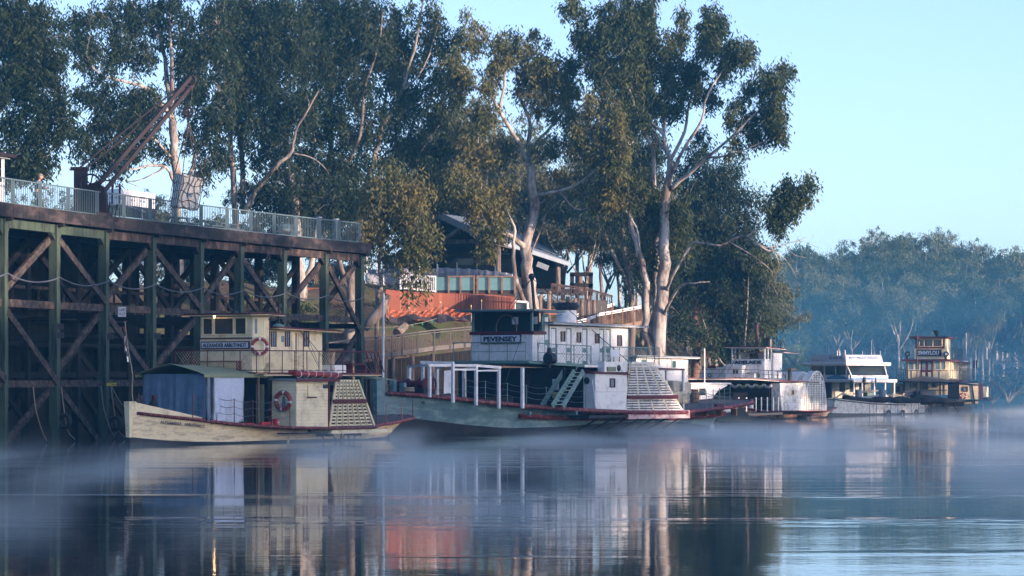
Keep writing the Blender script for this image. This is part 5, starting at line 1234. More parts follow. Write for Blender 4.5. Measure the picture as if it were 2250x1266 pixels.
# green bunting behind the wharf end
bt = Root('bunting', 'string of small green pennants strung from the wharf end to the leaning log', 'bunting', at(800, 700, 201))
P0, P1 = at(690, 700, 200), at(960, 700, 210); bl_ = [P0.lerp(P1, t) - Vector((0, 0, 1.2 * 4 * t * (1 - t) * .5)) for t in np.linspace(0, 1, 25)]
bt.part('cord', MB().tube(bl_, .012, 4), ROPE)
pm = mesh_of('pennant', MB().prism([(-.09, 0, 0), (.09, 0, 0), (.02, 0, -.22)], (0, .01, 0))); pm.materials.append(mat('green_pennant', (.02, .20, .12), .7))
for p in bl_[1::2]: o = bpy.data.objects.new('pennant', pm); COL.objects.link(o); o.parent = bt.e; o.location = p - bt.loc
# ------------------------------------------------------------------ boats
R90 = math.radians(90)
def V(u, v, z): return Vector((u, -v, z))
class Boat:
    def __init__(s, px, D, th, name, label, cat='boat'):
        s.f = Frame(px, D, th); s.e = s.f.root(name, label, cat)
    def bx(s, name, u0, u1, v0, v1, z0, z1, m, sub=None, bev=0, label=None):
        o = part(name, MB().box(u0, u1, -v1, -v0, z0, z1), m, sub or s.e, label)
        if bev: bevel(o, bev)
        return o
    def p(s, name, mb, m, sub=None, kind=None, smooth=False, label=None): return part(name, mb, m, sub or s.e, label, kind, smooth)
    def S(s, px, py, v): return s.f.S(px, py, v)
    def F(s, px, py, u): return s.f.F(px, py, u)
    def SV(s, px, py, v): u, z = s.f.S(px, py, v); return V(u, v, z)
    def FV(s, px, py, u): v, z = s.f.F(px, py, u); return V(u, v, z)
    def hull(s, st, nstr, m, boot, laps=.02):
        """st: (u, half beam at water, half beam at sheer, sheer z, height where the bottom paint ends)"""
        def col(a, z):
            u, hw, hd, zs, zb = a
            if z <= 0: return hw * max(.0, 1 + z * .35)
            t = min(1, z / max(zs, .1)); return hw + (hd - hw) * t ** 1.3
        for nm, mm, lo, hi, n in (('hull', m, 1, 0, nstr), ('bottom', boot, 0, 1, 3)):
            mb = MB()
            for side in (1, -1):
                for k in range(n):
                    A_, B_ = [], []
                    for a in st:
                        z_lo, z_hi = (a[4], a[3]) if nm == 'hull' else (-1.0, a[4] + .003)
                        za = z_lo + (z_hi - z_lo) * k / n; zb_ = z_lo + (z_hi - z_lo) * (k + 1) / n
                        A_.append(V(a[0], side * (col(a, za) + (laps if nm == 'hull' else -.02)), za)); B_.append(V(a[0], side * (col(a, zb_) + (0 if nm == 'hull' else -.02)), zb_))
                    n_ = len(st); vs = A_ + B_
                    fs = [(i, i + 1, n_ + i + 1, n_ + i) if side > 0 else (n_ + i, n_ + i + 1, i + 1, i) for i in range(n_ - 1)]
                    mb.add(vs, fs)
                    if k and laps and nm == 'hull':   # the little ledge under each strake
                        C_ = [V(a[0], side * (col(a, a[4] + (a[3] - a[4]) * k / n)), a[4] + (a[3] - a[4]) * k / n) for a in st]
                        mb.add(C_ + A_, [(i, i + 1, n_ + i + 1, n_ + i) for i in range(n_ - 1)])
            for a in (st[0], st[-1]):
                z_lo, z_hi = (a[4], a[3]) if nm == 'hull' else (-1.0, a[4])
                e_ = laps if nm == 'hull' else -.02
                mb.add([V(a[0], col(a, z_lo) + e_, z_lo), V(a[0], -col(a, z_lo) - e_, z_lo), V(a[0], -col(a, z_hi), z_hi), V(a[0], col(a, z_hi), z_hi)], [(0, 1, 2, 3)])
            s.p(nm, mb, mm)
    def deck(s, out, th, m, rail_m=None, rail=.12, name='deck', rname='rubbing_rail'):
        """out: (u, half width, z) from bow aft"""
        n = len(out); t_ = [V(u, w, z) for u, w, z in out] + [V(u, -w, z) for u, w, z in out]; b_ = [p - Vector((0, 0, th)) for p in t_]
        vs = t_ + b_; fs = []
        for i in range(n - 1): fs += [(n + i, n + i + 1, i + 1, i), (2 * n + i, 2 * n + i + 1, 3 * n + i + 1, 3 * n + i), (i, i + 1, 2 * n + i + 1, 2 * n + i), (3 * n + i, 3 * n + i + 1, n + i + 1, n + i)]
        fs += [(n - 1, 2 * n - 1, 4 * n - 1, 3 * n - 1), (0, 2 * n, 3 * n, n)]
        s.p(name, MB().add(vs, fs), m)
        if rail_m:
            for sd in (1, -1):
                mb = MB()
                pts = [V(u, sd * (w + .03), z - th * .35) for u, w, z in out]
                if sd == -1: s.p(rname, mb.tube(pts, rail, 6), rail_m, smooth=True)
                else: s.p(rname, mb.tube(pts + [V(out[-1][0], 0, out[-1][2] - th * .35)], rail, 6), rail_m, smooth=True)
    def clap(s, name, plane, c, a0, a1, z0, z1, n, m, thick=.025, z0b=None, z1b=None, a0b=None, a1b=None):
        """overlapping boards on the side ('S', c = v) or the front ('F', c = u); a: extent along the wall; b values: at a1 end / the top"""
        mb = MB(); z0b = z0 if z0b is None else z0b; z1b = z1 if z1b is None else z1b; a0b = a0 if a0b is None else a0b; a1b = a1 if a1b is None else a1b
        for k in range(n):
            t0, t1 = k / n, (k + 1) / n - .002
            L0, L1 = a0 + (a0b - a0) * t0, a0 + (a0b - a0) * t1; R0, R1 = a1 + (a1b - a1) * t0, a1 + (a1b - a1) * t1
            zl0, zl1, zr0, zr1 = z0 + (z1 - z0) * t0, z0 + (z1 - z0) * t1, z0b + (z1b - z0b) * t0, z0b + (z1b - z0b) * t1
            def P(a, z, o): return V(a, c + o, z) if plane == 'S' else V(c - o, a, z)
            vs = [P(L0, zl0, thick), P(R0, zr0, thick), P(R1, zr1, .004), P(L1, zl1, .004), P(L0, zl0, -.03), P(R0, zr0, -.03), P(R1, zr1, -.03), P(L1, zl1, -.03)]
            mb.add(vs, [(0, 1, 2, 3), (7, 6, 5, 4), (0, 4, 5, 1), (3, 2, 6, 7), (0, 3, 7, 4), (1, 5, 6, 2)])
        return s.p(name, mb, m, kind='stuff')
    def vboards(s, name, plane, c, a0, a1, z0, z1, n, m):
        mb = MB()
        for k in range(n):
            b0 = a0 + (a1 - a0) * k / n + .006; b1 = a0 + (a1 - a0) * (k + 1) / n - .006; o = .02 + .006 * (k % 2)
            if plane == 'S': mb.box(b0, b1, -(c + o), -(c - .03), z0, z1)
            else: mb.box(c - o, c + .03, -b1, -b0, z0, z1)
        return s.p(name, mb, m, kind='stuff')
    def window(s, plane, c, a0, a1, z0, z1, fm, gm, fw=.06, mun=0, name='window', depth=.05, bars=0):
        """frame as a part, its pane and bars as sub-parts"""
        if a0 > a1: a0, a1 = a1, a0
        if z0 > z1: z0, z1 = z1, z0
        mb = MB()
        def B(x0, x1, y0, y1, o0, o1, t=None):
            t = t or mb
            return t.box(x0, x1, -(c + o1), -(c + o0), y0, y1) if plane == 'S' else t.box(c - o1, c - o0, -x1, -x0, y0, y1)
        B(a0 - fw, a0, z0 - fw, z1 + fw, 0, depth); B(a1, a1 + fw, z0 - fw, z1 + fw, 0, depth); B(a0, a1, z1, z1 + fw, 0, depth); B(a0, a1, z0 - fw, z0, 0, depth)
        for k in range(mun): x = a0 + (a1 - a0) * (k + 1) / (mun + 1); B(x - .018, x + .018, z0, z1, .015, depth - .01)
        for k in range(bars): z = z0 + (z1 - z0) * (k + 1) / (bars + 1); B(a0, a1, z - .018, z + .018, .015, depth - .01)
        f = s.p(name, mb, fm); t = MB(); B(a0, a1, z0, z1, .002, .014, t); s.p('pane', t, gm, sub=f); return f
    def winpx(s, plane, c, x0, y0, x1, y1, fm, gm, **k):
        g_ = s.S if plane == 'S' else s.F; a0, za = g_(x0, y0, c); a1, zb = g_(x1, y1, c)
        return s.window(plane, c, a0, a1, zb, za, fm, gm, **k)
    def text_on(s, plane, c, st, x0, y0, x1, y1, m, bold=0.0, name='lettering', off=.03, angle=0, sub=None):
        g_ = s.S if plane == 'S' else s.F; a0, za = g_(x0, y0, c); a1, zb = g_(x1, y1, c)
        ca, cz = (a0 + a1) / 2, (za + zb) / 2
        loc = V(ca, c + off, cz) if plane == 'S' else V(c - off, ca, cz)
        rot = (R90, 0, 0) if plane == 'S' else (R90, 0, -R90)
        o = text(name, st, .3, m, sub or s.e, loc, rot, width=abs(a1 - a0), height=abs(za - zb), bold=bold)
        if angle: o.rotation_euler = (Matrix.Rotation(angle, 3, 'Y') @ o.rotation_euler.to_matrix()).to_euler()
        return o
    def stanchions(s, pts, h, n_ch, m, chm, r=.025, sag=.10, name='stanchion', tip=True, foot_off=0):
        """posts standing at pts (u, v, z) with sagging chains between them"""
        for p in pts: s.p(name, MB().cyl(V(*p) - Vector((0, 0, .05)), V(*p) + Vector((0, 0, h)), r, 6), m)
        for a_, b_ in zip(pts[:-1], pts[1:]):
            for c in range(n_ch):
                z = h * (1 - c / max(1, n_ch) * .85) - .04
                P0, P1 = V(*a_) + Vector((0, 0, z)), V(*b_) + Vector((0, 0, z))
                s.p('chain', MB().tube([P0.lerp(P1, t) - Vector((0, 0, sag * 4 * t * (1 - t))) for t in np.linspace(0, 1, 6)], .012, 4), chm)
    def lifebuoy(s, c, nrm, R_=.38, r=.085, m=LIFER, parent=None, label=None):
        """its own thing hanging on the boat"""
        t = thing('lifebuoy', label, 'lifebuoy', s.f.O + s.f.d * c[0] + s.f.n * c[1] + Vector((0, 0, c[2])), s.f.t)
        n_ = V(*nrm)
        part('ring', MB().torus((0, 0, 0), n_, R_, r, 28, 10), m, t, smooth=True)
        q = n_.normalized(); a_ = q.orthogonal().normalized()
        for k in range(4):
            t0 = k * math.pi / 2 + .5; part('white_band', MB().torus((0, 0, 0), n_, R_, r * 1.06, 3, 10, seg=(t0, t0 + .28)), WHITE, t, smooth=True)
        part('grab_line', MB().torus((0, 0, 0), n_, R_ + r + .02, .012, 28, 5), ROPE, t)
        return t
    def roof(s, name, out, th, m, trim=None, camber=.0):
        """out: quad (u0,v0),(u1..)... list of corner (u,v,z)"""
        top = [V(u, v, z) for u, v, z in out]; o = s.p(name, MB().prism([p - Vector((0, 0, th)) for p in top], (0, 0, th)), m)
        if trim:
            for i in range(len(top)):
                a_, b_ = top[i], top[(i + 1) % len(top)]; s.p('roof_trim', MB().beam(a_ - Vector((0, 0, th * .3)), b_ - Vector((0, 0, th * .3)), .05, th * .75), trim, sub=o)
        return o

# ---- the cream steamer moored by the wharf
B = Boat(287, 147.7, 58, 'paddle_steamer', 'cream paddle steamer with maroon rails and olive canvas awning moored beside the wharf', 'paddle steamer')
st = [(0, .10, .14, 1.62, .36), (.5, .30, .42, 1.50, .30), (1.5, .85, 1.05, 1.34, .20), (3.0, 1.40, 1.62, 1.16, .12), (5.0, 1.85, 1.98, .92, .08), (8, 2.05, 2.1, .68, .10), (12, 2.1, 2.12, .55, .10), (16, 2.0, 2.1, .56, .05), (19, 1.25, 1.85, .72, .1), (20.4, .5, 1.5, .92, .25)]
B.hull(st, 6, CREAMW, BOOT)
B.p('stem_post', MB().hexa([V(-.22, .1, .35), V(.12, .1, .35), V(.12, -.1, .35), V(-.22, -.1, .35)], [V(-.30, .16, 2.02), V(.22, .16, 2.02), V(.22, -.16, 2.02), V(-.30, -.16, 2.02)]), CREAM)
B.p('stem_foot', MB().hexa([V(-.10, .08, -1), V(.2, .08, -1), V(.2, -.08, -1), V(-.10, -.08, -1)], [V(-.20, .09, .35), V(.12, .09, .35), V(.12, -.09, .35), V(-.20, -.09, .35)]), BOOT)
for sd in (1, -1):
    B.p('bulwark', MB().hexa([V(.1, sd * .18, 1.5), V(3.2, sd * 1.68, 1.12), V(3.2, sd * 1.60, 1.12), V(.1, sd * .10, 1.5)], [V(.1, sd * .20, 1.98), V(3.2, sd * 1.72, 1.26), V(3.2, sd * 1.62, 1.26), V(.1, sd * .10, 1.98)]), CREAM)
dk = [(.15, .25, 1.52), (1.5, 1.1, 1.34), (3, 1.72, 1.18), (5, 2.15, .97), (6.8, 2.7, .84), (8.2, 3.42, .76), (11, 3.5, .70), (14.8, 3.5, .70), (16.5, 2.7, .80), (18.6, 2.45, .92), (20.6, 2.0, 1.10), (21.2, 1.2, 1.18)]
B.deck(dk, .12, GREYWOOD, MAROONW, .085)
# sponson underside, rubbing strake on the hull and the paddle wheel
B.bx('sponson_shelf', 11.2, 16.4, 2.0, 3.48, .38, .56, CREAM); B.bx('sponson_beam', 8.6, 14.8, 2.1, 3.3, .40, .46, BOOT)
B.p('hull_strap', MB().beam(V(9.6, 2.2, .55), V(9.3, 2.16, -.2), .06, .1), CREAMW)
wheel = B.p('paddle_wheel', MB().torus(V(13, 3.0, 1.2), V(0, 1, 0), 1.35, .03, 28, 5).torus(V(13, 2.3, 1.2), V(0, 1, 0), 1.35, .03, 28, 5), MAROON)
for k in range(10):
    t = k * math.pi / 5; d = Vector((math.cos(t), 0, math.sin(t)))
    B.p('spoke', MB().beam(V(13, 3.0, 1.2), V(13, 3.0, 1.2) + d * 1.5, .05), MAROON, sub=wheel); c = V(13, 2.65, 1.2) + d * 1.45; B.p('paddle_board', MB().beam(c + V(0, .5, 0), c - V(0, .5, 0), .03, .32, up=d), mat('wet_paddle_boards', (.05, .02, .02), .5), sub=wheel)
# paddle house: clapboard front, clapboard side, lattice
B.clap('front_boards', 'F', 8.34, 2.0, 3.4, .78, 3.0, 14, CREAM); B.clap('side_boards', 'S', 3.4, 8.36, 11.0, .74, 3.0, 14, CREAM)
B.bx('corner_post', 8.31, 8.40, 3.36, 3.45, .74, 3.02, CREAM)
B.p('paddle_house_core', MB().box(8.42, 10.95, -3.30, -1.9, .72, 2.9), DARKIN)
B.bx('paddle_house_top', 8.15, 11.6, 1.9, 3.6, 3.0, 3.08, GREYM); B.bx('top_trim', 8.1, 11.65, 3.6, 3.66, 2.93, 3.07, MAROON)
B.bx('hatch', 9.25, 9.9, 3.42, 3.46, 2.2, 2.75, CREAM); B.bx('hatch_handle', 9.2, 9.95, 3.46, 3.5, 2.14, 2.2, MAROON); B.bx('vent', 10.55, 10.95, 3.43, 3.46, 2.6, 2.8, BLACKP); B.bx('corner_strip', 10.98, 11.05, 3.42, 3.48, .74, 2.98, MAROON)
zb, zt = .75, 3.0
def lat_u(z): t = (z - zb) / (zt - zb); return 11.08 + (11.7 - 11.08) * t, 14.85 + (13.42 - 14.85) * t
for k in range(14):
    z = zb + .05 + (zt - zb - .1) * k / 13; u0, u1 = lat_u(z)
    if k == 7: B.bx('lattice_band', u0 - .12, u1 + .05, 3.47, 3.55, z - .10, z + .10, MAROON)
    else: B.bx('slat', u0, u1, 3.40, 3.44, z - .042, z + .042, CREAM)
for k in range(8):
    t = k / 7; a_ = 11.08 + (14.80 - 11.08) * t; b_ = 11.7 + (13.40 - 11.7) * t
    B.p('upright', MB().beam(V(a_, 3.455, zb), V(b_, 3.455, zt), .03, .13, up=(0, 1, 0)), CREAM)
B.p('lattice_post', MB().beam(V(11.05, 3.45, zb), V(11.62, 3.45, zt), .12, .08, up=(0, 1, 0)), CREAM); B.p('lattice_post', MB().beam(V(14.9, 3.45, zb), V(13.48, 3.45, zt), .12, .08, up=(0, 1, 0)), CREAM)
B.p('paddle_box_back', MB().prism([V(11.0, 2.25, zb - .3), V(15.2, 2.25, zb - .3), V(14.2, 2.25, zt), V(11.0, 2.25, zt)], (0, .05, 0)), BLACKP); B.bx('paddle_box_top', 11.6, 13.5, 2.2, 3.42, 2.96, 3.02, CREAM)  # black sheet behind the lattice puts shade into its gaps
# open lower deck: posts, engine-room gloom, curtains
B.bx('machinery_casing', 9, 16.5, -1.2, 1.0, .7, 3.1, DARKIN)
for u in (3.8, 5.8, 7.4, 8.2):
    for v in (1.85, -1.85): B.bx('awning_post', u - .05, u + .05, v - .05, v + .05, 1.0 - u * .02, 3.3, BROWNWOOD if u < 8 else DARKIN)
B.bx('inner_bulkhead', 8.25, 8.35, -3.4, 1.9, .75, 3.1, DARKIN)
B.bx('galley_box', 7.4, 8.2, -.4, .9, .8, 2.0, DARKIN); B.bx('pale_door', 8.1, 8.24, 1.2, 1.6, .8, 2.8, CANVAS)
# fore awning of canvas with tarpaulin sides
def cloth(nu, nv, f, thick=.01):
    mb = MB(); mb.add([f(i / nu, j / nv) for i in range(nu + 1) for j in range(nv + 1)], [(i * (nv + 1) + j, (i + 1) * (nv + 1) + j, (i + 1) * (nv + 1) + j + 1, i * (nv + 1) + j + 1) for i in range(nu) for j in range(nv)]); return mb
def aw(a_, b_):
    u = 2.9 + (8.3 - 2.9) * a_; t = b_ * 2 - 1; ridge = 3.78 - .2 * a_; eave = 3.26
    z = eave + (ridge - eave) * (1 - abs(t)) ** .85 - .035 * math.sin(a_ * math.pi * 3) ** 2 * (1 - abs(t)); return V(u - .35 * (1 - abs(t)) * (1 - a_) * 0, t * 2.05, z)
o = B.p('canvas_awning', cloth(18, 12, aw), CANVAS, smooth=True); so = o.modifiers.new('thick', 'SOLIDIFY'); so.thickness = .02
for sd in (1, -1):
    o = B.p('canvas_valance', cloth(18, 2, lambda a_, b_: V(2.9 + 5.4 * a_, sd * (2.05 + .02 * math.sin(a_ * 40)), 3.27 - .14 * b_)), CANVAS, smooth=True)
def drape(name, plane, c, a0, a1, z0, z1, m, amp=.05, seed=0):
    R = random.Random(seed); ph = [R.uniform(0, 6) for _ in range(4)]
    def f(a_, b_):
        x = a0 + (a1 - a0) * a_; z = z1 + (z0 - z1) * b_; w = amp * (math.sin(a_ * 14 + ph[0] + b_ * 2) * .5 + math.sin(a_ * 33 + ph[1]) * .25 + math.sin(b_ * 9 + ph[2] + a_ * 3) * .3) * (.3 + b_)
        z += .04 * math.sin(a_ * 11 + ph[3]) * b_
        return V(x, c + w, z) if plane == 'S' else V(c - w, x, z)
    o = B.p(name, cloth(26, 14, f), m, smooth=True); so = o.modifiers.new('thick', 'SOLIDIFY'); so.thickness = .012; return o
drape('front_curtain', 'F', 3.3, -1.9, .0, 1.25, 3.3, TARPB, .05, 1); drape('front_curtain', 'F', 3.28, -.02, 1.86, 1.18, 3.3, TARPB, .05, 2)
drape('side_curtain', 'S', 1.95, 3.3, 3.5, 1.1, 3.2, TARPB, .04, 5); drape('silver_curtain', 'S', 1.98, 3.75, 6.1, 1.0, 3.22, TARPW, .06, 3); drape('silver_curtain', 'F', 3.8, 1.5, 1.95, 1.2, 3.2, TARPW, .05, 4)
ch = [(2.6, 1.62, 1.2), (4.0, 1.95, 1.07), (5.1, 2.15, .95), (6.1, 2.5, .88), (7.1, 2.85, .82), (8.0, 3.3, .78)]
B.stanchions(ch, 1.18, 3, MAROON, CHAIN)
B.stanchions([(u, -v, z) for u, v, z in ch], 1.18, 3, MAROON, CHAIN)
B.stanchions([(15.6, 3.1, .75), (17.2, 2.6, .84), (19, 2.35, .95), (20.6, 1.95, 1.12)], 1.0, 3, MAROON, CHAIN)
# upper deck with its maroon rail
B.roof('upper_deck', [(7.2, -2.7, 3.36), (7.2, 2.35, 3.36), (8.2, 2.75, 3.36), (16.6, 2.75, 3.36), (16.6, -2.7, 3.36)], .14, CREAM, MAROON)
aft = cloth(8, 6, lambda a_, b_: V(14.8 + 3.6 * a_, (b_ * 2 - 1) * (2.9 - .3 * a_), 3.34 - .12 * a_ - .25 * abs(b_ * 2 - 1) ** 2)); B.p('aft_awning', aft, CANVAS, smooth=True)
rz0, rz1 = 3.36, 4.42
rails = [(6.8, -2.7), (6.8, 2.2), (8.2, 2.7), (16.3, 2.7), (16.3, -2.7)]
B.roof('rail_footing', [(6.7, -2.75, 3.37), (6.7, 2.25, 3.37), (7.3, 2.45, 3.37), (7.3, -2.75, 3.37)], .08, CREAM, MAROON)
for (u0, v0), (u1, v1) in zip(rails[:-1], rails[1:]):
    B.p('top_rail', MB().tube([V(u0, v0, rz1), V(u1, v1, rz1)], .03, 6), MAROON); B.p('low_rail', MB().tube([V(u0, v0, rz0 + .12), V(u1, v1, rz0 + .12)], .02, 5), MAROON)
    L_ = math.hypot(u1 - u0, v1 - v0); n = max(2, round(L_ / 1.0))
    for k in range(n): t = k / n; B.p('rail_post', MB().cyl(V(u0 + (u1 - u0) * t, v0 + (v1 - v0) * t, rz0), V(u0 + (u1 - u0) * t, v0 + (v1 - v0) * t, rz1), .024, 6), MAROON)
    if (u0, u1) != (8.2, 16.3) and v0 > v1: continue
    if u0 == 8.2: u1 = 12.6
    mb = MB(); a_, b_ = V(u0, v0, 0), V(u1, v1, 0); n = int((b_ - a_).length / .16)
    for k in range(n):
        p, q = a_.lerp(b_, k / n), a_.lerp(b_, min(1, (k + 5) / n))
        mb.tube([p + Vector((0, 0, rz0 + .12)), q + Vector((0, 0, rz1))], .006, 3, cap=False); mb.tube([p + Vector((0, 0, rz1)), q + Vector((0, 0, rz0 + .12))], .006, 3, cap=False)
    B.p('wire_mesh', mb, CREAMW, kind='stuff')
# wheelhouse
WU, WV = 7.5, 1.42
wz0, wz1 = 3.38, 6.05
B.p('wheelhouse_wall', MB().prism([V(WU + .03, -1.72, wz0), V(WU + .03, WV, wz0), V(WU + .35, 1.72, wz0), V(8.5, 1.72, wz0), V(8.5, -1.72, wz0)], (0, 0, wz1 - wz0)), CREAM)
B.vboards('wheelhouse_front_boards', 'F', WU + .03, -1.72, WV, wz0, 5.12, 1, CREAM); B.clap('wheelhouse_front_boards', 'F', WU, -1.72, WV, wz0, 4.98, 12, CREAM, .012)
B.bx('sill', WU - .07, WU, -1.78, WV + .03, 5.0, 5.06, MAROON)
for x0, x1 in ((-1.52, -.98), (-.83, .28), (.43, 1.04)): B.window('F', WU + .02, x0, x1, 5.24, 5.98, CREAM, mat('wheelhouse_glass', (.05, .055, .05), .06, .3, 1.2, spec=.8), fw=.05, depth=.06)
sg = B.bx('name_board', WU - .09, WU - .03, -1.62, 1.3, 4.5, 4.88, MAROON); B.bx('board_face', WU - .105, WU - .09, -1.56, 1.24, 4.555, 4.825, SIGNW, sub=sg)
text('lettering', 'ALEXANDER ARBUTHNOT', .3, SIGNBLUE, sg, V(WU - .12, -.16, 4.69), (R90, 0, -R90), width=2.62, height=.20, bold=.004)
B.p('chamfer_window', MB().beam(V(WU + .13, 1.50, 5.24), V(WU + .13, 1.50, 5.95), .2, .03, up=(1, .6, 0)), GLASSB)
B.bx('side_door', 7.95, 8.4, 1.72, 1.76, wz0 + .3, 5.9, CREAM); B.bx('door_strip', 8.42, 8.48, 1.72, 1.77, wz0, 6.0, MAROON); B.bx('step', 8.0, 8.6, 1.75, 2.15, wz0, wz0 + .22, CREAM); B.bx('step', 8.15, 8.6, 1.75, 1.95, wz0 + .22, wz0 + .45, CREAM)
B.roof('wheelhouse_roof', [(6.95, -2.3, 6.22), (6.95, 1.75, 6.22), (7.4, 2.3, 6.24), (9.0, 2.3, 6.2), (9.0, -2.3, 6.2)], .10, CREAMW, MAROON)
lamp = B.p('cabin_lamp', MB().sphere(V(7.0, .42 - .9, 6.06), .05, 10, 8), mat('lit_lamp', (1, .8, .5), .5, emit=((1.0, .62, .25), 18)))
sb = B.bx('bench_seat', 6.95, 7.3, -1.85, .95, 3.86, 3.94, MAROON)
for v in (-1.8, .88): B.bx('bench_leg', 6.97, 7.3, v - .04, v + .04, 3.37, 3.86, MAROON)
B.p('aerial', MB().tube([V(8.0, 0, 6.2), V(8.0, 0, 6.75)], .02, 5), BLACKP); B.bx('horn', 7.85, 8.15, -.1, .1, 6.22, 6.36, BLACKP)
# rear cabin
CV = 1.7
B.bx('cabin_wall', 8.52, 12.9, -1.7, CV, 3.38, 5.42, CREAM); B.clap('cabin_boards', 'S', CV, 8.52, 12.9, 3.38, 5.4, 14, CREAM, .012)
for x0, x1 in ((596, 605), (627, 635), (668, 677)): B.winpx('S', CV + .01, x0, 730, x1, 760, MAROON, GLASSB, fw=.045, mun=1, bars=1)
for x0, x1 in ((640, 648), (655, 664)): u0, _ = B.S(x0, 800, CV); u1, _ = B.S(x1, 800, CV); B.bx('door', u0, u1, CV, CV + .04, 3.5, 5.25, CREAM); B.bx('door_edge', u1, u1 + .06, CV, CV + .06, 3.42, 5.3, MAROON)
u0, z_ = B.S(620, 745, CV); B.bx('notice', u0 - .1, u0 + .12, CV + .03, CV + .04, z_ - .15, z_ + .15, GLASSB)
B.roof('cabin_roof', [(8.6, -2.1, 5.60), (8.6, 2.2, 5.58), (13.9, 2.2, 5.46), (13.9, -2.1, 5.46)], .10, CREAMW, MAROON)
B.p('ventilator', MB().sphere(V(10.2, 1.0, 5.62), .3, 12, 6, (1, 1, .5)), GREENP, smooth=True)
b2 = B.bx('aft_bench', 14.6, 15.9, 1.9, 2.3, 3.75, 3.83, MAROON)
for u in (14.7, 15.8): B.bx('bench_leg', u - .04, u + .04, 1.92, 2.28, 3.36, 3.75, MAROON)
B.bx('white_locker', 13.4, 14.4, 1.2, 2.1, 3.37, 3.75, WHITE)
for k in range(4): B.p('ladder_bar', MB().beam(V(15.2 + .35 * k, 2.78, 4.35), V(15.7 + .35 * k, 2.78, 3.4), .04), MAROON)
for p, q in (((625, 657), (702, 810)), ((655, 690), (700, 800)), ((632, 690), (722, 800))): B.p('stay', MB().tube([V(*[B.S(p[0], p[1], 1.0)[0], 1.0, B.S(p[0], p[1], 1.0)[1]]), V(B.S(q[0], q[1], 2.6)[0], 2.6, B.S(q[0], q[1], 2.6)[1])], .012, 4), BLACKP)
B.p('funnel_pipe', MB().cyl(V(10.8, .6, 5.4), V(10.8, .6, 6.6), .05, 8), BLACKP); B.p('bell_mouth', MB().cyl(V(10.8, .6, 6.6), V(10.8, .6, 6.75), .13, 8), BLACKP)
# name on the bow
def bowname(st_, u0, u1, dz, size):
    a0 = 1.06 + (1.6 - 1.06) * (u0 - 1.5) / 1.5 if u0 > 1.5 else .45; ang = math.atan2(.32, 1.0)
    return None
P0, P1 = V(1.05, .84, 1.06), V(3.25, 1.74, .84)
d_ = (P1 - P0); xax = d_.normalized(); zax = xax.cross(Vector((0, 0, 1))).normalized(); yax = zax.cross(xax)
for wd, t0, t1 in (('ALEXANDER', 0, .48), ('ARBUTHNOT', .54, 1)):
    o = text('bow_lettering', wd, .2, SIGNBLUE, B.e, (0, 0, 0), (0, 0, 0), width=d_.length * (t1 - t0), height=.15, bold=.002)
    o.matrix_local = Matrix.Translation(P0.lerp(P1, (t0 + t1) / 2) + V(0, .075, .0)) @ Matrix((xax, yax, zax)).transposed().to_4x4()
# foredeck gear
B.p('anchor_cover', MB().tube([V(1.3, .3, 1.4), V(1.3, .3, 1.7), V(1.35, .3, 2.15)], [.32, .3, .08], 10), BLACKP); B.p('bitt', MB().box(.75, .9, -.2, -.05, 1.4, 1.9), BROWNWOOD)
B.bx('winch_head', 1.28, 1.42, .22, .36, 2.1, 2.3, MAROON)
B.bx('deck_cleat', 6.6, 7.4, 2.5, 2.66, .88, 1.0, REDP)
fl = thing('flag_staff', 'thin crooked flagstaff with furled flag at the cream steamer bow', 'flag', B.f.O + B.f.d * .3 + Vector((0, 0, 1.5)))
part('staff', MB().tube(smooth_line([(0, 0, 0), (-.12, 0, .9), (-.1, 0, 1.8), (-.3, 0, 2.9), (-.42, 0, 3.9), (-.45, 0, 4.25)], 3), .028, 6), ROPE, fl)
for k, m_ in enumerate((LIFER, SIGNBLUE, LIFER, WHITE, SIGNBLUE, WHITE)):
    part('flag_fold', cloth(3, 4, lambda a_, b_: Vector((-.42 - .13 + .03 * k + .05 * math.sin(b_ * 3 + k) + .09 * b_ * (1 - k / 6) + a_ * .06, -.05 + .05 * math.sin(a_ * 3 + k), 4.0 - .15 * k - .7 * b_ - .1 * (k % 3)))), m_, fl)
B.lifebuoy((7.62, 1.78, 4.62), (-.75, .65, 0), .36, .075, label='lifebuoy hung on the wheelhouse corner of the cream steamer')
B.lifebuoy((8.22, 2.72, 2.0), (-1, .05, 0), .40, .095, label='large red lifebuoy on the paddle house front of the cream steamer')
B.p('rope_coil', MB().tube([V(8.28, 2.72, 2.2), V(8.26, 2.74, 1.5)], [.05, .13], 8), CHAIN)
rf_ = thing('life_raft', 'red bundled life float lying on the upper deck edge of the cream steamer', 'raft', B.f.O + B.f.d * 10.8 + B.f.n * 2.95 + Vector((0, 0, 3.1)), B.f.t)
part('float', MB().tube([(-1.9, 0, .22), (1.9, 0, .14)], .13, 10), LIFER, rf_, smooth=True); part('float', MB().tube([(-1.9, .3, .25), (1.9, .3, .16)], .13, 10), LIFER, rf_, smooth=True)
for k in range(6): part('strap', MB().torus((-1.6 + k * .62, 0, .2), (1, 0, 0), .18, .02, 10, 4), WHITE, rf_)
bk = thing('fire_bucket', 'red bucket standing on the side deck of the cream steamer', 'bucket', B.f.O + B.f.d * 7.6 + B.f.n * 2.75 + Vector((0, 0, .82)), B.f.t)
part('pail', MB().tube([(0, 0, 0), (0, 0, .34)], [.13, .17], 14), REDP, bk); part('print', MB().box(-.06, .07, -.17, -.165, .12, .2), WHITE, bk); part('handle', MB().torus((0, 0, .34), (0, 1, 0), .16, .01, 12, 4, seg=(-1.57, 1.57)), IRON, bk)
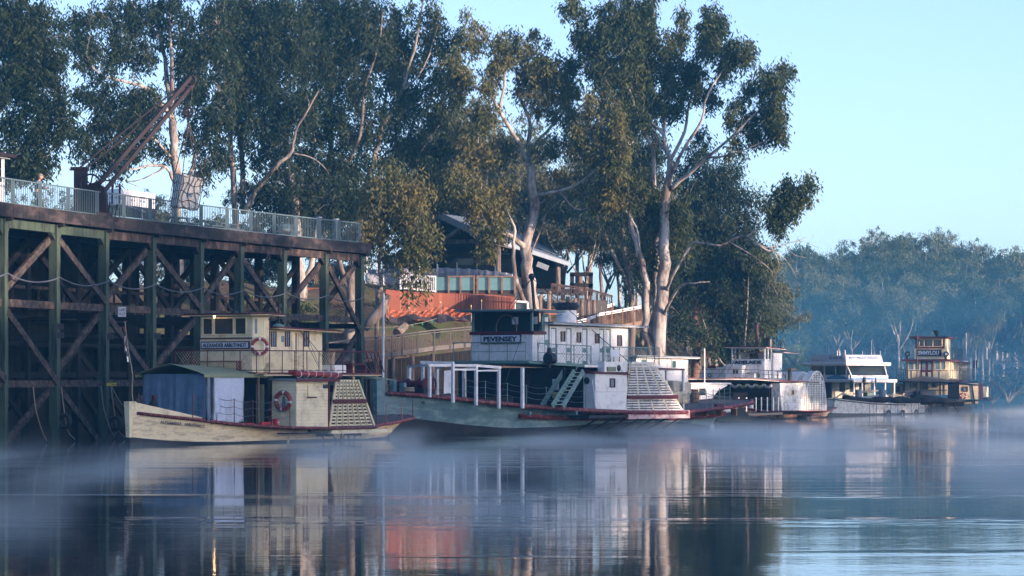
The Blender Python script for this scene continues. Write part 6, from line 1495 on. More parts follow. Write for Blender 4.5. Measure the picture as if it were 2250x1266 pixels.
ba = thing('brass_fitting_tray', 'small red tray of fittings on the side deck of the cream steamer', 'tray', B.f.O + B.f.d * 6.0 + B.f.n * 2.2 + Vector((0, 0, .9)), B.f.t)
part('tray', MB().box(-.45, .45, -.15, .15, 0, .06), REDP, ba); part('fitting', MB().cyl((-.1, 0, .06), (-.1, 0, .2), .05), IRON, ba)

# ---- the big pale steamer in the middle
P = Boat(838, 175, 52, 'paddle_steamer', 'long weathered teal and white paddle steamer with white funnel and slatted paddle box', 'paddle steamer')
st = [(0, .12, .16, 2.25, 1.1), (.8, .35, .62, 2.18, 1.0), (2.5, .95, 1.65, 2.0, .78), (5, 1.75, 2.5, 1.72, .5), (8, 2.5, 2.95, 1.50, .28), (12, 2.9, 3.1, 1.22, .30), (18, 3.0, 3.1, 1.0, .52), (24, 2.9, 3.0, 1.0, .48), (28, 2.2, 2.8, 1.1, .2), (30.4, 1.0, 2.2, 1.22, .12), (31.2, .3, 1.7, 1.30, .12)]  # bottom paint raised amidships and aft: sponson shade put into the colour
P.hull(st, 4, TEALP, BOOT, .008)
for sd in (1, -1):
    up_ = [V(u, sd * (w * .985 + .1), z) for u, w, z in ((8.6, 2.86, .95), (11, 3.04, .86), (14, 3.08, .78), (18, 3.1, .72), (24, 3.0, .70), (28, 2.72, .78), (30.8, 1.75, .9))]
    P.p('rubbing_strake', MB().tube(up_, .16, 6), MAROONW)
P.p('stem_post', MB().hexa([V(-.5, .13, .95), V(.1, .13, .95), V(.1, -.13, .95), V(-.5, -.13, .95)], [V(-.62, .2, 3.0), V(.12, .2, 3.0), V(.12, -.2, 3.0), V(-.62, -.2, 3.0)]), TEALP)
P.p('stem_foot', MB().hexa([V(-.3, .1, -1), V(.3, .1, -1), V(.3, -.1, -1), V(-.3, -.1, -1)], [V(-.46, .12, .95), V(.1, .12, .95), V(.1, -.12, .95), V(-.46, -.12, .95)]), BOOT)
dk = [(.1, .3, 2.32), (1.5, 1.2, 2.22), (3.5, 2.2, 2.03), (6, 2.95, 1.78), (9, 3.4, 1.55), (12, 4.0, 1.36), (13.5, 4.65, 1.28), (17, 4.75, 1.16), (22.4, 4.75, 1.12), (24.5, 3.9, 1.16), (27, 3.5, 1.26), (30, 3.1, 1.42), (33, 2.4, 1.62), (34.4, 1.4, 1.74)]
P.deck(dk, .16, GREYWOOD, MAROONW, .14)
P.bx('patched_sponson_plate', 16.4, 22.7, 4.7, 4.84, .72, 1.2, mat('peeling_white_plate', (.6, .5, .5), .6, .15, 3, col2=(.35, .06, .07), amt=.35, cscale=3)); P.bx('sponson_underside', 12.8, 23, 3.0, 4.7, .80, .96, BOOT)
for k in range(14): u = 9 + k * 1.6; P.bx('deck_bracket', u - .06, u + .06, 3.0, 3.4 + (.9 if 12 < u < 23 else 0), 1.0 - (.2 if u > 14 else 0), 1.22, TEALP if u < 13 else RUSTB)
for k in range(7): P.p('sponson_stay', MB().beam(V(14 + k * 1.4, 3.05, .1), V(14 + k * 1.4, 4.5, .8), .07), BOOT)
P.p('patch', MB().cyl(V(1.9, 1.38, 1.75), V(1.88, 1.46, 1.75), .09, 10), IRON)
# foredeck machinery: windlass, bollard, timber
wl_ = P.p('windlass', MB().cyl(V(2.6, -1.0, 2.75), V(2.6, 1.0, 2.75), .22, 14), MAROON)
for v in (-1.0, -.3, .5, 1.0): P.p('drum_flange', MB().cyl(V(2.6, v - .05, 2.75), V(2.6, v + .05, 2.75), .34, 16), MAROON, sub=wl_)
P.p('hand_wheel', MB().torus(V(2.9, 1.3, 2.75), V(0.3, 1, 0), .36, .05, 20, 6).beam(V(2.9, 1.3, 2.4), V(2.9, 1.3, 3.1), .05), MAROON); P.bx('windlass_bed', 2.2, 3.2, -1.1, 1.2, 2.05, 2.5, BLACKP)
P.bx('bitt', 1.3, 1.55, -.5, -.2, 2.2, 3.0, TEALP); P.bx('bitt', 1.3, 1.55, .2, .5, 2.2, 2.85, TEALP); P.p('rope_coil', MB().torus(V(1.5, .7, 2.42), V(0, 0, 1), .28, .07, 18, 6).torus(V(1.5, .7, 2.54), V(0, 0, 1), .26, .07, 18, 6), ROPE); P.p('anchor_chain_heap', MB().sphere(V(3.9, 1.6, 2.1), .4, 10, 6, (1.4, .8, .4)), IRON)
# white arches of the fore awning frame
def arch(u, v0, v1, zt_, zf, w=.2):
    for v in (v0, v1): P.bx('arch_post', u - w / 2, u + w / 2, v - w / 2, v + w / 2, zf, zt_, WHITE)
    P.bx('arch_beam', u - .11, u + .11, v0 - .12, v1 + .12, zt_, zt_ + .2, WHITE)
for px, v, yt, yb in ((929, .7, 795, 862), (944, 2.2, 800, 865), (995, 2.7, 797, 877), (1046, 3.0, 801, 883), (1096, 3.2, 806, 890)):
    u, zt_ = P.S(px, yt, v); _, zb_ = P.S(px, yb, v); P.bx('awning_frame_post', u - .075, u + .075, v - .075, v + .075, zb_ - .2, zt_, WHITE)
for px, v, yt, yb in ((899, -1.2, 804, 850), (1020, -1.6, 812, 880), (960, -2.2, 808, 870)):
    u, zt_ = P.S(px, yt, v); _, zb_ = P.S(px, yb, v); P.bx('awning_frame_post', u - .09, u + .09, v - .09, v + .09, zb_ - .3, zt_, WHITE)
def pbeam(a_, va, b_, vb, w=.15): P.p('awning_frame_beam', MB().beam(P.SV(a_[0], a_[1], va), P.SV(b_[0], b_[1], vb), w, w * .9), WHITE)
pbeam((925, 796), .7, (996, 798), 2.7, .17); pbeam((899, 805), -1.2, (942, 803), 2.2); pbeam((940, 803), 2.2, (1046, 803), 3.0); pbeam((1046, 803), 3.0, (1099, 808), 3.2, .16); pbeam((996, 812), 2.7, (1048, 812), 3.0, .12); pbeam((1046, 815), 3.0, (1098, 814), 3.2, .1)
pbeam((996, 800), 2.7, (960, 808), -2.2, .16); pbeam((1046, 805), 3.0, (1020, 812), -1.6, .14)
P.p('leaning_white_board', MB().hexa([P.SV(975, 868, .8), P.SV(992, 872, .8), P.SV(992, 872, .6), P.SV(975, 868, .6)], [P.SV(976, 815, .4), P.SV(1000, 813, .4), P.SV(1000, 813, .2), P.SV(976, 815, .2)]), WHITE)
u, zt_ = P.S(1148, 808, 3.6); P.bx('deck_post', u - .08, u + .08, 3.52, 3.68, 1.4, zt_, WHITE)
for px, v in ((1108, -1.5), (1190, -1), (1195, 2.0), (1240, -2)): u, zt_ = P.S(px, 812, v); P.bx('deck_post', u - .1, u + .1, v - .1, v + .1, 1.3, zt_, GREENP)
ch = [P.S(px, 888, v) + (v, zz) for px, v, zz in ()]
sp_ = [(4.2, 2.5, 1.95), (5.6, 2.85, 1.82), (7.2, 3.15, 1.70), (8.7, 3.35, 1.58), (10.2, 3.6, 1.46), (11.6, 3.95, 1.38), (12.9, 4.4, 1.3)]
P.stanchions(sp_, 1.15, 3, GREENP, CHAIN); P.stanchions([(a_, -b_, c_) for a_, b_, c_ in sp_], 1.15, 3, GREENP, CHAIN)
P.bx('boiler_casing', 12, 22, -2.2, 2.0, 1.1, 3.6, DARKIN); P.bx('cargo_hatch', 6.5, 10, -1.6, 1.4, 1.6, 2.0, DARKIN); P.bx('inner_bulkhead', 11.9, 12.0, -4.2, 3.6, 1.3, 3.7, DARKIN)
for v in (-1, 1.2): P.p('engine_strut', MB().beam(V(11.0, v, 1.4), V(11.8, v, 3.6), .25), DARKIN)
P.bx('notice_pale', 11.7, 11.8, 2.9, 3.3, 2.4, 3.05, SIGNW); P.bx('notice_yellow', 11.7, 11.8, 2.9, 3.25, 1.95, 2.3, mat('faded_yellow_card', (.5, .45, .15), .6))
# upper deck
P.roof('upper_deck', [(9.9, -3.2, 4.1), (9.9, 2.6, 4.1), (11.2, 3.55, 4.0), (13.6, 3.9, 3.9), (21.0, 3.9, 3.85), (21.0, -3.5, 3.85)], .16, GREENP, None)
P.bx('deck_edge', 13.4, 21.0, 3.9, 3.95, 3.72, 3.86, WHITE)
# wheelhouse: white boards, open dark upper half, sign
WU = 10.5; V0, V1 = -2.05, 2.4
P.vboards('wheelhouse_front_boards', 'F', WU, V0, V1, 4.12, 5.62, 26, WHITE); P.vboards('wheelhouse_side_boards', 'S', V1, WU, 11.55, 4.1, 5.62, 6, WHITE)
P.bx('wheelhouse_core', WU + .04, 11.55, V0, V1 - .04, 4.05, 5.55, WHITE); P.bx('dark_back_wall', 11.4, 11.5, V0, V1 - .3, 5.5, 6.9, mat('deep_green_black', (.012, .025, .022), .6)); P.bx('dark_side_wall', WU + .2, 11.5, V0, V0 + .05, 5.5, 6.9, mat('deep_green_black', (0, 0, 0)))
P.bx('sill', WU - .1, WU + .05, V0 - .1, V1 + .12, 5.60, 5.78, MAROON); P.bx('sill', WU - .1, 11.62, V1, V1 + .14, 5.60, 5.78, MAROON)
for u, v in ((WU, -1.95), (WU, V1 - .05), (11.45, V1 - .05), (WU, -.6)): P.bx('wheelhouse_post', u - .06, u + .06, v - .06, v + .06, 5.7, 6.95, GREENP) if v != -.6 else None
for v0 in (.35, 1.75): P.bx('paper_sheet', 11.2, 11.25, v0, v0 + .42, 6.2, 6.62, SIGNW)
P.p('steering_wheel', MB().torus(V(11.0, .1, 6.0), V(1, 0, 0), .75, .035, 24, 6), BROWNWOOD)
P.roof('wheelhouse_roof', [(9.9, -2.9, 7.05), (9.9, 3.0, 7.02), (12.8, 3.0, 6.96), (12.8, -2.9, 6.96)], .10, GREYM, GREENP)
P.text_on
sg = P.bx('name_board', WU - .11, WU - .05, -1.32, 1.62, 5.08, 5.62, mat('dark_sign_frame', (.03, .02, .03), .5)); P.bx('board_face', WU - .125, WU - .11, -1.26, 1.56, 5.14, 5.56, SIGNW, sub=sg)
text('lettering', 'PEVENSEY', .3, SIGNBLUE, sg, V(WU - .14, .15, 5.35), (R90, 0, -R90), width=2.45, height=.30, bold=.012)
P.bx('green_door', 11.6, 12.0, 2.3, 2.36, 4.0, 6.8, GREENP); P.bx('door_panel', 11.66, 11.94, 2.36, 2.40, 5.3, 6.6, WHITE); P.bx('door_panel', 11.66, 11.94, 2.36, 2.40, 4.1, 5.0, WHITE)
# small bird emblem on the wheelhouse side
P.p('emblem', MB().prism([V(10.85, V1 + .035, 5.25), V(10.98, V1 + .035, 5.0), V(11.1, V1 + .035, 5.25), V(11.05, V1 + .035, 4.85), V(10.98, V1 + .035, 4.7), V(10.9, V1 + .035, 4.85)], (0, -.01, 0)), GREYM)
# long rear cabin with doors and windows
CV = 2.45
P.bx('cabin_wall', 12.05, 19.7, -2.4, CV, 3.86, 6.1, WHITE); P.bx('cabin_rear_trim', 19.68, 19.76, CV - .06, CV + .04, 3.86, 6.1, GREENP)
P.roof('cabin_roof', [(11.6, -3.0, 6.34), (11.6, 3.05, 6.32), (21.0, 3.05, 6.2), (21.0, -3.0, 6.2)], .12, WHITEW, GREYM)
for x0, x1, ya, yb in ((1233, 1240, 730, 749), (1268, 1275, 732, 751), (1308, 1315, 735, 753), (1357, 1365, 738, 759)): P.winpx('S', CV + .01, x0, ya, x1, yb, mat('dark_red_sash', (.08, .02, .02), .5), GLASS, fw=.05, bars=1)
for x0, x1 in ((1211, 1219), (1244, 1252), (1279, 1287), (1317, 1324), (1331, 1338)):
    u0, _ = P.S(x0, 780, CV); u1, _ = P.S(x1, 780, CV); d_ = P.bx('door', u0, u1, CV, CV + .04, 3.9, 5.92, WHITE)
    P.bx('door_rail', u0, u1, CV + .04, CV + .055, 4.6, 4.85, GREENP, sub=d_); P.bx('door_rail', u0, u1, CV + .04, CV + .055, 3.9, 4.1, GREENP, sub=d_); P.bx('jamb', u1, u1 + .1, CV, CV + .06, 3.9, 5.98, GREENP, sub=d_); P.bx('jamb', u0, u1, CV + .0, CV + .06, 5.92, 6.0, GREENP, sub=d_)
# funnel
u, zf = P.S(1245, 716, .6)
fn = P.p('funnel', MB().cyl(V(u, .6, 6.2), V(u, .6, P.S(1245, 682, .6)[1]), .58, 24), WHITE, smooth=False)
zt_ = P.S(1245, 682, .6)[1]; P.p('funnel_crown', MB().tube([V(u, .6, zt_), V(u, .6, zt_ + .22), V(u, .6, zt_ + .45)], [.62, .78, .66], 24), BLACKP, sub=fn)
for px, py in ((1262, 690), (1230, 690)): P.p('funnel_stay', MB().tube([V(u, .6, zt_ - .1), P.SV(1160 if px < 1245 else 1300, 722, 1.0)], .02, 4), BLACKP)
for v in (.2, .6, 1.0): P.p('long_stay', MB().tube([P.SV(1170, 612, v), P.SV(1385, 798, 3.4)], .022, 4), BLACKP)
P.p('fore_stay', MB().tube([P.SV(1168, 612, 0), P.SV(1110, 684, 1.5)], .022, 4), BLACKP); P.p('fore_stay', MB().tube([P.SV(1168, 612, 0), P.SV(1120, 684, 1.0)], .022, 4), BLACKP)
P.p('signal_mast', MB().cyl(P.SV(1175, 690, .3), P.SV(1168, 606, .3), .09, 8), BLACKP); P.p('mast_head', MB().sphere(P.SV(1168, 608, .3), .2, 10, 6), BLACKP)
P.p('white_pole', MB().cyl(P.SV(842, 838, 0), P.SV(843, 645, 0), .06, 8), STEELW)
P.p('stay_wire', MB().tube([P.SV(1148, 732, 2.4), P.SV(1094, 890, 3.2)], .018, 4), BLACKP)
P.p('whip_pipe', MB().tube(smooth_line([P.SV(1410, 727, 2.6), P.SV(1430, 738, 3.2), P.SV(1438, 760, 3.6), P.SV(1438, 800, 3.8)], 4), .03, 5), BLACKP)
# deck rails with mesh, lamp, stairs
def railing(b_, pts, h, m, mesh=True, n=4, name='rail_post', mm=GREYM):
    for i, (p, q) in enumerate(zip(pts[:-1], pts[1:])):
        a_, c_ = V(*p), V(*q); hh = Vector((0, 0, h))
        b_.p('top_rail', MB().tube([a_ + hh, c_ + hh], .03, 6), m); b_.p('mid_rail', MB().tube([a_ + hh * .5, c_ + hh * .5], .018, 5), m)
        for k in range(n + (i == len(pts) - 2)): t = k / n; r_ = a_.lerp(c_, t); b_.p(name, MB().cyl(r_, r_ + hh, .028, 6), m)
        if mesh:
            mb = MB(); N = int((c_ - a_).length / .2)
            for k in range(N):
                r_, s_ = a_.lerp(c_, k / N), a_.lerp(c_, min(1, (k + 4) / N)); mb.tube([r_, s_ + hh], .007, 3, cap=False); mb.tube([r_ + hh, s_], .007, 3, cap=False)
            b_.p('wire_mesh', mb, mm, kind='stuff')
railing(P, [(10.6, 2.7, 4.05), (11.6, 3.3, 3.98), (14.2, 3.8, 3.9)], 1.05, GREENP, n=2); railing(P, [(15.3, 3.8, 3.86), (17, 3.8, 3.86), (21, 3.8, 3.85), (21, -3.4, 3.85)], 1.05, GREENP, n=3); railing(P, [(10.1, 2.2, 4.1), (10.1, -3.1, 4.1)], 1.05, GREENP, n=4, mesh=False)
P.bx('gate_sign', 16.0, 16.9, 3.84, 3.87, 4.35, 4.75, SIGNW)
ul, zl = P.S(1206, 788, 3.5); lm_ = P.p('deck_lamp', MB().cyl(V(ul - .12, 3.5, zl), V(ul + .3, 3.5, zl), .34, 18), BLACKP); P.p('lens', MB().cyl(V(ul - .14, 3.5, zl), V(ul - .12, 3.5, zl), .26, 18), GLASS, sub=lm_); P.p('chimney', MB().tube([V(ul + .05, 3.5, zl + .3), V(ul + .05, 3.5, zl + .62)], [.18, .1], 10), BLACKP, sub=lm_); P.p('bracket', MB().box(ul - .02, ul + .1, -3.56, -3.44, zl - .55, zl - .3), BLACKP, sub=lm_)
sa, sb_ = P.SV(1262, 815, 4.2), P.SV(1213, 893, 4.2); stp = P.p('stairway', MB().beam(sa, sb_, .06, .32), GREENP); sc_, sd_ = sa + V(0, -.75, 0), sb_ + V(0, -.75, 0); P.p('stringer', MB().beam(sc_, sd_, .06, .32), GREENP, sub=stp)
sa2, sb2 = P.SV(1282, 815, 4.3), P.SV(1236, 893, 4.3); P.p('stringer', MB().beam(sa2, sb2, .06, .32), TEALP, sub=stp)
for k in range(10):
    t = (k + .5) / 10; c = sb_.lerp(sa, t); c2 = sb2.lerp(sa2, t); P.p('tread', MB().beam(c, c2, .25, .05), TEALP, sub=stp)
P.p('handrail', MB().tube([sa2 + Vector((0, 0, .9)), sa2 + Vector((-.4, 0, .7)), P.SV(1265, 815, 4.3)], .025, 5), GREENP)
# paddle house and slatted paddle box
pu0, pu1 = 13.53, 16.62
P.bx('paddle_house_core', pu0 + .1, 16.5, 2.0, 4.5, 1.1, 3.3, DARKIN); P.p('paddle_box_inner', MB().prism([V(16.5, 3.7, 1.12), V(23.2, 3.7, 1.12), V(21.9, 3.7, 2.6), V(20.2, 3.7, 3.9), V(16.5, 3.7, 3.8)], (0, 1.6, 0)), BLACKP)  # inner block is black, shaped so the slat gaps read as shade
P.p('paddle_house_front', MB().box(pu0, pu0 + .06, -4.6, -3.75, 1.2, 3.36), WHITE); P.p('porthole', MB().cyl(V(pu0 - .02, 4.0, 2.95), V(pu0 + .02, 4.0, 2.95), .17, 16).torus(V(pu0 - .02, 4.0, 2.95), V(1, 0, 0), .18, .03, 18, 6), IRON)
for k, (z0_, z1_) in enumerate(((1.2, 2.3), (2.31, 3.36))): P.bx('side_sheet', pu0, pu1, 4.56, 4.60 + .004 * k, z0_, z1_, WHITE)
P.p('paddle_house_roof', MB().hexa([V(pu0 - .2, 4.7, 3.36), V(pu1 + .2, 4.7, 3.28), V(pu1 + .2, 2.5, 3.5), V(pu0 - .2, 2.5, 3.55)], [V(pu0 - .2, 4.7, 3.44), V(pu1 + .2, 4.7, 3.36), V(pu1 + .2, 2.5, 3.58), V(pu0 - .2, 2.5, 3.63)]), MAROON)
P.winpx('S', 4.6, 1341, 834, 1349, 849, MAROON, GLASSB, fw=.07); P.p('white_brace', MB().beam(V(pu0 - .05, 4.4, 3.0), P.SV(1309, 897, 4.7), .05), STEELW)
P.bx('upper_box', P.S(1322, 800, 4.2)[0], 17.0, 3.9, 4.4, 3.45, 4.05, WHITE); P.bx('vent_cowl', 14.9, 15.7, 4.2, 4.5, 3.5, 3.75, CANVAS); P.p('black_kettle', MB().sphere(V(16.1, 4.3, 3.68), .22, 10, 8), BLACKP, smooth=True)
def pv_u(z):
    pts = [(1.14, 16.46, 22.4), (1.5, 16.5, 21.9), (2.6, 16.75, 20.9), (3.4, 16.9, 20.0), (3.97, 17.05, 19.33)]
    for (za, a0, a1), (zb2, b0, b1) in zip(pts[:-1], pts[1:]):
        if z <= zb2: t = (z - za) / (zb2 - za); return a0 + (b0 - a0) * t, a1 + (b1 - a1) * t
    return pts[-1][1:]
for k in range(19):
    z = 1.24 + (3.93 - 1.24) * k / 18; u0, u1 = pv_u(z)
    if k == 5: P.bx('paddle_box_band', u0 - .02, u1 + .12, 4.62, 4.76, z - .11, z + .11, MAROON)
    else: P.bx('slat', u0, u1, 4.58, 4.64, z - .044, z + .044, WHITEW)
for j in range(5):
    mbp = [V(pv_u(z)[0] + (pv_u(z)[1] - pv_u(z)[0]) * j / 4, 4.54, z) for z in (1.14, 2, 2.6, 3.2, 3.95)]
    for a_, b_ in zip(mbp[:-1], mbp[1:]): P.p('rib', MB().beam(a_, b_, .10, .04, up=(0, 1, 0)), CREAMW)
P.bx('paddle_box_top', 17.0, 19.4, 4.0, 4.66, 3.95, 4.05, WHITEW)
# aft: little roof on posts, wool bales, barrel, chain rail
P.roof('aft_roof', [(19.6, -3, 3.75), (19.6, 3.6, 3.72), (24.2, 3.4, 3.66), (24.2, -3, 3.66)], .1, GREYM, MAROON)
for px in (1464, 1501): u, _ = P.S(px, 840, 3.2); P.bx('aft_post', u - .06, u + .06, 3.14, 3.26, 1.2, 3.62, WHITE)
ch = [P.S(px, yb, v)[0:1] + (v, P.S(px, yb, v)[1]) for px, yb, v in ((1500, 905, 4.0), (1512, 902, 3.6), (1525, 900, 3.5), (1538, 899, 3.4), (1552, 897, 3.2), (1567, 895, 3.1), (1581, 892, 2.9), (1592, 890, 2.6), (1604, 888, 2.2))]
P.stanchions([(a_, b_, c_ - .1) for a_, b_, c_ in ch], 1.2, 4, GREENP, CHAIN, r=.025, sag=.12)
P.bx('deck_chock', 27.5, 28.2, 3.3, 3.5, 1.3, 1.5, MAROON)
WOOL = mat('wool_bale_jute', (.55, .50, .38), .9, .15, 4, .03, 8)
for k, (px, py, v, sc_) in enumerate([(1477, 871, 3.0, 1), (1496, 872, 3.0, 1), (1475, 848, 3.0, 1), (1487, 850, 2.6, 1), (1500, 852, 2.8, 1.1)]):
    u, z = P.S(px, py, v); lbls = ['pale wool bale in the bottom row on the aft deck, left one', 'pale wool bale in the bottom row on the aft deck, beside the barrel', 'pale wool bale on top of the stack nearest the slatted paddle box', 'pale wool bale on top, in the middle of the stack', 'largest pale wool bale on top at the barrel side of the stack']
    o = part('wool_bale', MB().box(-.42 * sc_, .42 * sc_, -.38, .38, -.38, .38), WOOL); setp(o, lbls[k], 'bale', 'wool bales on the aft deck of the white funnelled steamer'); bevel(o, .14, 3)
    o.location = P.f.O + P.f.d * u + P.f.n * v + Vector((0, 0, z - .05)); o.rotation_euler = (0, 0, P.f.t + RND.uniform(-.2, .2))
u, z = P.S(1526, 886, 2.8); br = thing('barrel', 'brown oak barrel with hoops beside the wool bales', 'barrel', P.f.O + P.f.d * u + P.f.n * 2.8 + Vector((0, 0, z)))
part('staves', MB().tube([(0, 0, h) for h in (0, .2, .42, .64, .86)], [.22, .27, .29, .27, .22], 16), mat('oak_staves', (.30, .16, .08), .6, .3, 5, stretch=(4, 4, .5)), br, smooth=True)
for h, r_ in ((.1, .26), (.3, .285), (.58, .285), (.78, .25)): part('hoop', MB().torus((0, 0, h), (0, 0, 1), r_, .018, 18, 5), IRON, br)

# mooring lines from the boats to the wharf and the bank
def line_between(a_, b_, sag, label, r=.022):
    mb = MB(); a_, b_ = Vector(a_), Vector(b_); mb.tube([(b_ - a_) * t - Vector((0, 0, sag * 4 * t * (1 - t))) for t in np.linspace(0, 1, 12)], r, 5)
    o = solo('mooring_line', mb, ROPE, label, 'rope', 'mooring lines of the steamers'); o.location = a_; return o
line_between(B.f.O + Vector((.3, .1, 1.6)), zpt(228, 3.0, 0, .3), .5, 'mooring line from the cream steamer bow to the third wharf post')
line_between(B.f.O + B.f.d * 20 + B.f.n * -1.5 + Vector((0, 0, 1.2)), zpt(712, 3.2, 0, .3), .4, 'mooring line from the cream steamer stern to a wharf post')
line_between(P.f.O + P.f.d * 1.4 + Vector((0, 0, 2.7)), zpt(790, 4.2, 0, .2), .5, 'mooring line from the big steamer bow up to the last wharf post')
line_between(P.f.O + P.f.d * 33.5 + Vector((0, 0, 1.9)), at(1455, 770, 221), .8, 'mooring line from the big steamer stern to the tallest gum')
# ---- more boats up the river
def frect(b, name, u, x0, y0, x1, y1, d, m, sub=None, o=0.0):
    """box whose front face (towards the bow) spans the photo rectangle on the cross plane u"""
    v0, z1 = b.F(x0, y0, u); v1, _ = b.F(x1, y0, u); _, z0 = b.F(x0, y1, u)
    return b.bx(name, u - o, u - o + d, min(v0, v1), max(v0, v1), z0, z1, m, sub)
def srect(b, name, v, x0, y0, x1, y1, d, m, sub=None, o=0.0):
    u0, z1 = b.S(x0, y0, v); u1, _ = b.S(x1, y0, v); _, z0 = b.S(x0, y1, v); s = 1 if v >= 0 else -1
    a, c = sorted((v + s * o, v + s * o - s * d)); return b.bx(name, min(u0, u1), max(u0, u1), a, c, z0, z1, m, sub)

# white houseboat behind the big steamer
Hb = Boat(1385, 207, 52, 'houseboat', 'plain white houseboat with flat roof moored behind the stern of the big steamer', 'houseboat')
Hb.f.O = Hb.f.O + Vector((0, 0, 0)); HV = 1.4
def uz(x, y, v=HV): return Hb.S(x, y, v)
u0, u1 = uz(1398, 800)[0], uz(1511, 800)[0]
Hb.hull([(u0 - 2, .3, .5, .9, .1), (u0, 1.4, 1.6, .8, .1), (u1, 1.6, 1.7, .8, .1), (u1 + 2.5, 1.2, 1.6, .9, .1)], 3, WHITEW, BOOT, .01)
Hb.bx('cabin_wall', u0, u1, -1.4, HV, .8, uz(1450, 787)[1], WHITE); Hb.roof('roof', [(u0 - .6, -1.9, uz(1400, 781)[1]), (u0 - .6, 1.9, uz(1400, 781)[1]), (u1 + .7, 1.9, uz(1520, 785)[1]), (u1 + .7, -1.9, uz(1520, 785)[1])], .12, WHITEW, GREYM)
for x0, x1, y0, y1 in ((1408, 1420, 790, 800), (1476, 1484, 793, 808)): Hb.winpx('S', HV + .01, x0, y0, x1, y1, WHITE, mat('green_blind', (.05, .12, .12), .4), fw=.05)
for x in (1400, 1465, 1509): srect(Hb, 'corner_board', HV, x, 788, x + 2, 845, .04, WHITEW, o=.03)
Hb.bx('aft_door', u1, u1 + .04, -.3, .5, .9, 2.7, WHITEW)

# small white tender with a dark arched opening
Tn = Boat(1512, 222, 52, 'covered_launch', 'small white covered launch with a dark arched opening seen past the big steamer stern', 'launch')
TV = 1.3; u0, u1 = Tn.S(1516, 860, TV)[0], Tn.S(1600, 860, TV)[0]
Tn.hull([(u0 - 1, .5, .8, 1.1, .1), (u0 + 1, 1.2, 1.35, .95, .1), (u1 - 1, 1.3, 1.4, .9, .1), (u1 + 1.2, .8, 1.3, 1.0, .1)], 3, WHITE, BOOT, .01)
zt_ = Tn.S(1550, 845, TV)[1]; Tn.p('cabin_side', MB().prism([V(u0, TV, .9), V(u0 + 2.4, TV, .9), V(u0 + 2.6, TV, 1.6), V(u0 + 3.4, TV, zt_ - .45), V(u0 + 4.6, TV, zt_ - .1), V(u0 + 4.6, TV, zt_), V(u0, TV, zt_)], (0, .06, 0)), WHITE)
Tn.bx('cabin_back', u0 + .2, u1, -1.25, -1.2, .9, zt_, DARKIN); Tn.p('cabin_top', MB().tube([V(u0 - .2, 0, zt_ - .25), V(u1 + .3, 0, zt_ - .3)], [1.36, 1.3], 18), WHITE) if False else Tn.bx('cabin_top', u0 - .2, u1 + .3, -1.4, 1.42, zt_, zt_ + .12, WHITE, bev=.05)
Tn.bx('window_hole', u0 + 1.1, u0 + 1.9, TV + .0, TV + .02, 1.9, 2.4, GLASS); Tn.p('slipway_ramp', MB().hexa([V(u0 + 3, 1.5, .1), V(u1 + 2, 1.9, .1), V(u1 + 2, .3, .1), V(u0 + 3, .3, .1)], [V(u0 + 3, 1.5, .3), V(u1 + 2, 1.9, .3), V(u1 + 2, .3, 1.8), V(u0 + 3, .3, 2.0)]), mat('dark_net_cover', (.03, .04, .035), .9))

# steamer with the round paddle box lattice
A = Boat(1560, 236, 60, 'paddle_steamer', 'white paddle steamer with arched lattice paddle box and tall black mast', 'paddle steamer')
A.hull([(0, .1, .15, 1.5, .3), (1.2, .8, 1.1, 1.2, .2), (3, 1.5, 1.8, .9, .15), (6, 1.9, 2.0, .6, .1), (14, 1.9, 2.0, .5, .1), (18, 1.2, 1.7, .6, .1), (19.5, .5, 1.2, .75, .1)], 4, mat('stained_cream_hull', (.42, .36, .28), .6, .3, 2, .003, 20, col2=(.35, .15, .08), amt=.5, cscale=1.5), BOOT, .01)
A.deck([(.1, .3, 1.35), (2, 1.5, .95), (4, 2.4, .72), (5.3, 3.25, .66), (9.9, 3.35, .62), (13.7, 3.35, .60), (16, 2.4, .62), (19.6, 1.4, .8)], .1, GREYWOOD, MAROON, .06)
for k in range(12): A.p('under_strut', MB().beam(V(5 + k * .75, 2.0, .1), V(5.3 + k * .75, 3.1, .55), .06), BOOT)
A.bx('paddle_board', 11, 13, 2.3, 3.1, .15, .3, mat('wet_paddle_boards', (0, 0, 0)))
# dark boxy hold and posts under the upper deck
A.bx('hold_back', 5.2, 5.3, -3.2, 2.4, .7, 3.0, DARKIN); A.bx('hold_side', -2.5, 5.2, -1.9, -1.8, .7, 3.0, DARKIN)
A.bx('boiler', 2.5, 5.0, -.9, .7, .8, 2.0, BLACKP)
for px, v in ((1681, 1.9), (1650, .8)): u, _ = A.S(px, 880, v); A.bx('deck_post', u - .08, u + .08, v - .08, v + .08, .8, 2.9, WHITE)
A.roof('upper_deck', [(-3.2, -3.2, 3.12), (-3.2, -1.0, 3.12), (3.2, 1.9, 3.10), (5.0, 3.25, 2.95), (12, 3.35, 2.8), (12, -3.4, 2.8)], .12, WHITEW, MAROON)
for k in range(5): 
    px = 1607 + k * 20; 
    A.p('tied_awning_roll', MB().tube([A.FV(1606 + 18 * k + x, 846 + 5 * math.sin(x / 18 * math.pi), 2.5) for x in (0, 4.5, 9, 13.5, 18)], .11, 7), CANVAS if k % 2 else mat('grey_awning_roll', (.3, .32, .33), .8), smooth=True)
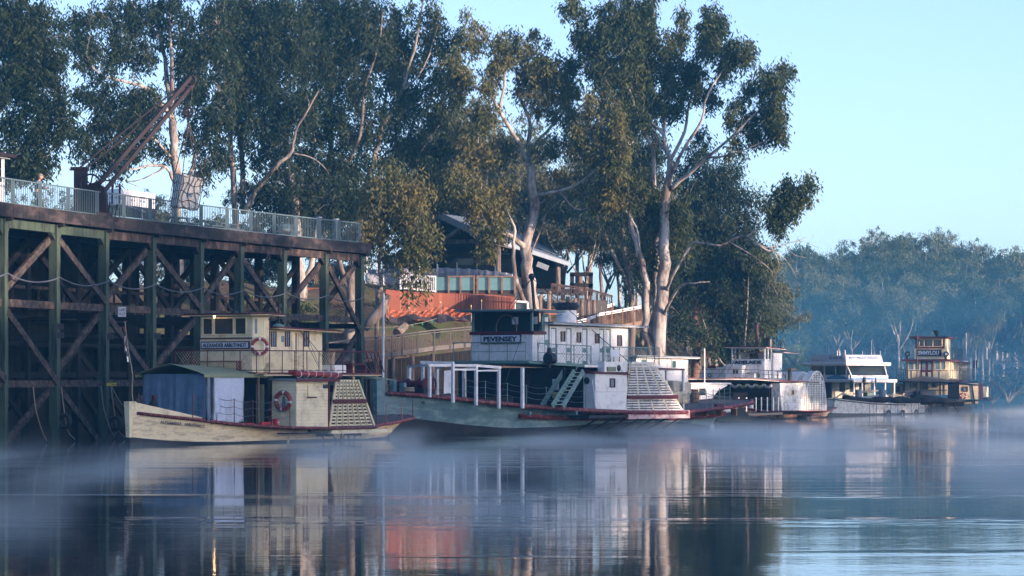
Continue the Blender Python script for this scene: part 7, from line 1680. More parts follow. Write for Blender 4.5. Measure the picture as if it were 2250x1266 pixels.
# paddle house
A.bx('paddle_house_core', 5.4, 9.8, .9, 3.0, .7, 2.75, DARKIN); frect(A, 'paddle_house_front', 5.27, 1695, 842, 1714, 903, .05, WHITEW)
ua, za = A.S(1713, 842, 3.2); ub, zb_ = A.S(1770, 903, 3.2); A.clap('side_boards', 'S', 3.2, ua + .35, ub, .62, za, 16, WHITEW, .03, a0b=ua); 
A.winpx('S', 3.24, 1739, 858, 1744, 867, CREAMW, MAROON, fw=.06)
A.roof('side_roof_edge', [(5.1, 3.35, 2.88), (11.5, 3.4, 2.82), (11.5, 1.5, 2.9), (5.1, 1.5, 2.96)], .08, GREYM, MAROON)
def arc_pts(v):
    P_ = [(1765, 904), (1766, 885), (1768, 865), (1773, 845), (1781, 826), (1788, 818), (1794, 816), (1800, 819), (1806, 832), (1810, 850), (1812, 875), (1813.5, 904)]
    return [A.SV(x, y, v) for x, y in P_]
ap = arc_pts(3.2); zlo, zhi = ap[0].z, max(p.z for p in ap)
def arc_u(z):
    L_ = [p for p in ap[:7]]; R_ = [p for p in ap[6:]][::-1]
    def f(Q):
        for a_, b_ in zip(Q[:-1], Q[1:]):
            if a_.z <= z <= b_.z: t = (z - a_.z) / (b_.z - a_.z + 1e-9); return a_.x + (b_.x - a_.x) * t
        return Q[-1].x
    return f(L_), f(R_)
for k in range(18):
    z = zlo + .06 + (zhi - zlo - .12) * k / 17; a_, b_ = arc_u(z); A.bx('slat', a_, b_, 3.20, 3.24, z - .042, z + .042, WHITEW)
for k in range(9):
    u = ap[0].x + .15 + (ap[-1].x - ap[0].x - .3) * k / 8; zs = [z for z in np.linspace(zlo, zhi, 60) if arc_u(z)[0] <= u <= arc_u(z)[1]]
    if zs: A.bx('upright', u - .07, u + .07, 3.24, 3.27, zlo, max(zs), WHITEW)
for i in range(len(ap) - 1): A.p('arch_rim', MB().beam(ap[i] + V(0, .05, 0), ap[i + 1] + V(0, .05, 0), .10, .12, up=(0, 1, 0)), WHITEW)
A.p('lattice_back', MB().prism([p + Vector((1.55, 1.0, 0)) for p in ap], (0, .05, 0)), BLACKP)  # black sheet set aft so the arched lattice gaps read as shade
A.p('arched_box_top', MB().prism([V(p.x, 2.15, p.z - .02) for p in ap[3:9]] + [V(ap[8].x, 2.15, 2.7), V(ap[3].x, 2.15, 2.7)], (0, 2.6, 0)), WHITE); A.bx('latch', 10.6, 10.9, 3.28, 3.36, 1.2, 1.7, GREENP)
for i in range(3, 9): A.p('arch_shell', MB().beam(ap[i] * .5 + ap[i + 1 if i < 8 else i] * .5 - V(0, .52, .0), ap[i] * .5 + ap[i + 1 if i < 8 else i] * .5 - V(0, -.02, .0), (ap[min(i + 1, 8)] - ap[i]).length + .02 if i < 8 else .1, .03, up=(ap[min(i + 1, 8)] - ap[i]).cross(Vector((0, 1, 0))).normalized() if i < 8 else (0, 0, 1)), WHITE)
A.p('black_vent_pipe', MB().cyl(A.SV(1735, 838, 2.6), A.SV(1735, 812, 2.6), .16, 12), BLACKP); A.bx('vent_cap', *sorted((A.S(1733, 812, 2.6)[0], A.S(1744, 812, 2.6)[0])), 2.4, 2.8, A.S(1735, 814, 2.6)[1], A.S(1735, 810, 2.6)[1], BROWNWOOD)
# far paddle box, round topped
fp_ = [A.FV(x, y, 7) for x, y in ((1533, 845), (1536, 828), (1543, 815), (1553, 809), (1600, 806), (1604, 845))]; A.p('far_paddle_box', MB().prism(fp_, (4, 0, 0)), WHITE)
A.p('far_box_trim', MB().beam(A.FV(1556, 806, 6.9), A.FV(1573, 806, 6.9), .2), MAROON); A.p('far_vent_ring', MB().torus(A.FV(1559, 825, 6.5), V(1, 0, 0), .13, .04, 14, 6), BLACKP)
# wheelhouse
WU = 6.44
frect(A, 'wheelhouse_front', WU, 1607, 789, 1680, 831, .1, WHITE); srect(A, 'wheelhouse_side', 1.4, 1680, 789, 1700, 831, .1, WHITE); frect(A, 'low_front_wall', 5.9, 1593, 800, 1612, 831, .1, WHITE)
b_ = frect(A, 'name_board', WU, 1610, 790, 1677, 803, .04, SIGNW, o=.06); A.text_on('F', WU - .07, 'ADELAIDE', 1613, 792.5, 1673, 800, SIGNBLUE, bold=.016, sub=b_, off=.02)
v0, z_ = A.F(1618, 804, WU); frect(A, 'hatch_hood', WU, 1614, 803, 1639, 808, .7, WHITE, o=.7); frect(A, 'hatch_box', WU, 1617, 808, 1637, 829, .5, WHITE, o=.55); frect(A, 'hatch_window', WU, 1618, 811, 1629, 822, .04, GLASS, o=.58)
frect(A, 'red_moulding', WU, 1604, 817, 1614, 818.3, .03, MAROON, o=.04); frect(A, 'red_moulding', WU, 1640, 819, 1668, 820.5, .03, MAROON, o=.04); frect(A, 'locker', WU, 1654, 820, 1663, 830, .4, WHITE, o=.5)
frect(A, 'cabin_wall_behind', 9.0, 1628, 774, 1705, 830, .1, WHITEW); srect(A, 'cabin_side', 1.6, 1700, 776, 1718, 831, .1, WHITE); frect(A, 'dark_door', 8.95, 1647, 777, 1662, 790, .04, DARKIN)
A.roof('cabin_roof', [(8.6, -1.9, 5.12), (8.6, 2.0, 5.12), (11.2, 2.0, 5.05), (11.2, -1.9, 5.05)], .08, WHITE, MAROON)
A.roof('wheelhouse_roof', [(5.9, -1.8, 5.50), (5.9, 1.8, 5.48), (9.2, 1.9, 5.35), (9.2, -1.8, 5.40)], .09, WHITE, MAROON)
for x in (1609, 1616, 1625, 1680): u = WU if x in (1609, 1680) else 7.6; v, zz = A.F(x, 768, u); A.bx('roof_post', u - .05, u + .05, v - .05, v + .05, 4.4, 5.4, WHITE)
for x in (1687, 1694): u, _ = A.S(x, 775, 1.4); A.bx('roof_post', u - .05, u + .05, 1.35, 1.45, 4.4, 5.4, WHITE)
A.p('steering_wheel', MB().torus(A.FV(1655, 790, 7.2), V(1, 0, 0), .62, .03, 22, 5), BROWNWOOD)
for k in range(4): t = k * math.pi / 4; c = A.FV(1655, 790, 7.2); d = Vector((0, math.cos(t), math.sin(t))) * .75; A.p('wheel_spoke', MB().beam(c - d, c + d, .04), BROWNWOOD)
ml = A.F(1664, 830, 5.6); A.p('mast', MB().tube([A.FV(1663, 832, 8.2), A.FV(1663, 760, 8.2), A.FV(1663, 712, 8.2)], [.16, .15, .12], 10), mat('dark_mast', (.06, .025, .02), .6)); A.p('mast_cap', MB().cyl(A.FV(1663, 713, 8.2), A.FV(1663, 709, 8.2), .17, 10), BLACKP)
A.p('funnel', MB().tube([A.FV(1690, 768, 8), A.FV(1690, 744, 8)], .27, 16), BLACKP); A.p('funnel_rim', MB().torus(A.FV(1690, 744, 8), V(0, 0, 1), .29, .04, 18, 6), BLACKP); A.p('steam_pipe', MB().tube([A.FV(1680, 780, 8), A.FV(1679, 735, 8)], .07, 8), BLACKP); A.p('pipe_whistle', MB().cyl(A.FV(1679, 745, 8), A.FV(1679, 734, 8), .11, 8), BLACKP)
for x, y in ((1573, 836), (1590, 832), (1600, 800), (1718, 830), (1756, 812), (1730, 838)): A.p('mast_stay', MB().tube([A.FV(1663, 712, 8.2), A.FV(x, y, 5 if x < 1660 else 9)], .022, 4), BLACKP)
A.p('davit_lamp', MB().torus(A.FV(1666, 826, 5.0), V(1, 0, 0), .13, .045, 16, 6).cyl(A.FV(1666, 826, 5.0), A.FV(1666, 826, 5.1), .12, 14), GREENP); A.p('lamp_cord', MB().tube([A.FV(1665, 800, 5.2), A.FV(1666, 822, 5.0)], .02, 4), IRON)
railing(A, [(-2.8, -2.8, 3.15), (-2.0, -.9, 3.15), (3.3, 1.8, 3.12), (8.5, 2.2, 3.0)], .62, IRON, mesh=False, n=4)
# white stanchions on the low side deck, bottles
sp2 = [A.S(x, 903, v)[:1] + (v, .68) for x, v in ((1623, 2.0), (1640, 2.3), (1661, 2.6), (1673, 2.8), (1686, 3.0), (1699, 3.2), (1710, 3.3))]
A.stanchions(sp2, 1.0, 2, STEELW, CHAIN, r=.05, sag=.12)
for k, (x, lb) in enumerate(((1650, 'white gas bottle on the low deck of the lattice arched steamer'),)):
    u, _ = A.S(x, 900, 1.8); gb = thing('gas_bottle', lb, 'gas bottle', A.f.O + A.f.d * u + A.f.n * 1.8 + Vector((0, 0, .72))); part('cylinder', MB().tube([(0, 0, 0), (0, 0, .1), (0, 0, .5), (0, 0, .62)], [.18, .2, .2, .08], 14), WHITE, gb, smooth=True); part('valve', MB().cyl((0, 0, .62), (0, 0, .75), .06), GREYM, gb)
fp2 = thing('flagpole', 'white pole with small red and white flag beside the arched lattice steamer', 'flagpole', at(1548, 848, 232)); part('pole', MB().cyl((0, 0, 0), (0, 0, at(0, 766, 232).z - at(0, 848, 232).z), .045, 8), STEELW, fp2); part('flag', MB().box(.05, .1, -.01, .01, 1.95, 2.5), LIFER, fp2)
pt = thing('landing_pontoon', 'black framed floating landing stage between the two white steamers', 'pontoon', at(1600, 925, 226)); 
def PW(px, py, D): return at(px, py, D) - pt.location
part('platform', MB().hexa([PW(1545, 916, 227), PW(1720, 911, 233), PW(1720, 909, 238), PW(1545, 914, 232)], [PW(1545, 912, 227), PW(1720, 907, 233), PW(1720, 905, 238), PW(1545, 910, 232)]), IRON, pt)
for k in range(7): part('truss_bar', MB().beam(PW(1550 + 14 * k, 914, 227.5), PW(1558 + 14 * k, 930, 227.5), .07), IRON, pt); part('truss_bar', MB().beam(PW(1564 + 14 * k, 914, 227.5), PW(1556 + 14 * k, 930, 227.5), .07), IRON, pt)
part('float_tank', MB().box(-1.6, 3.0, 1, 3, -.15, .3), BOOT, pt)

# cruiser
M = Boat(1905, 296, 112, 'river_cruiser', 'two deck white cruise boat with lettered roof panels and blue stripe', 'cruise boat')
WB = WHITE; BL = mat('sky_blue_stripe', (.06, .28, .55), .4); HV = -2.05
M.hull([(-3, .2, .4, 1.6, .3), (-1, 1.4, 1.8, 1.3, .2), (1, 2.0, 2.2, 1.1, .2), (10, 2.1, 2.2, 1.0, .2), (13, 1.8, 2.1, 1.0, .2)], 3, WB, BOOT, .005)
def FQ(name, u0, u1, x0, y0, x1, y1, x2, y2, x3, y3, th, m, sub=None):
    """panel through four photo points on planes u0 (bottom) and u1 (top): bottom-left, bottom-right, top-right, top-left"""
    q = [M.FV(x0, y0, u0), M.FV(x1, y1, u0), M.FV(x2, y2, u1), M.FV(x3, y3, u1)]; return M.p(name, MB().hexa(q, [p + Vector((th, 0, 0)) for p in q]), m, sub)
vl, vr = M.F(1858, 800, .3)[0], M.F(1940, 800, .3)[0]
ztp, zbt = M.F(1900, 780, .6)[1], M.F(1900, 797, .2)[1]
M.p('sign_panel_front', MB().hexa([V(.2, vl, zbt), V(.2, vr, zbt), V(.26, vr, zbt), V(.26, vl, zbt)], [V(.55, vl + .1, ztp), V(.55, vr - .05, ztp), V(.61, vr - .05, ztp), V(.61, vl + .1, ztp)]), mat('lavender_white_panel', (.60, .60, .68), .5))
us1 = M.S(1779, 799, vl)[0]
M.p('sign_panel_side', MB().hexa([V(.2, vl, zbt), V(us1, vl, zbt), V(us1, vl + .06, zbt), V(.2, vl + .06, zbt)], [V(.55, vl + .1, ztp), V(us1 - .2, vl + .1, ztp), V(us1 - .2, vl + .16, ztp), V(.55, vl + .16, ztp)]), mat('lavender_white_panel', (0, 0, 0)))
t1 = text('lettering', 'M.V. MARY ANN', .3, SIGNGREY, M.e, V(.36, (vl + vr) / 2 + .1, (ztp + zbt) / 2 + .12), (R90 * .72, 0, -R90), width=(vr - vl) * .74, height=.26, bold=.012)
t1.matrix_local = Matrix.Translation(V(.26, (vl + vr) / 2 + .0, (ztp + zbt) / 2 + .12)) @ Matrix.Rotation(-R90, 4, 'Z') @ Matrix.Rotation(R90 * .82, 4, 'X')
t2 = text('lettering', 'M.V. MARY ANN', .3, SIGNGREY, M.e, (0, 0, 0), (0, 0, 0), width=(us1 - .2) * .40, height=.26, bold=.012)
t2.matrix_local = Matrix.Translation(V(us1 * .26, vl - .06, (ztp + zbt) / 2 + .1)) @ Matrix.Rotation(math.pi, 4, 'Z') @ Matrix.Rotation(R90 * .92, 4, 'X')
t3 = text('lettering', 'The cruising restaurant', .3, SIGNGREY, M.e, (0, 0, 0), (0, 0, 0), width=(us1) * .36, height=.16)
t3.matrix_local = Matrix.Translation(V(us1 * .76, vl - .06, (ztp + zbt) / 2 - .1)) @ Matrix.Rotation(math.pi, 4, 'Z') @ Matrix.Rotation(R90 * .92, 4, 'X')
zr = M.F(1900, 804, -.3)[1]; M.bx('upper_roof', -.6, us1 + .8, vl - .45, vr + .4, zr, zbt + .02, WB, bev=.06)
zw0 = M.F(1900, 825, -.1)[1]; ul_ = us1 - .3
M.bx('upper_back', us1 - .4, us1 - .3, vl + .1, vr - .1, zw0 - .3, zr, DARKIN); M.bx('far_side', .2, us1 - .4, vr - .12, vr - .05, zw0 - .3, zr, WB)
M.p('windscreen', MB().hexa([V(-.25, vl + .35, zw0), V(-.25, vr + .05, zw0), V(-.2, vr + .05, zw0), V(-.2, vl + .35, zw0)], [V(.2, vl + .15, zr), V(.2, vr, zr), V(.25, vr, zr), V(.25, vl + .15, zr)]), GLASS)
M.p('windscreen_post', MB().beam(V(-.3, vl + .3, zw0 - .1), V(.15, vl + .05, zr), .12), WB); M.p('windscreen_post', MB().beam(V(-.3, vr + .1, zw0 - .1), V(.15, vr + .05, zr), .12), WB)
z33 = M.F(1900, 834, -.5)[1]; M.bx('front_panel', -.45, -.3, vl + .2, vr + .15, z33, zw0, WB); M.bx('side_window', .3, us1 - .4, vl + .06, vl + .1, zw0 + .1, zr, GLASS)
for t in (0, .3, .62, 1): u = .2 + (us1 - .5) * t; M.bx('side_post', u - .06, u + .1, vl, vl + .08, z33, zr, WB)
M.bx('side_panel', -.3, us1 - .4, vl + .02, vl + .08, z33, zw0 + .05, WB)
M.p('blue_swoosh', MB().prism([V(-.3, vl - .01, z33 + .05), V(us1 * .55, vl - .01, z33 - .1), V(us1 * .5, vl - .01, z33 + .25), V(us1 * .3, vl - .01, zw0 + .05), V(us1 * .12, vl - .01, zw0 - .0)], (0, .02, 0)), BL); M.bx('blue_stripe', -.47, -.45, vl + .2, vr + .1, z33, z33 + .14, BL)
t4 = text('lettering', 'Your ultimate dining experience', .3, SIGNGREY, M.e, V(-.48, (vl + vr) / 2 + .2, z33 + .3), (R90, 0, -R90), width=(vr - vl) * .66, height=.12)
zl_ = M.F(1900, 841, -1.2)[1]; M.bx('lower_roof', -1.6, us1 - .3, vl - .25, vr + .5, zl_, z33 + .02, WB, bev=.08)
M.bx('lower_back', 3.0, 3.1, vl, vr + .2, 1.0, zl_, mat('cream_lower_wall', (.5, .48, .38), .6)); M.bx('lower_dark_side', 3, us1, vl, vl + .1, 1.0, zl_, DARKIN)
for v in (vl + .05, vl + .9, 0.1, vr - .6, vr + .35): M.bx('lower_post', -1.3, -1.18, v - .05, v + .05, 1.1, zl_, WB)
for v0 in (-1.3, -.2, .8): M.bx('lower_window', 2.96, 3.0, v0, v0 + .6, 1.8, 2.7, GLASS)
M.bx('green_locker', -.6, .2, -.3, .6, 1.2, 1.75, mat('bottle_green_paint', (.02, .10, .08), .5)); M.bx('foredeck', -3, 3, -1.7, 1.7, 1.05, 1.15, GREYM)
for x, y0 in ((1840, 771), (1845, 772), (1857, 769), (1895, 771), (1915, 748), (1934, 771)): v, zz = M.F(x, y0, 1.0); M.p('aerial', MB().cyl(V(1.0, v, ztp - .1), V(1.0, v, zz), .035, 6), WB)
M.p('bow_lamp', MB().cyl(M.FV(1899, 840, -1.65), M.FV(1899, 829, -1.65), .14, 10), IRON); M.p('side_lamp', MB().sphere(M.FV(1871, 838, -1.65), .12, 10, 6), IRON)
M.p('furled_flag', MB().tube([M.FV(1923, 850, -1.9), M.FV(1924, 838, -1.9), M.FV(1924, 828, -1.9)], [.03, .10, .03], 6), SIGNBLUE)

# long white barge hull with snagged timber lying along it
G = Boat(1815, 262, 60, 'barge', 'long low white planked barge hull loaded with dark logs and branches', 'barge')
G.hull([(-1.5, 1.2, 1.5, 1.45, .25), (1, 1.3, 1.6, 1.30, .2), (6, 1.35, 1.6, 1.05, .15), (12, 1.3, 1.55, .92, .12), (17.5, 1.1, 1.5, .95, .1), (18.6, .9, 1.35, .98, .1)], 7, WHITEW, BOOT, .02)
G.deck([(-1.5, 1.5, 1.4), (1, 1.6, 1.25), (6, 1.6, 1.0), (12, 1.55, .87), (18.5, 1.4, .93)], .1, GREYWOOD)
for k in range(9): u = 5 + k * 1.5; G.p('hanging_line', MB().tube([V(u, 1.68, 1.0), V(u + .05, 1.66, .1)], .018, 4), IRON)
for k in range(4): G.p('tyre_fender', MB().torus(V(9 + 3 * k, 1.7, .05), V(0, 1, 0), .3, .09, 14, 6), IRON)
GR = random.Random(8); lgb = ['long dark log lying on the barge, nearest its left end', 'dark log lying on the middle of the barge', 'thick dark log lying on the barge near its right end', 'dark log overhanging the right end of the barge']
for k, (a_, b_, r_) in enumerate(((1.0, 7, .22), (6.5, 12.5, .26), (11.5, 17, .28), (16.5, 23, .30))):
    p0 = G.f.O + G.f.d * a_ + G.f.n * (1.2 + .2 * (k % 2)) + Vector((0, 0, 1.38 - k * .09)); p1 = G.f.O + G.f.d * b_ + G.f.n * 1.3 + Vector((0, 0, 1.22 - k * .04))
    lg_ = thing('dark_log', lgb[k], 'log', p0, 0, 'dark logs loaded on the barge'); q = [Vector((0, 0, 0)).lerp(p1 - p0, t) + Vector((0, GR.gauss(0, .08), GR.gauss(0, .05))) for t in np.linspace(0, 1, 6)]; part('stem', MB().tube(q, [r_, r_ * 1.1, r_, r_ * .9, r_ * .95, r_ * .8], 8), POSTD, lg_, smooth=True)
    for j in range(5): c = q[1 + j % 4]; part('branch', MB().tube([c, c + Vector((GR.uniform(-.3, .4), -.25, GR.uniform(-.3, .1))), c + Vector((GR.uniform(-.5, .6), -.5, GR.uniform(-.7, -.1)))], [.05, .035, .015], 5), POSTD, lg_)
gf = Root('gangway_frame', 'pale timber gangway frame and rails standing on the jetty behind the barge', 'gangway', at(1880, 880, 282))
for p, q in (((1830, 878), (1852, 864)), ((1852, 864), (1884, 878)), ((1820, 876), (1950, 876)), ((1875, 866), (1902, 860)), ((1895, 862), (1930, 858)), ((1962, 865), (2002, 876)), ((1980, 878), (1987, 864))): gf.part('rail', MB().beam(at(*p, 282), at(*q, 282), .13, .13), CREAMW)
for px in (1887, 1939): gf.part('pile', MB().cyl(at(px, 890, 281), at(px, 856, 281), .32, 12), GREYM)
for k in range(12): gf.part('baluster', MB().beam(at(1942 + k * 3.4, 879, 282), at(1942 + k * 3.4, 867, 282), .05), CREAMW)
gf.part('deck', MB().hexa([at(1815, 882, 281), at(2010, 882, 281), at(2010, 881, 286), at(1815, 881, 286)], [at(1815, 879, 281), at(2010, 879, 281), at(2010, 878, 286), at(1815, 878, 286)]), GREYWOOD)

# steamer farthest up the river
E_ = Boat(2034, 306, 76, 'paddle_steamer', 'cream and black paddle steamer farthest up the river with a black name board', 'paddle steamer')
CR = CREAM; BK = BLACKP
E_.hull([(-6, .1, .2, 1.6, .2), (-4, 1.0, 1.4, 1.4, .2), (0, 2.2, 2.5, 1.1, .2), (8, 2.6, 2.7, .9, .2), (20, 2.6, 2.7, .9, .2), (24, 1.0, 2.2, 1.1, .2)], 4, mat('blue_black_hull', (.02, .03, .04), .5), BOOT, .01)
E_.deck([(-5.8, .4, 1.5), (-3, 1.8, 1.2), (0, 2.8, 1.05), (6.8, 4.4, 1.0), (20, 4.4, .95), (24, 2.6, 1.1)], .12, GREYWOOD, mat('blue_black_hull', (0, 0, 0)), .08)
# lower house with window bays
frect(E_, 'lower_house_wall', 6.2, 1989, 834, 2082, 868, .1, CR)
for x0, x1, y0, y1 in ((2006, 2015, 838, 852), (2026, 2040, 838, 870), (2048, 2060, 838, 852)): frect(E_, 'lower_window', 6.15, x0, y0, x1, y1, .05, GLASS)
frect(E_, 'dark_opening', 6.3, 2082, 834, 2107, 880, .1, BK); frect(E_, 'dark_opening', 6.3, 1984, 834, 1989, 880, .1, BK)
for x in (2000, 2022, 2066, 2074): frect(E_, 'black_batten', 6.15, x, 834, x + 1.4, 868, .05, BK)
c0, c1 = E_.F(1989, 856, 4.4), E_.F(2078, 862, 4.4); frect(E_, 'rounded_counter', 4.6, 1990, 859, 2056, 880, .3, mat('pale_pink_panel', (.55, .50, .50), .6)); frect(E_, 'counter_rail', 4.5, 1988, 856, 2080, 859, .1, GREYM); frect(E_, 'dark_counter_gap', 4.4, 2006, 860, 2022, 878, .06, BK)
# awning fan over the foredeck
a0 = E_.F(1977, 838, 1.5); a1 = E_.F(2105, 840, 1.5); am = E_.F(2026, 826, 1.5)
E_.p('fore_awning', MB().add([V(.8, a0[0], a0[1]), V(.8, a1[0] - .4, a1[1] - .05), V(.8, am[0], am[1] - .1), V(6, a0[0] - .1, a0[1] + .2), V(6, a1[0], a1[1] + .25), V(6, am[0], am[1] + .1)], [(0, 1, 2), (0, 2, 5, 3), (2, 1, 4, 5)]), mat('brown_grey_awning', (.16, .14, .12), .8)); E_.p('awning_edge', MB().tube([V(.75, a0[0], a0[1]), V(.75, a1[0] - .4, a1[1] - .05)], .06, 6), BK)
for x in (1990, 2058): E_.p('awning_lamp', MB().beam(E_.FV(x, 839, .9), E_.FV(x + 4, 837, .9), .08), WHITE)
# upper cabin
UC = 3.0
frect(E_, 'upper_cabin_front', UC, 1993, 793, 2083, 836, .1, CR); uz_ = E_.F(2083, 793, UC); vs_ = uz_[0]
ue = 13.5; zc0, zc1 = E_.F(2040, 836, UC)[1], E_.F(2040, 793, UC)[1]
E_.bx('upper_cabin_side', UC + .1, ue, vs_ - .1, vs_, zc0, zc1 + .05, CR); E_.bx('upper_cabin_far_side', UC + .1, ue, -vs_ - .5, -vs_ - .4, zc0, zc1, CR)
for u in (UC + .6, 5, 6.6, 8.3, 10, 11.8, 13.3): E_.bx('black_batten', u, u + .14, vs_, vs_ + .04, zc0, zc1, BK)
for u in (5.5, 8.8, 10.6): E_.window('S', vs_ + .005, u, u + .8, zc0 + 1.05, zc1 - .25, CR, GLASSB, fw=.06)
E_.bx('orange_lit_post', ue - .1, ue + .15, vs_ + .05, vs_ + .25, zc0, zc1, CR)
for x0, x1 in ((1997, 2007), (2010, 2020), (2055, 2065), (2068, 2077)): E_.winpx('F', UC - .01, x0, 794.5, x1, 812, CR, GLASSB, fw=.06)
dd = frect(E_, 'double_door', UC, 2023, 793, 2050, 829, .05, MAROON, o=.03)
for x0, x1 in ((2026, 2033), (2039, 2046)): frect(E_, 'door_pane', UC, x0, 796, x1, 813, .03, GLASSB, sub=dd, o=.05); frect(E_, 'door_panel', UC, x0, 818, x1, 828, .03, CR, sub=dd, o=.05)
frect(E_, 'cream_band', UC, 1993, 814, 2023, 815, .03, MAROON, o=.03); frect(E_, 'cream_band', UC, 2051, 814, 2083, 815, .03, MAROON, o=.03)
for x in (1994, 2002, 2063): frect(E_, 'black_batten', UC, x, 815, x + 1.2, 834, .03, BK, o=.04)
zr_ = E_.F(2040, 790, UC)[1]; E_.roof('upper_roof', [(UC - .7, E_.F(1983, 790, UC)[0], zr_), (UC - .7, E_.F(2090, 790, UC)[0], zr_), (ue + 2.5, vs_ + .9, zr_ - .25), (ue + 2.5, -vs_ - 1.2, zr_ - .25)], .14, MAROON, MAROON)
E_.bx('rolled_canopy', ue - 2, ue + 2, vs_ + .2, vs_ + .7, zr_ - .3, zr_ - .1, WHITE, bev=.08)
# wheelhouse
WU = 4.2
frect(E_, 'wheelhouse_lower', WU, 2009, 766, 2080, 789, .1, CR); vr_ = E_.F(2080, 766, WU)[0]; vl_ = E_.F(2011, 766, WU)[0]; zt2, zt1 = E_.F(2040, 742, WU)[1], E_.F(2040, 766, WU)[1]
E_.bx('wheelhouse_side', WU + .1, 7.5, vr_ - .1, vr_, E_.F(2040, 789, WU)[1], zt2, CR); E_.bx('wheelhouse_back', 7.5, 7.6, vl_, vr_, zt1, zt2, CR); E_.bx('wheelhouse_wall_top', WU, WU + .1, vl_, vr_, zt2 - .12, zt2, CR)
for x in (2011, 2016, 2069.5, 2076): frect(E_, 'wheelhouse_mullion', WU, x, 742, x + 1.8 if x != 2011 else x + 3, 766, .08, CR if x != 2011 else MAROON)
for x0, x1 in ((2018, 2030), (2032, 2049), (2051, 2069)): E_.winpx('F', WU, x0, 747, x1, 761, CR, mat('wheelhouse_glass', (0, 0, 0)), fw=.05)
frect(E_, 'wheelhouse_sill', WU, 2011, 762, 2075, 766, .1, MAROON, o=.06)
nb = frect(E_, 'name_board', WU, 2015, 768, 2069, 783, .05, BK, o=.07); E_.text_on('F', WU - .08, 'EMMYLOU', 2018, 771, 2063, 780, SIGNW, bold=.012, sub=nb, off=.02)
E_.roof('wheelhouse_roof', [(WU - .6, E_.F(2000, 742, WU)[0], zt2 + .12), (WU - .6, E_.F(2087, 744, WU)[0], zt2 + .08), (8, vr_ + .5, zt2), (8, vl_ - .5, zt2)], .13, MAROON, MAROON)
E_.p('funnel', MB().tube([E_.FV(2059, 742, 9), E_.FV(2059, 736, 9), E_.FV(2057, 728, 9), E_.FV(2057, 726, 9)], [.12, .16, .32, .3], 12), BLACKP)
for x in (1994, 2079): lm_ = E_.p('search_lamp', MB().cyl(E_.FV(x, 778, WU - .6), E_.FV(x, 778, WU - .1), .26, 16), BK); E_.p('lens', MB().cyl(E_.FV(x, 778, WU - .62), E_.FV(x, 778, WU - .6), .13, 12), WHITE if x == 2079 else GREENP, sub=lm_); E_.p('lamp_stand', MB().box(WU - .5, WU - .3, -E_.F(x, 0, WU)[0] - .1, -E_.F(x, 0, WU)[0] + .1, zr_, zr_ + .45), BK, sub=lm_)
railing(E_, [(WU + 1, vr_ + .5, zr_), (12.5, vr_ + .7, zr_ - .1)], 1.2, BK, mesh=False, n=7); railing(E_, [(UC - .6, E_.F(1972, 830, UC)[0], zc0 - .05), (UC - .6, E_.F(1992, 830, UC)[0], zc0 - .05)], 1.15, BK, mesh=False, n=4)
railing(E_, [(UC + .2, vs_ + 1.1, zc0), (15.5, vs_ + 1.3, zc0)], 1.15, BK, mesh=False, n=12)
E_.roof('mid_deck', [(UC - .8, -3.9, zc0), (UC - .8, vs_ + .4, zc0), (UC + .3, vs_ + 1.3, zc0), (17, vs_ + 1.5, zc0 - .1), (17, -3.9, zc0 - .1)], .14, MAROON, BK)
# paddle houses
fr_ = frect(E_, 'paddle_house_front', 7.0, 2107, 843, 2149, 887, .1, CR); frect(E_, 'paddle_house_front', 7.0, 1956, 843, 1984, 880, .1, CR)
for x0, x1 in ((2117, 2125), (1967, 1975)): E_.winpx('F', 6.98, x0, 851, x1, 859, MAROON, GLASSB, fw=.08)
frect(E_, 'paddle_house_batten', 7.0, 2105, 843, 2108, 887, .12, BK, o=.03); E_.p('slanting_batten', MB().beam(E_.FV(2136, 845, 6.95), E_.FV(2142, 888, 6.95), .09), BK); E_.p('paddle_house_trim', MB().beam(E_.FV(2107, 843, 6.95), E_.FV(2150, 846, 6.95), .12), BK)
vo = E_.F(2149, 860, 7.0)[0]; zp1 = E_.F(2149, 846, 7)[1]; us_, ue_ = 7.1, 13.0
E_.bx('paddle_box_core', us_, ue_, 2.6, vo - .15, 1.0, zp1, BK)
for k in range(11): z = 1.15 + (zp1 - 1.3) * k / 10; E_.bx('slat', us_, ue_ - .3 * k / 3, vo - .06, vo, z - .05, z + .05, mat('dark_red_slat', (.10, .03, .03), .6))
E_.bx('paddle_box_cap', us_, ue_ - .6, vo - .6, vo + .1, zp1, zp1 + .12, MAROON); E_.bx('aft_box', ue_ + .3, ue_ + 5.5, vo - .8, vo - .1, 1.2, zp1 - .2, CR); E_.bx('aft_shelf', ue_, ue_ + 8, vo - 1, vo + .3, .95, 1.1, BK)
E_.p('flag', MB().box(15.3, 15.35, -(vs_ + 1.6), -(vs_ + 1.2), zc0 + 1.2, zc0 + 2.0), SIGNBLUE); E_.p('flag_pole', MB().cyl(V(15.3, vs_ + 1.4, zc0), V(15.3, vs_ + 1.4, zc0 + 3), .03, 6), STEELW)
E_.bx('aft_house', 15, 17, -1, vs_ + .9, zc0, zc0 + 2.3, mat('blue_grey_panel', (.25, .32, .36), .5)); E_.bx('aft_window', 14.96, 15, vs_ - .6, vs_ + .6, zc0 + 1, zc0 + 1.9, WHITE)
E_.lifebuoy((6.8, E_.F(2116.5, 870, 7)[0], E_.F(2116.5, 870, 7)[1]), (-1, .05, 0), .26, .07, label='orange lifebuoy on the paddle house front of the farthest steamer')
bf = thing('bow_flag', 'furled red white and blue flag on a pole before the farthest steamer wheelhouse', 'flag', E_.f.O + E_.f.d * 1 + E_.f.n * E_.F(2016, 800, 1)[0] + Vector((0, 0, 1.2)))
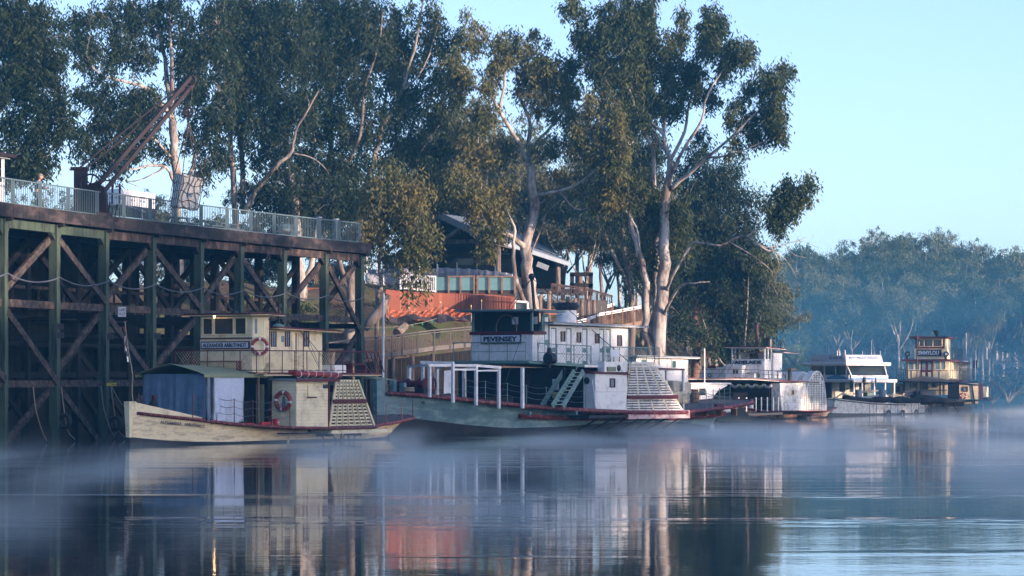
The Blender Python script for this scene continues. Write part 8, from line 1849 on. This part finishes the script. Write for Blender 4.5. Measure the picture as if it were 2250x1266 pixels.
hh = E_.F(2016, 735, 1)[1] - 1.2; part('pole', MB().cyl((0, 0, 0), (0, 0, hh), .03, 6), BROWNWOOD, bf)
for k, m_ in enumerate((LIFER, SIGNBLUE, WHITE, LIFER)): part('flag_fold', MB().prism([(.04 + .05 * k, 0, hh - .1 - .3 * k), (.12 + .05 * k, 0, hh - .3 - .2 * k), (.10, 0, hh - 1.2 - .1 * k), (0, 0, hh - 1.0 - .1 * k)], (0, .03, 0)), m_, bf)
E_.p('fore_pole', MB().cyl(E_.FV(2014, 870, 1), E_.FV(2014, 742, 1), .03, 6), BK)
by = Root('red_buoy', 'small red cloth marker hanging beside the farthest steamer paddle house', 'marker', at(2106, 890, 300)); by.part('cloth', MB().prism([at(2104, 883, 300), at(2110, 884, 300), at(2111, 894, 300), at(2106, 890, 300)], (0, .1, 0)), REDP)
jb = Root('jetty_beam', 'dark jetty timbers reaching from the barge towards the farthest steamer', 'jetty', at(2060, 892, 292))
for k in range(5): jb.part('timber', MB().beam(at(1995 + 24 * k, 889 - .5 * k, 290 + k), at(2017 + 24 * k, 889 - .5 * k, 291 + k), .55, .5), POSTD); jb.part('plank', MB().beam(at(1995 + 24 * k, 883.5 - .5 * k, 290 + k), at(2017 + 24 * k, 883.5 - .5 * k, 291 + k), 1.0, .12), GREYWOOD)
for k in range(4): jb.part('hanging_line', MB().tube([at(2035 + 20 * k, 892, 291), at(2040 + 22 * k, 905, 291)], .03, 4), IRON)
# dead branches at the water on the right and floating foam
R = random.Random(77)
for k, (x0, y0, lb) in enumerate(((2180, 888, 'pale dead branch leaning over the water right of the farthest steamer'), (2215, 885, 'pale dead branch in the mist near the right edge of the river bend'))):
    t = thing('dead_branch', lb, 'branch', at(x0, y0, 345)); mb = MB()
    for j in range(6):
        a_ = Vector((0, 0, 0)); b1 = a_ + Vector((R.uniform(-.6, 1.6), 0, R.uniform(.8, 2.0))); c1 = b1 + Vector((R.uniform(-1.5, 2.5), 0, R.uniform(.3, 1.2))); mb.tube([a_, b1, c1], [.08, .05, .02], 5)
    part('limb', mb, BARKP, t, kind='stuff')
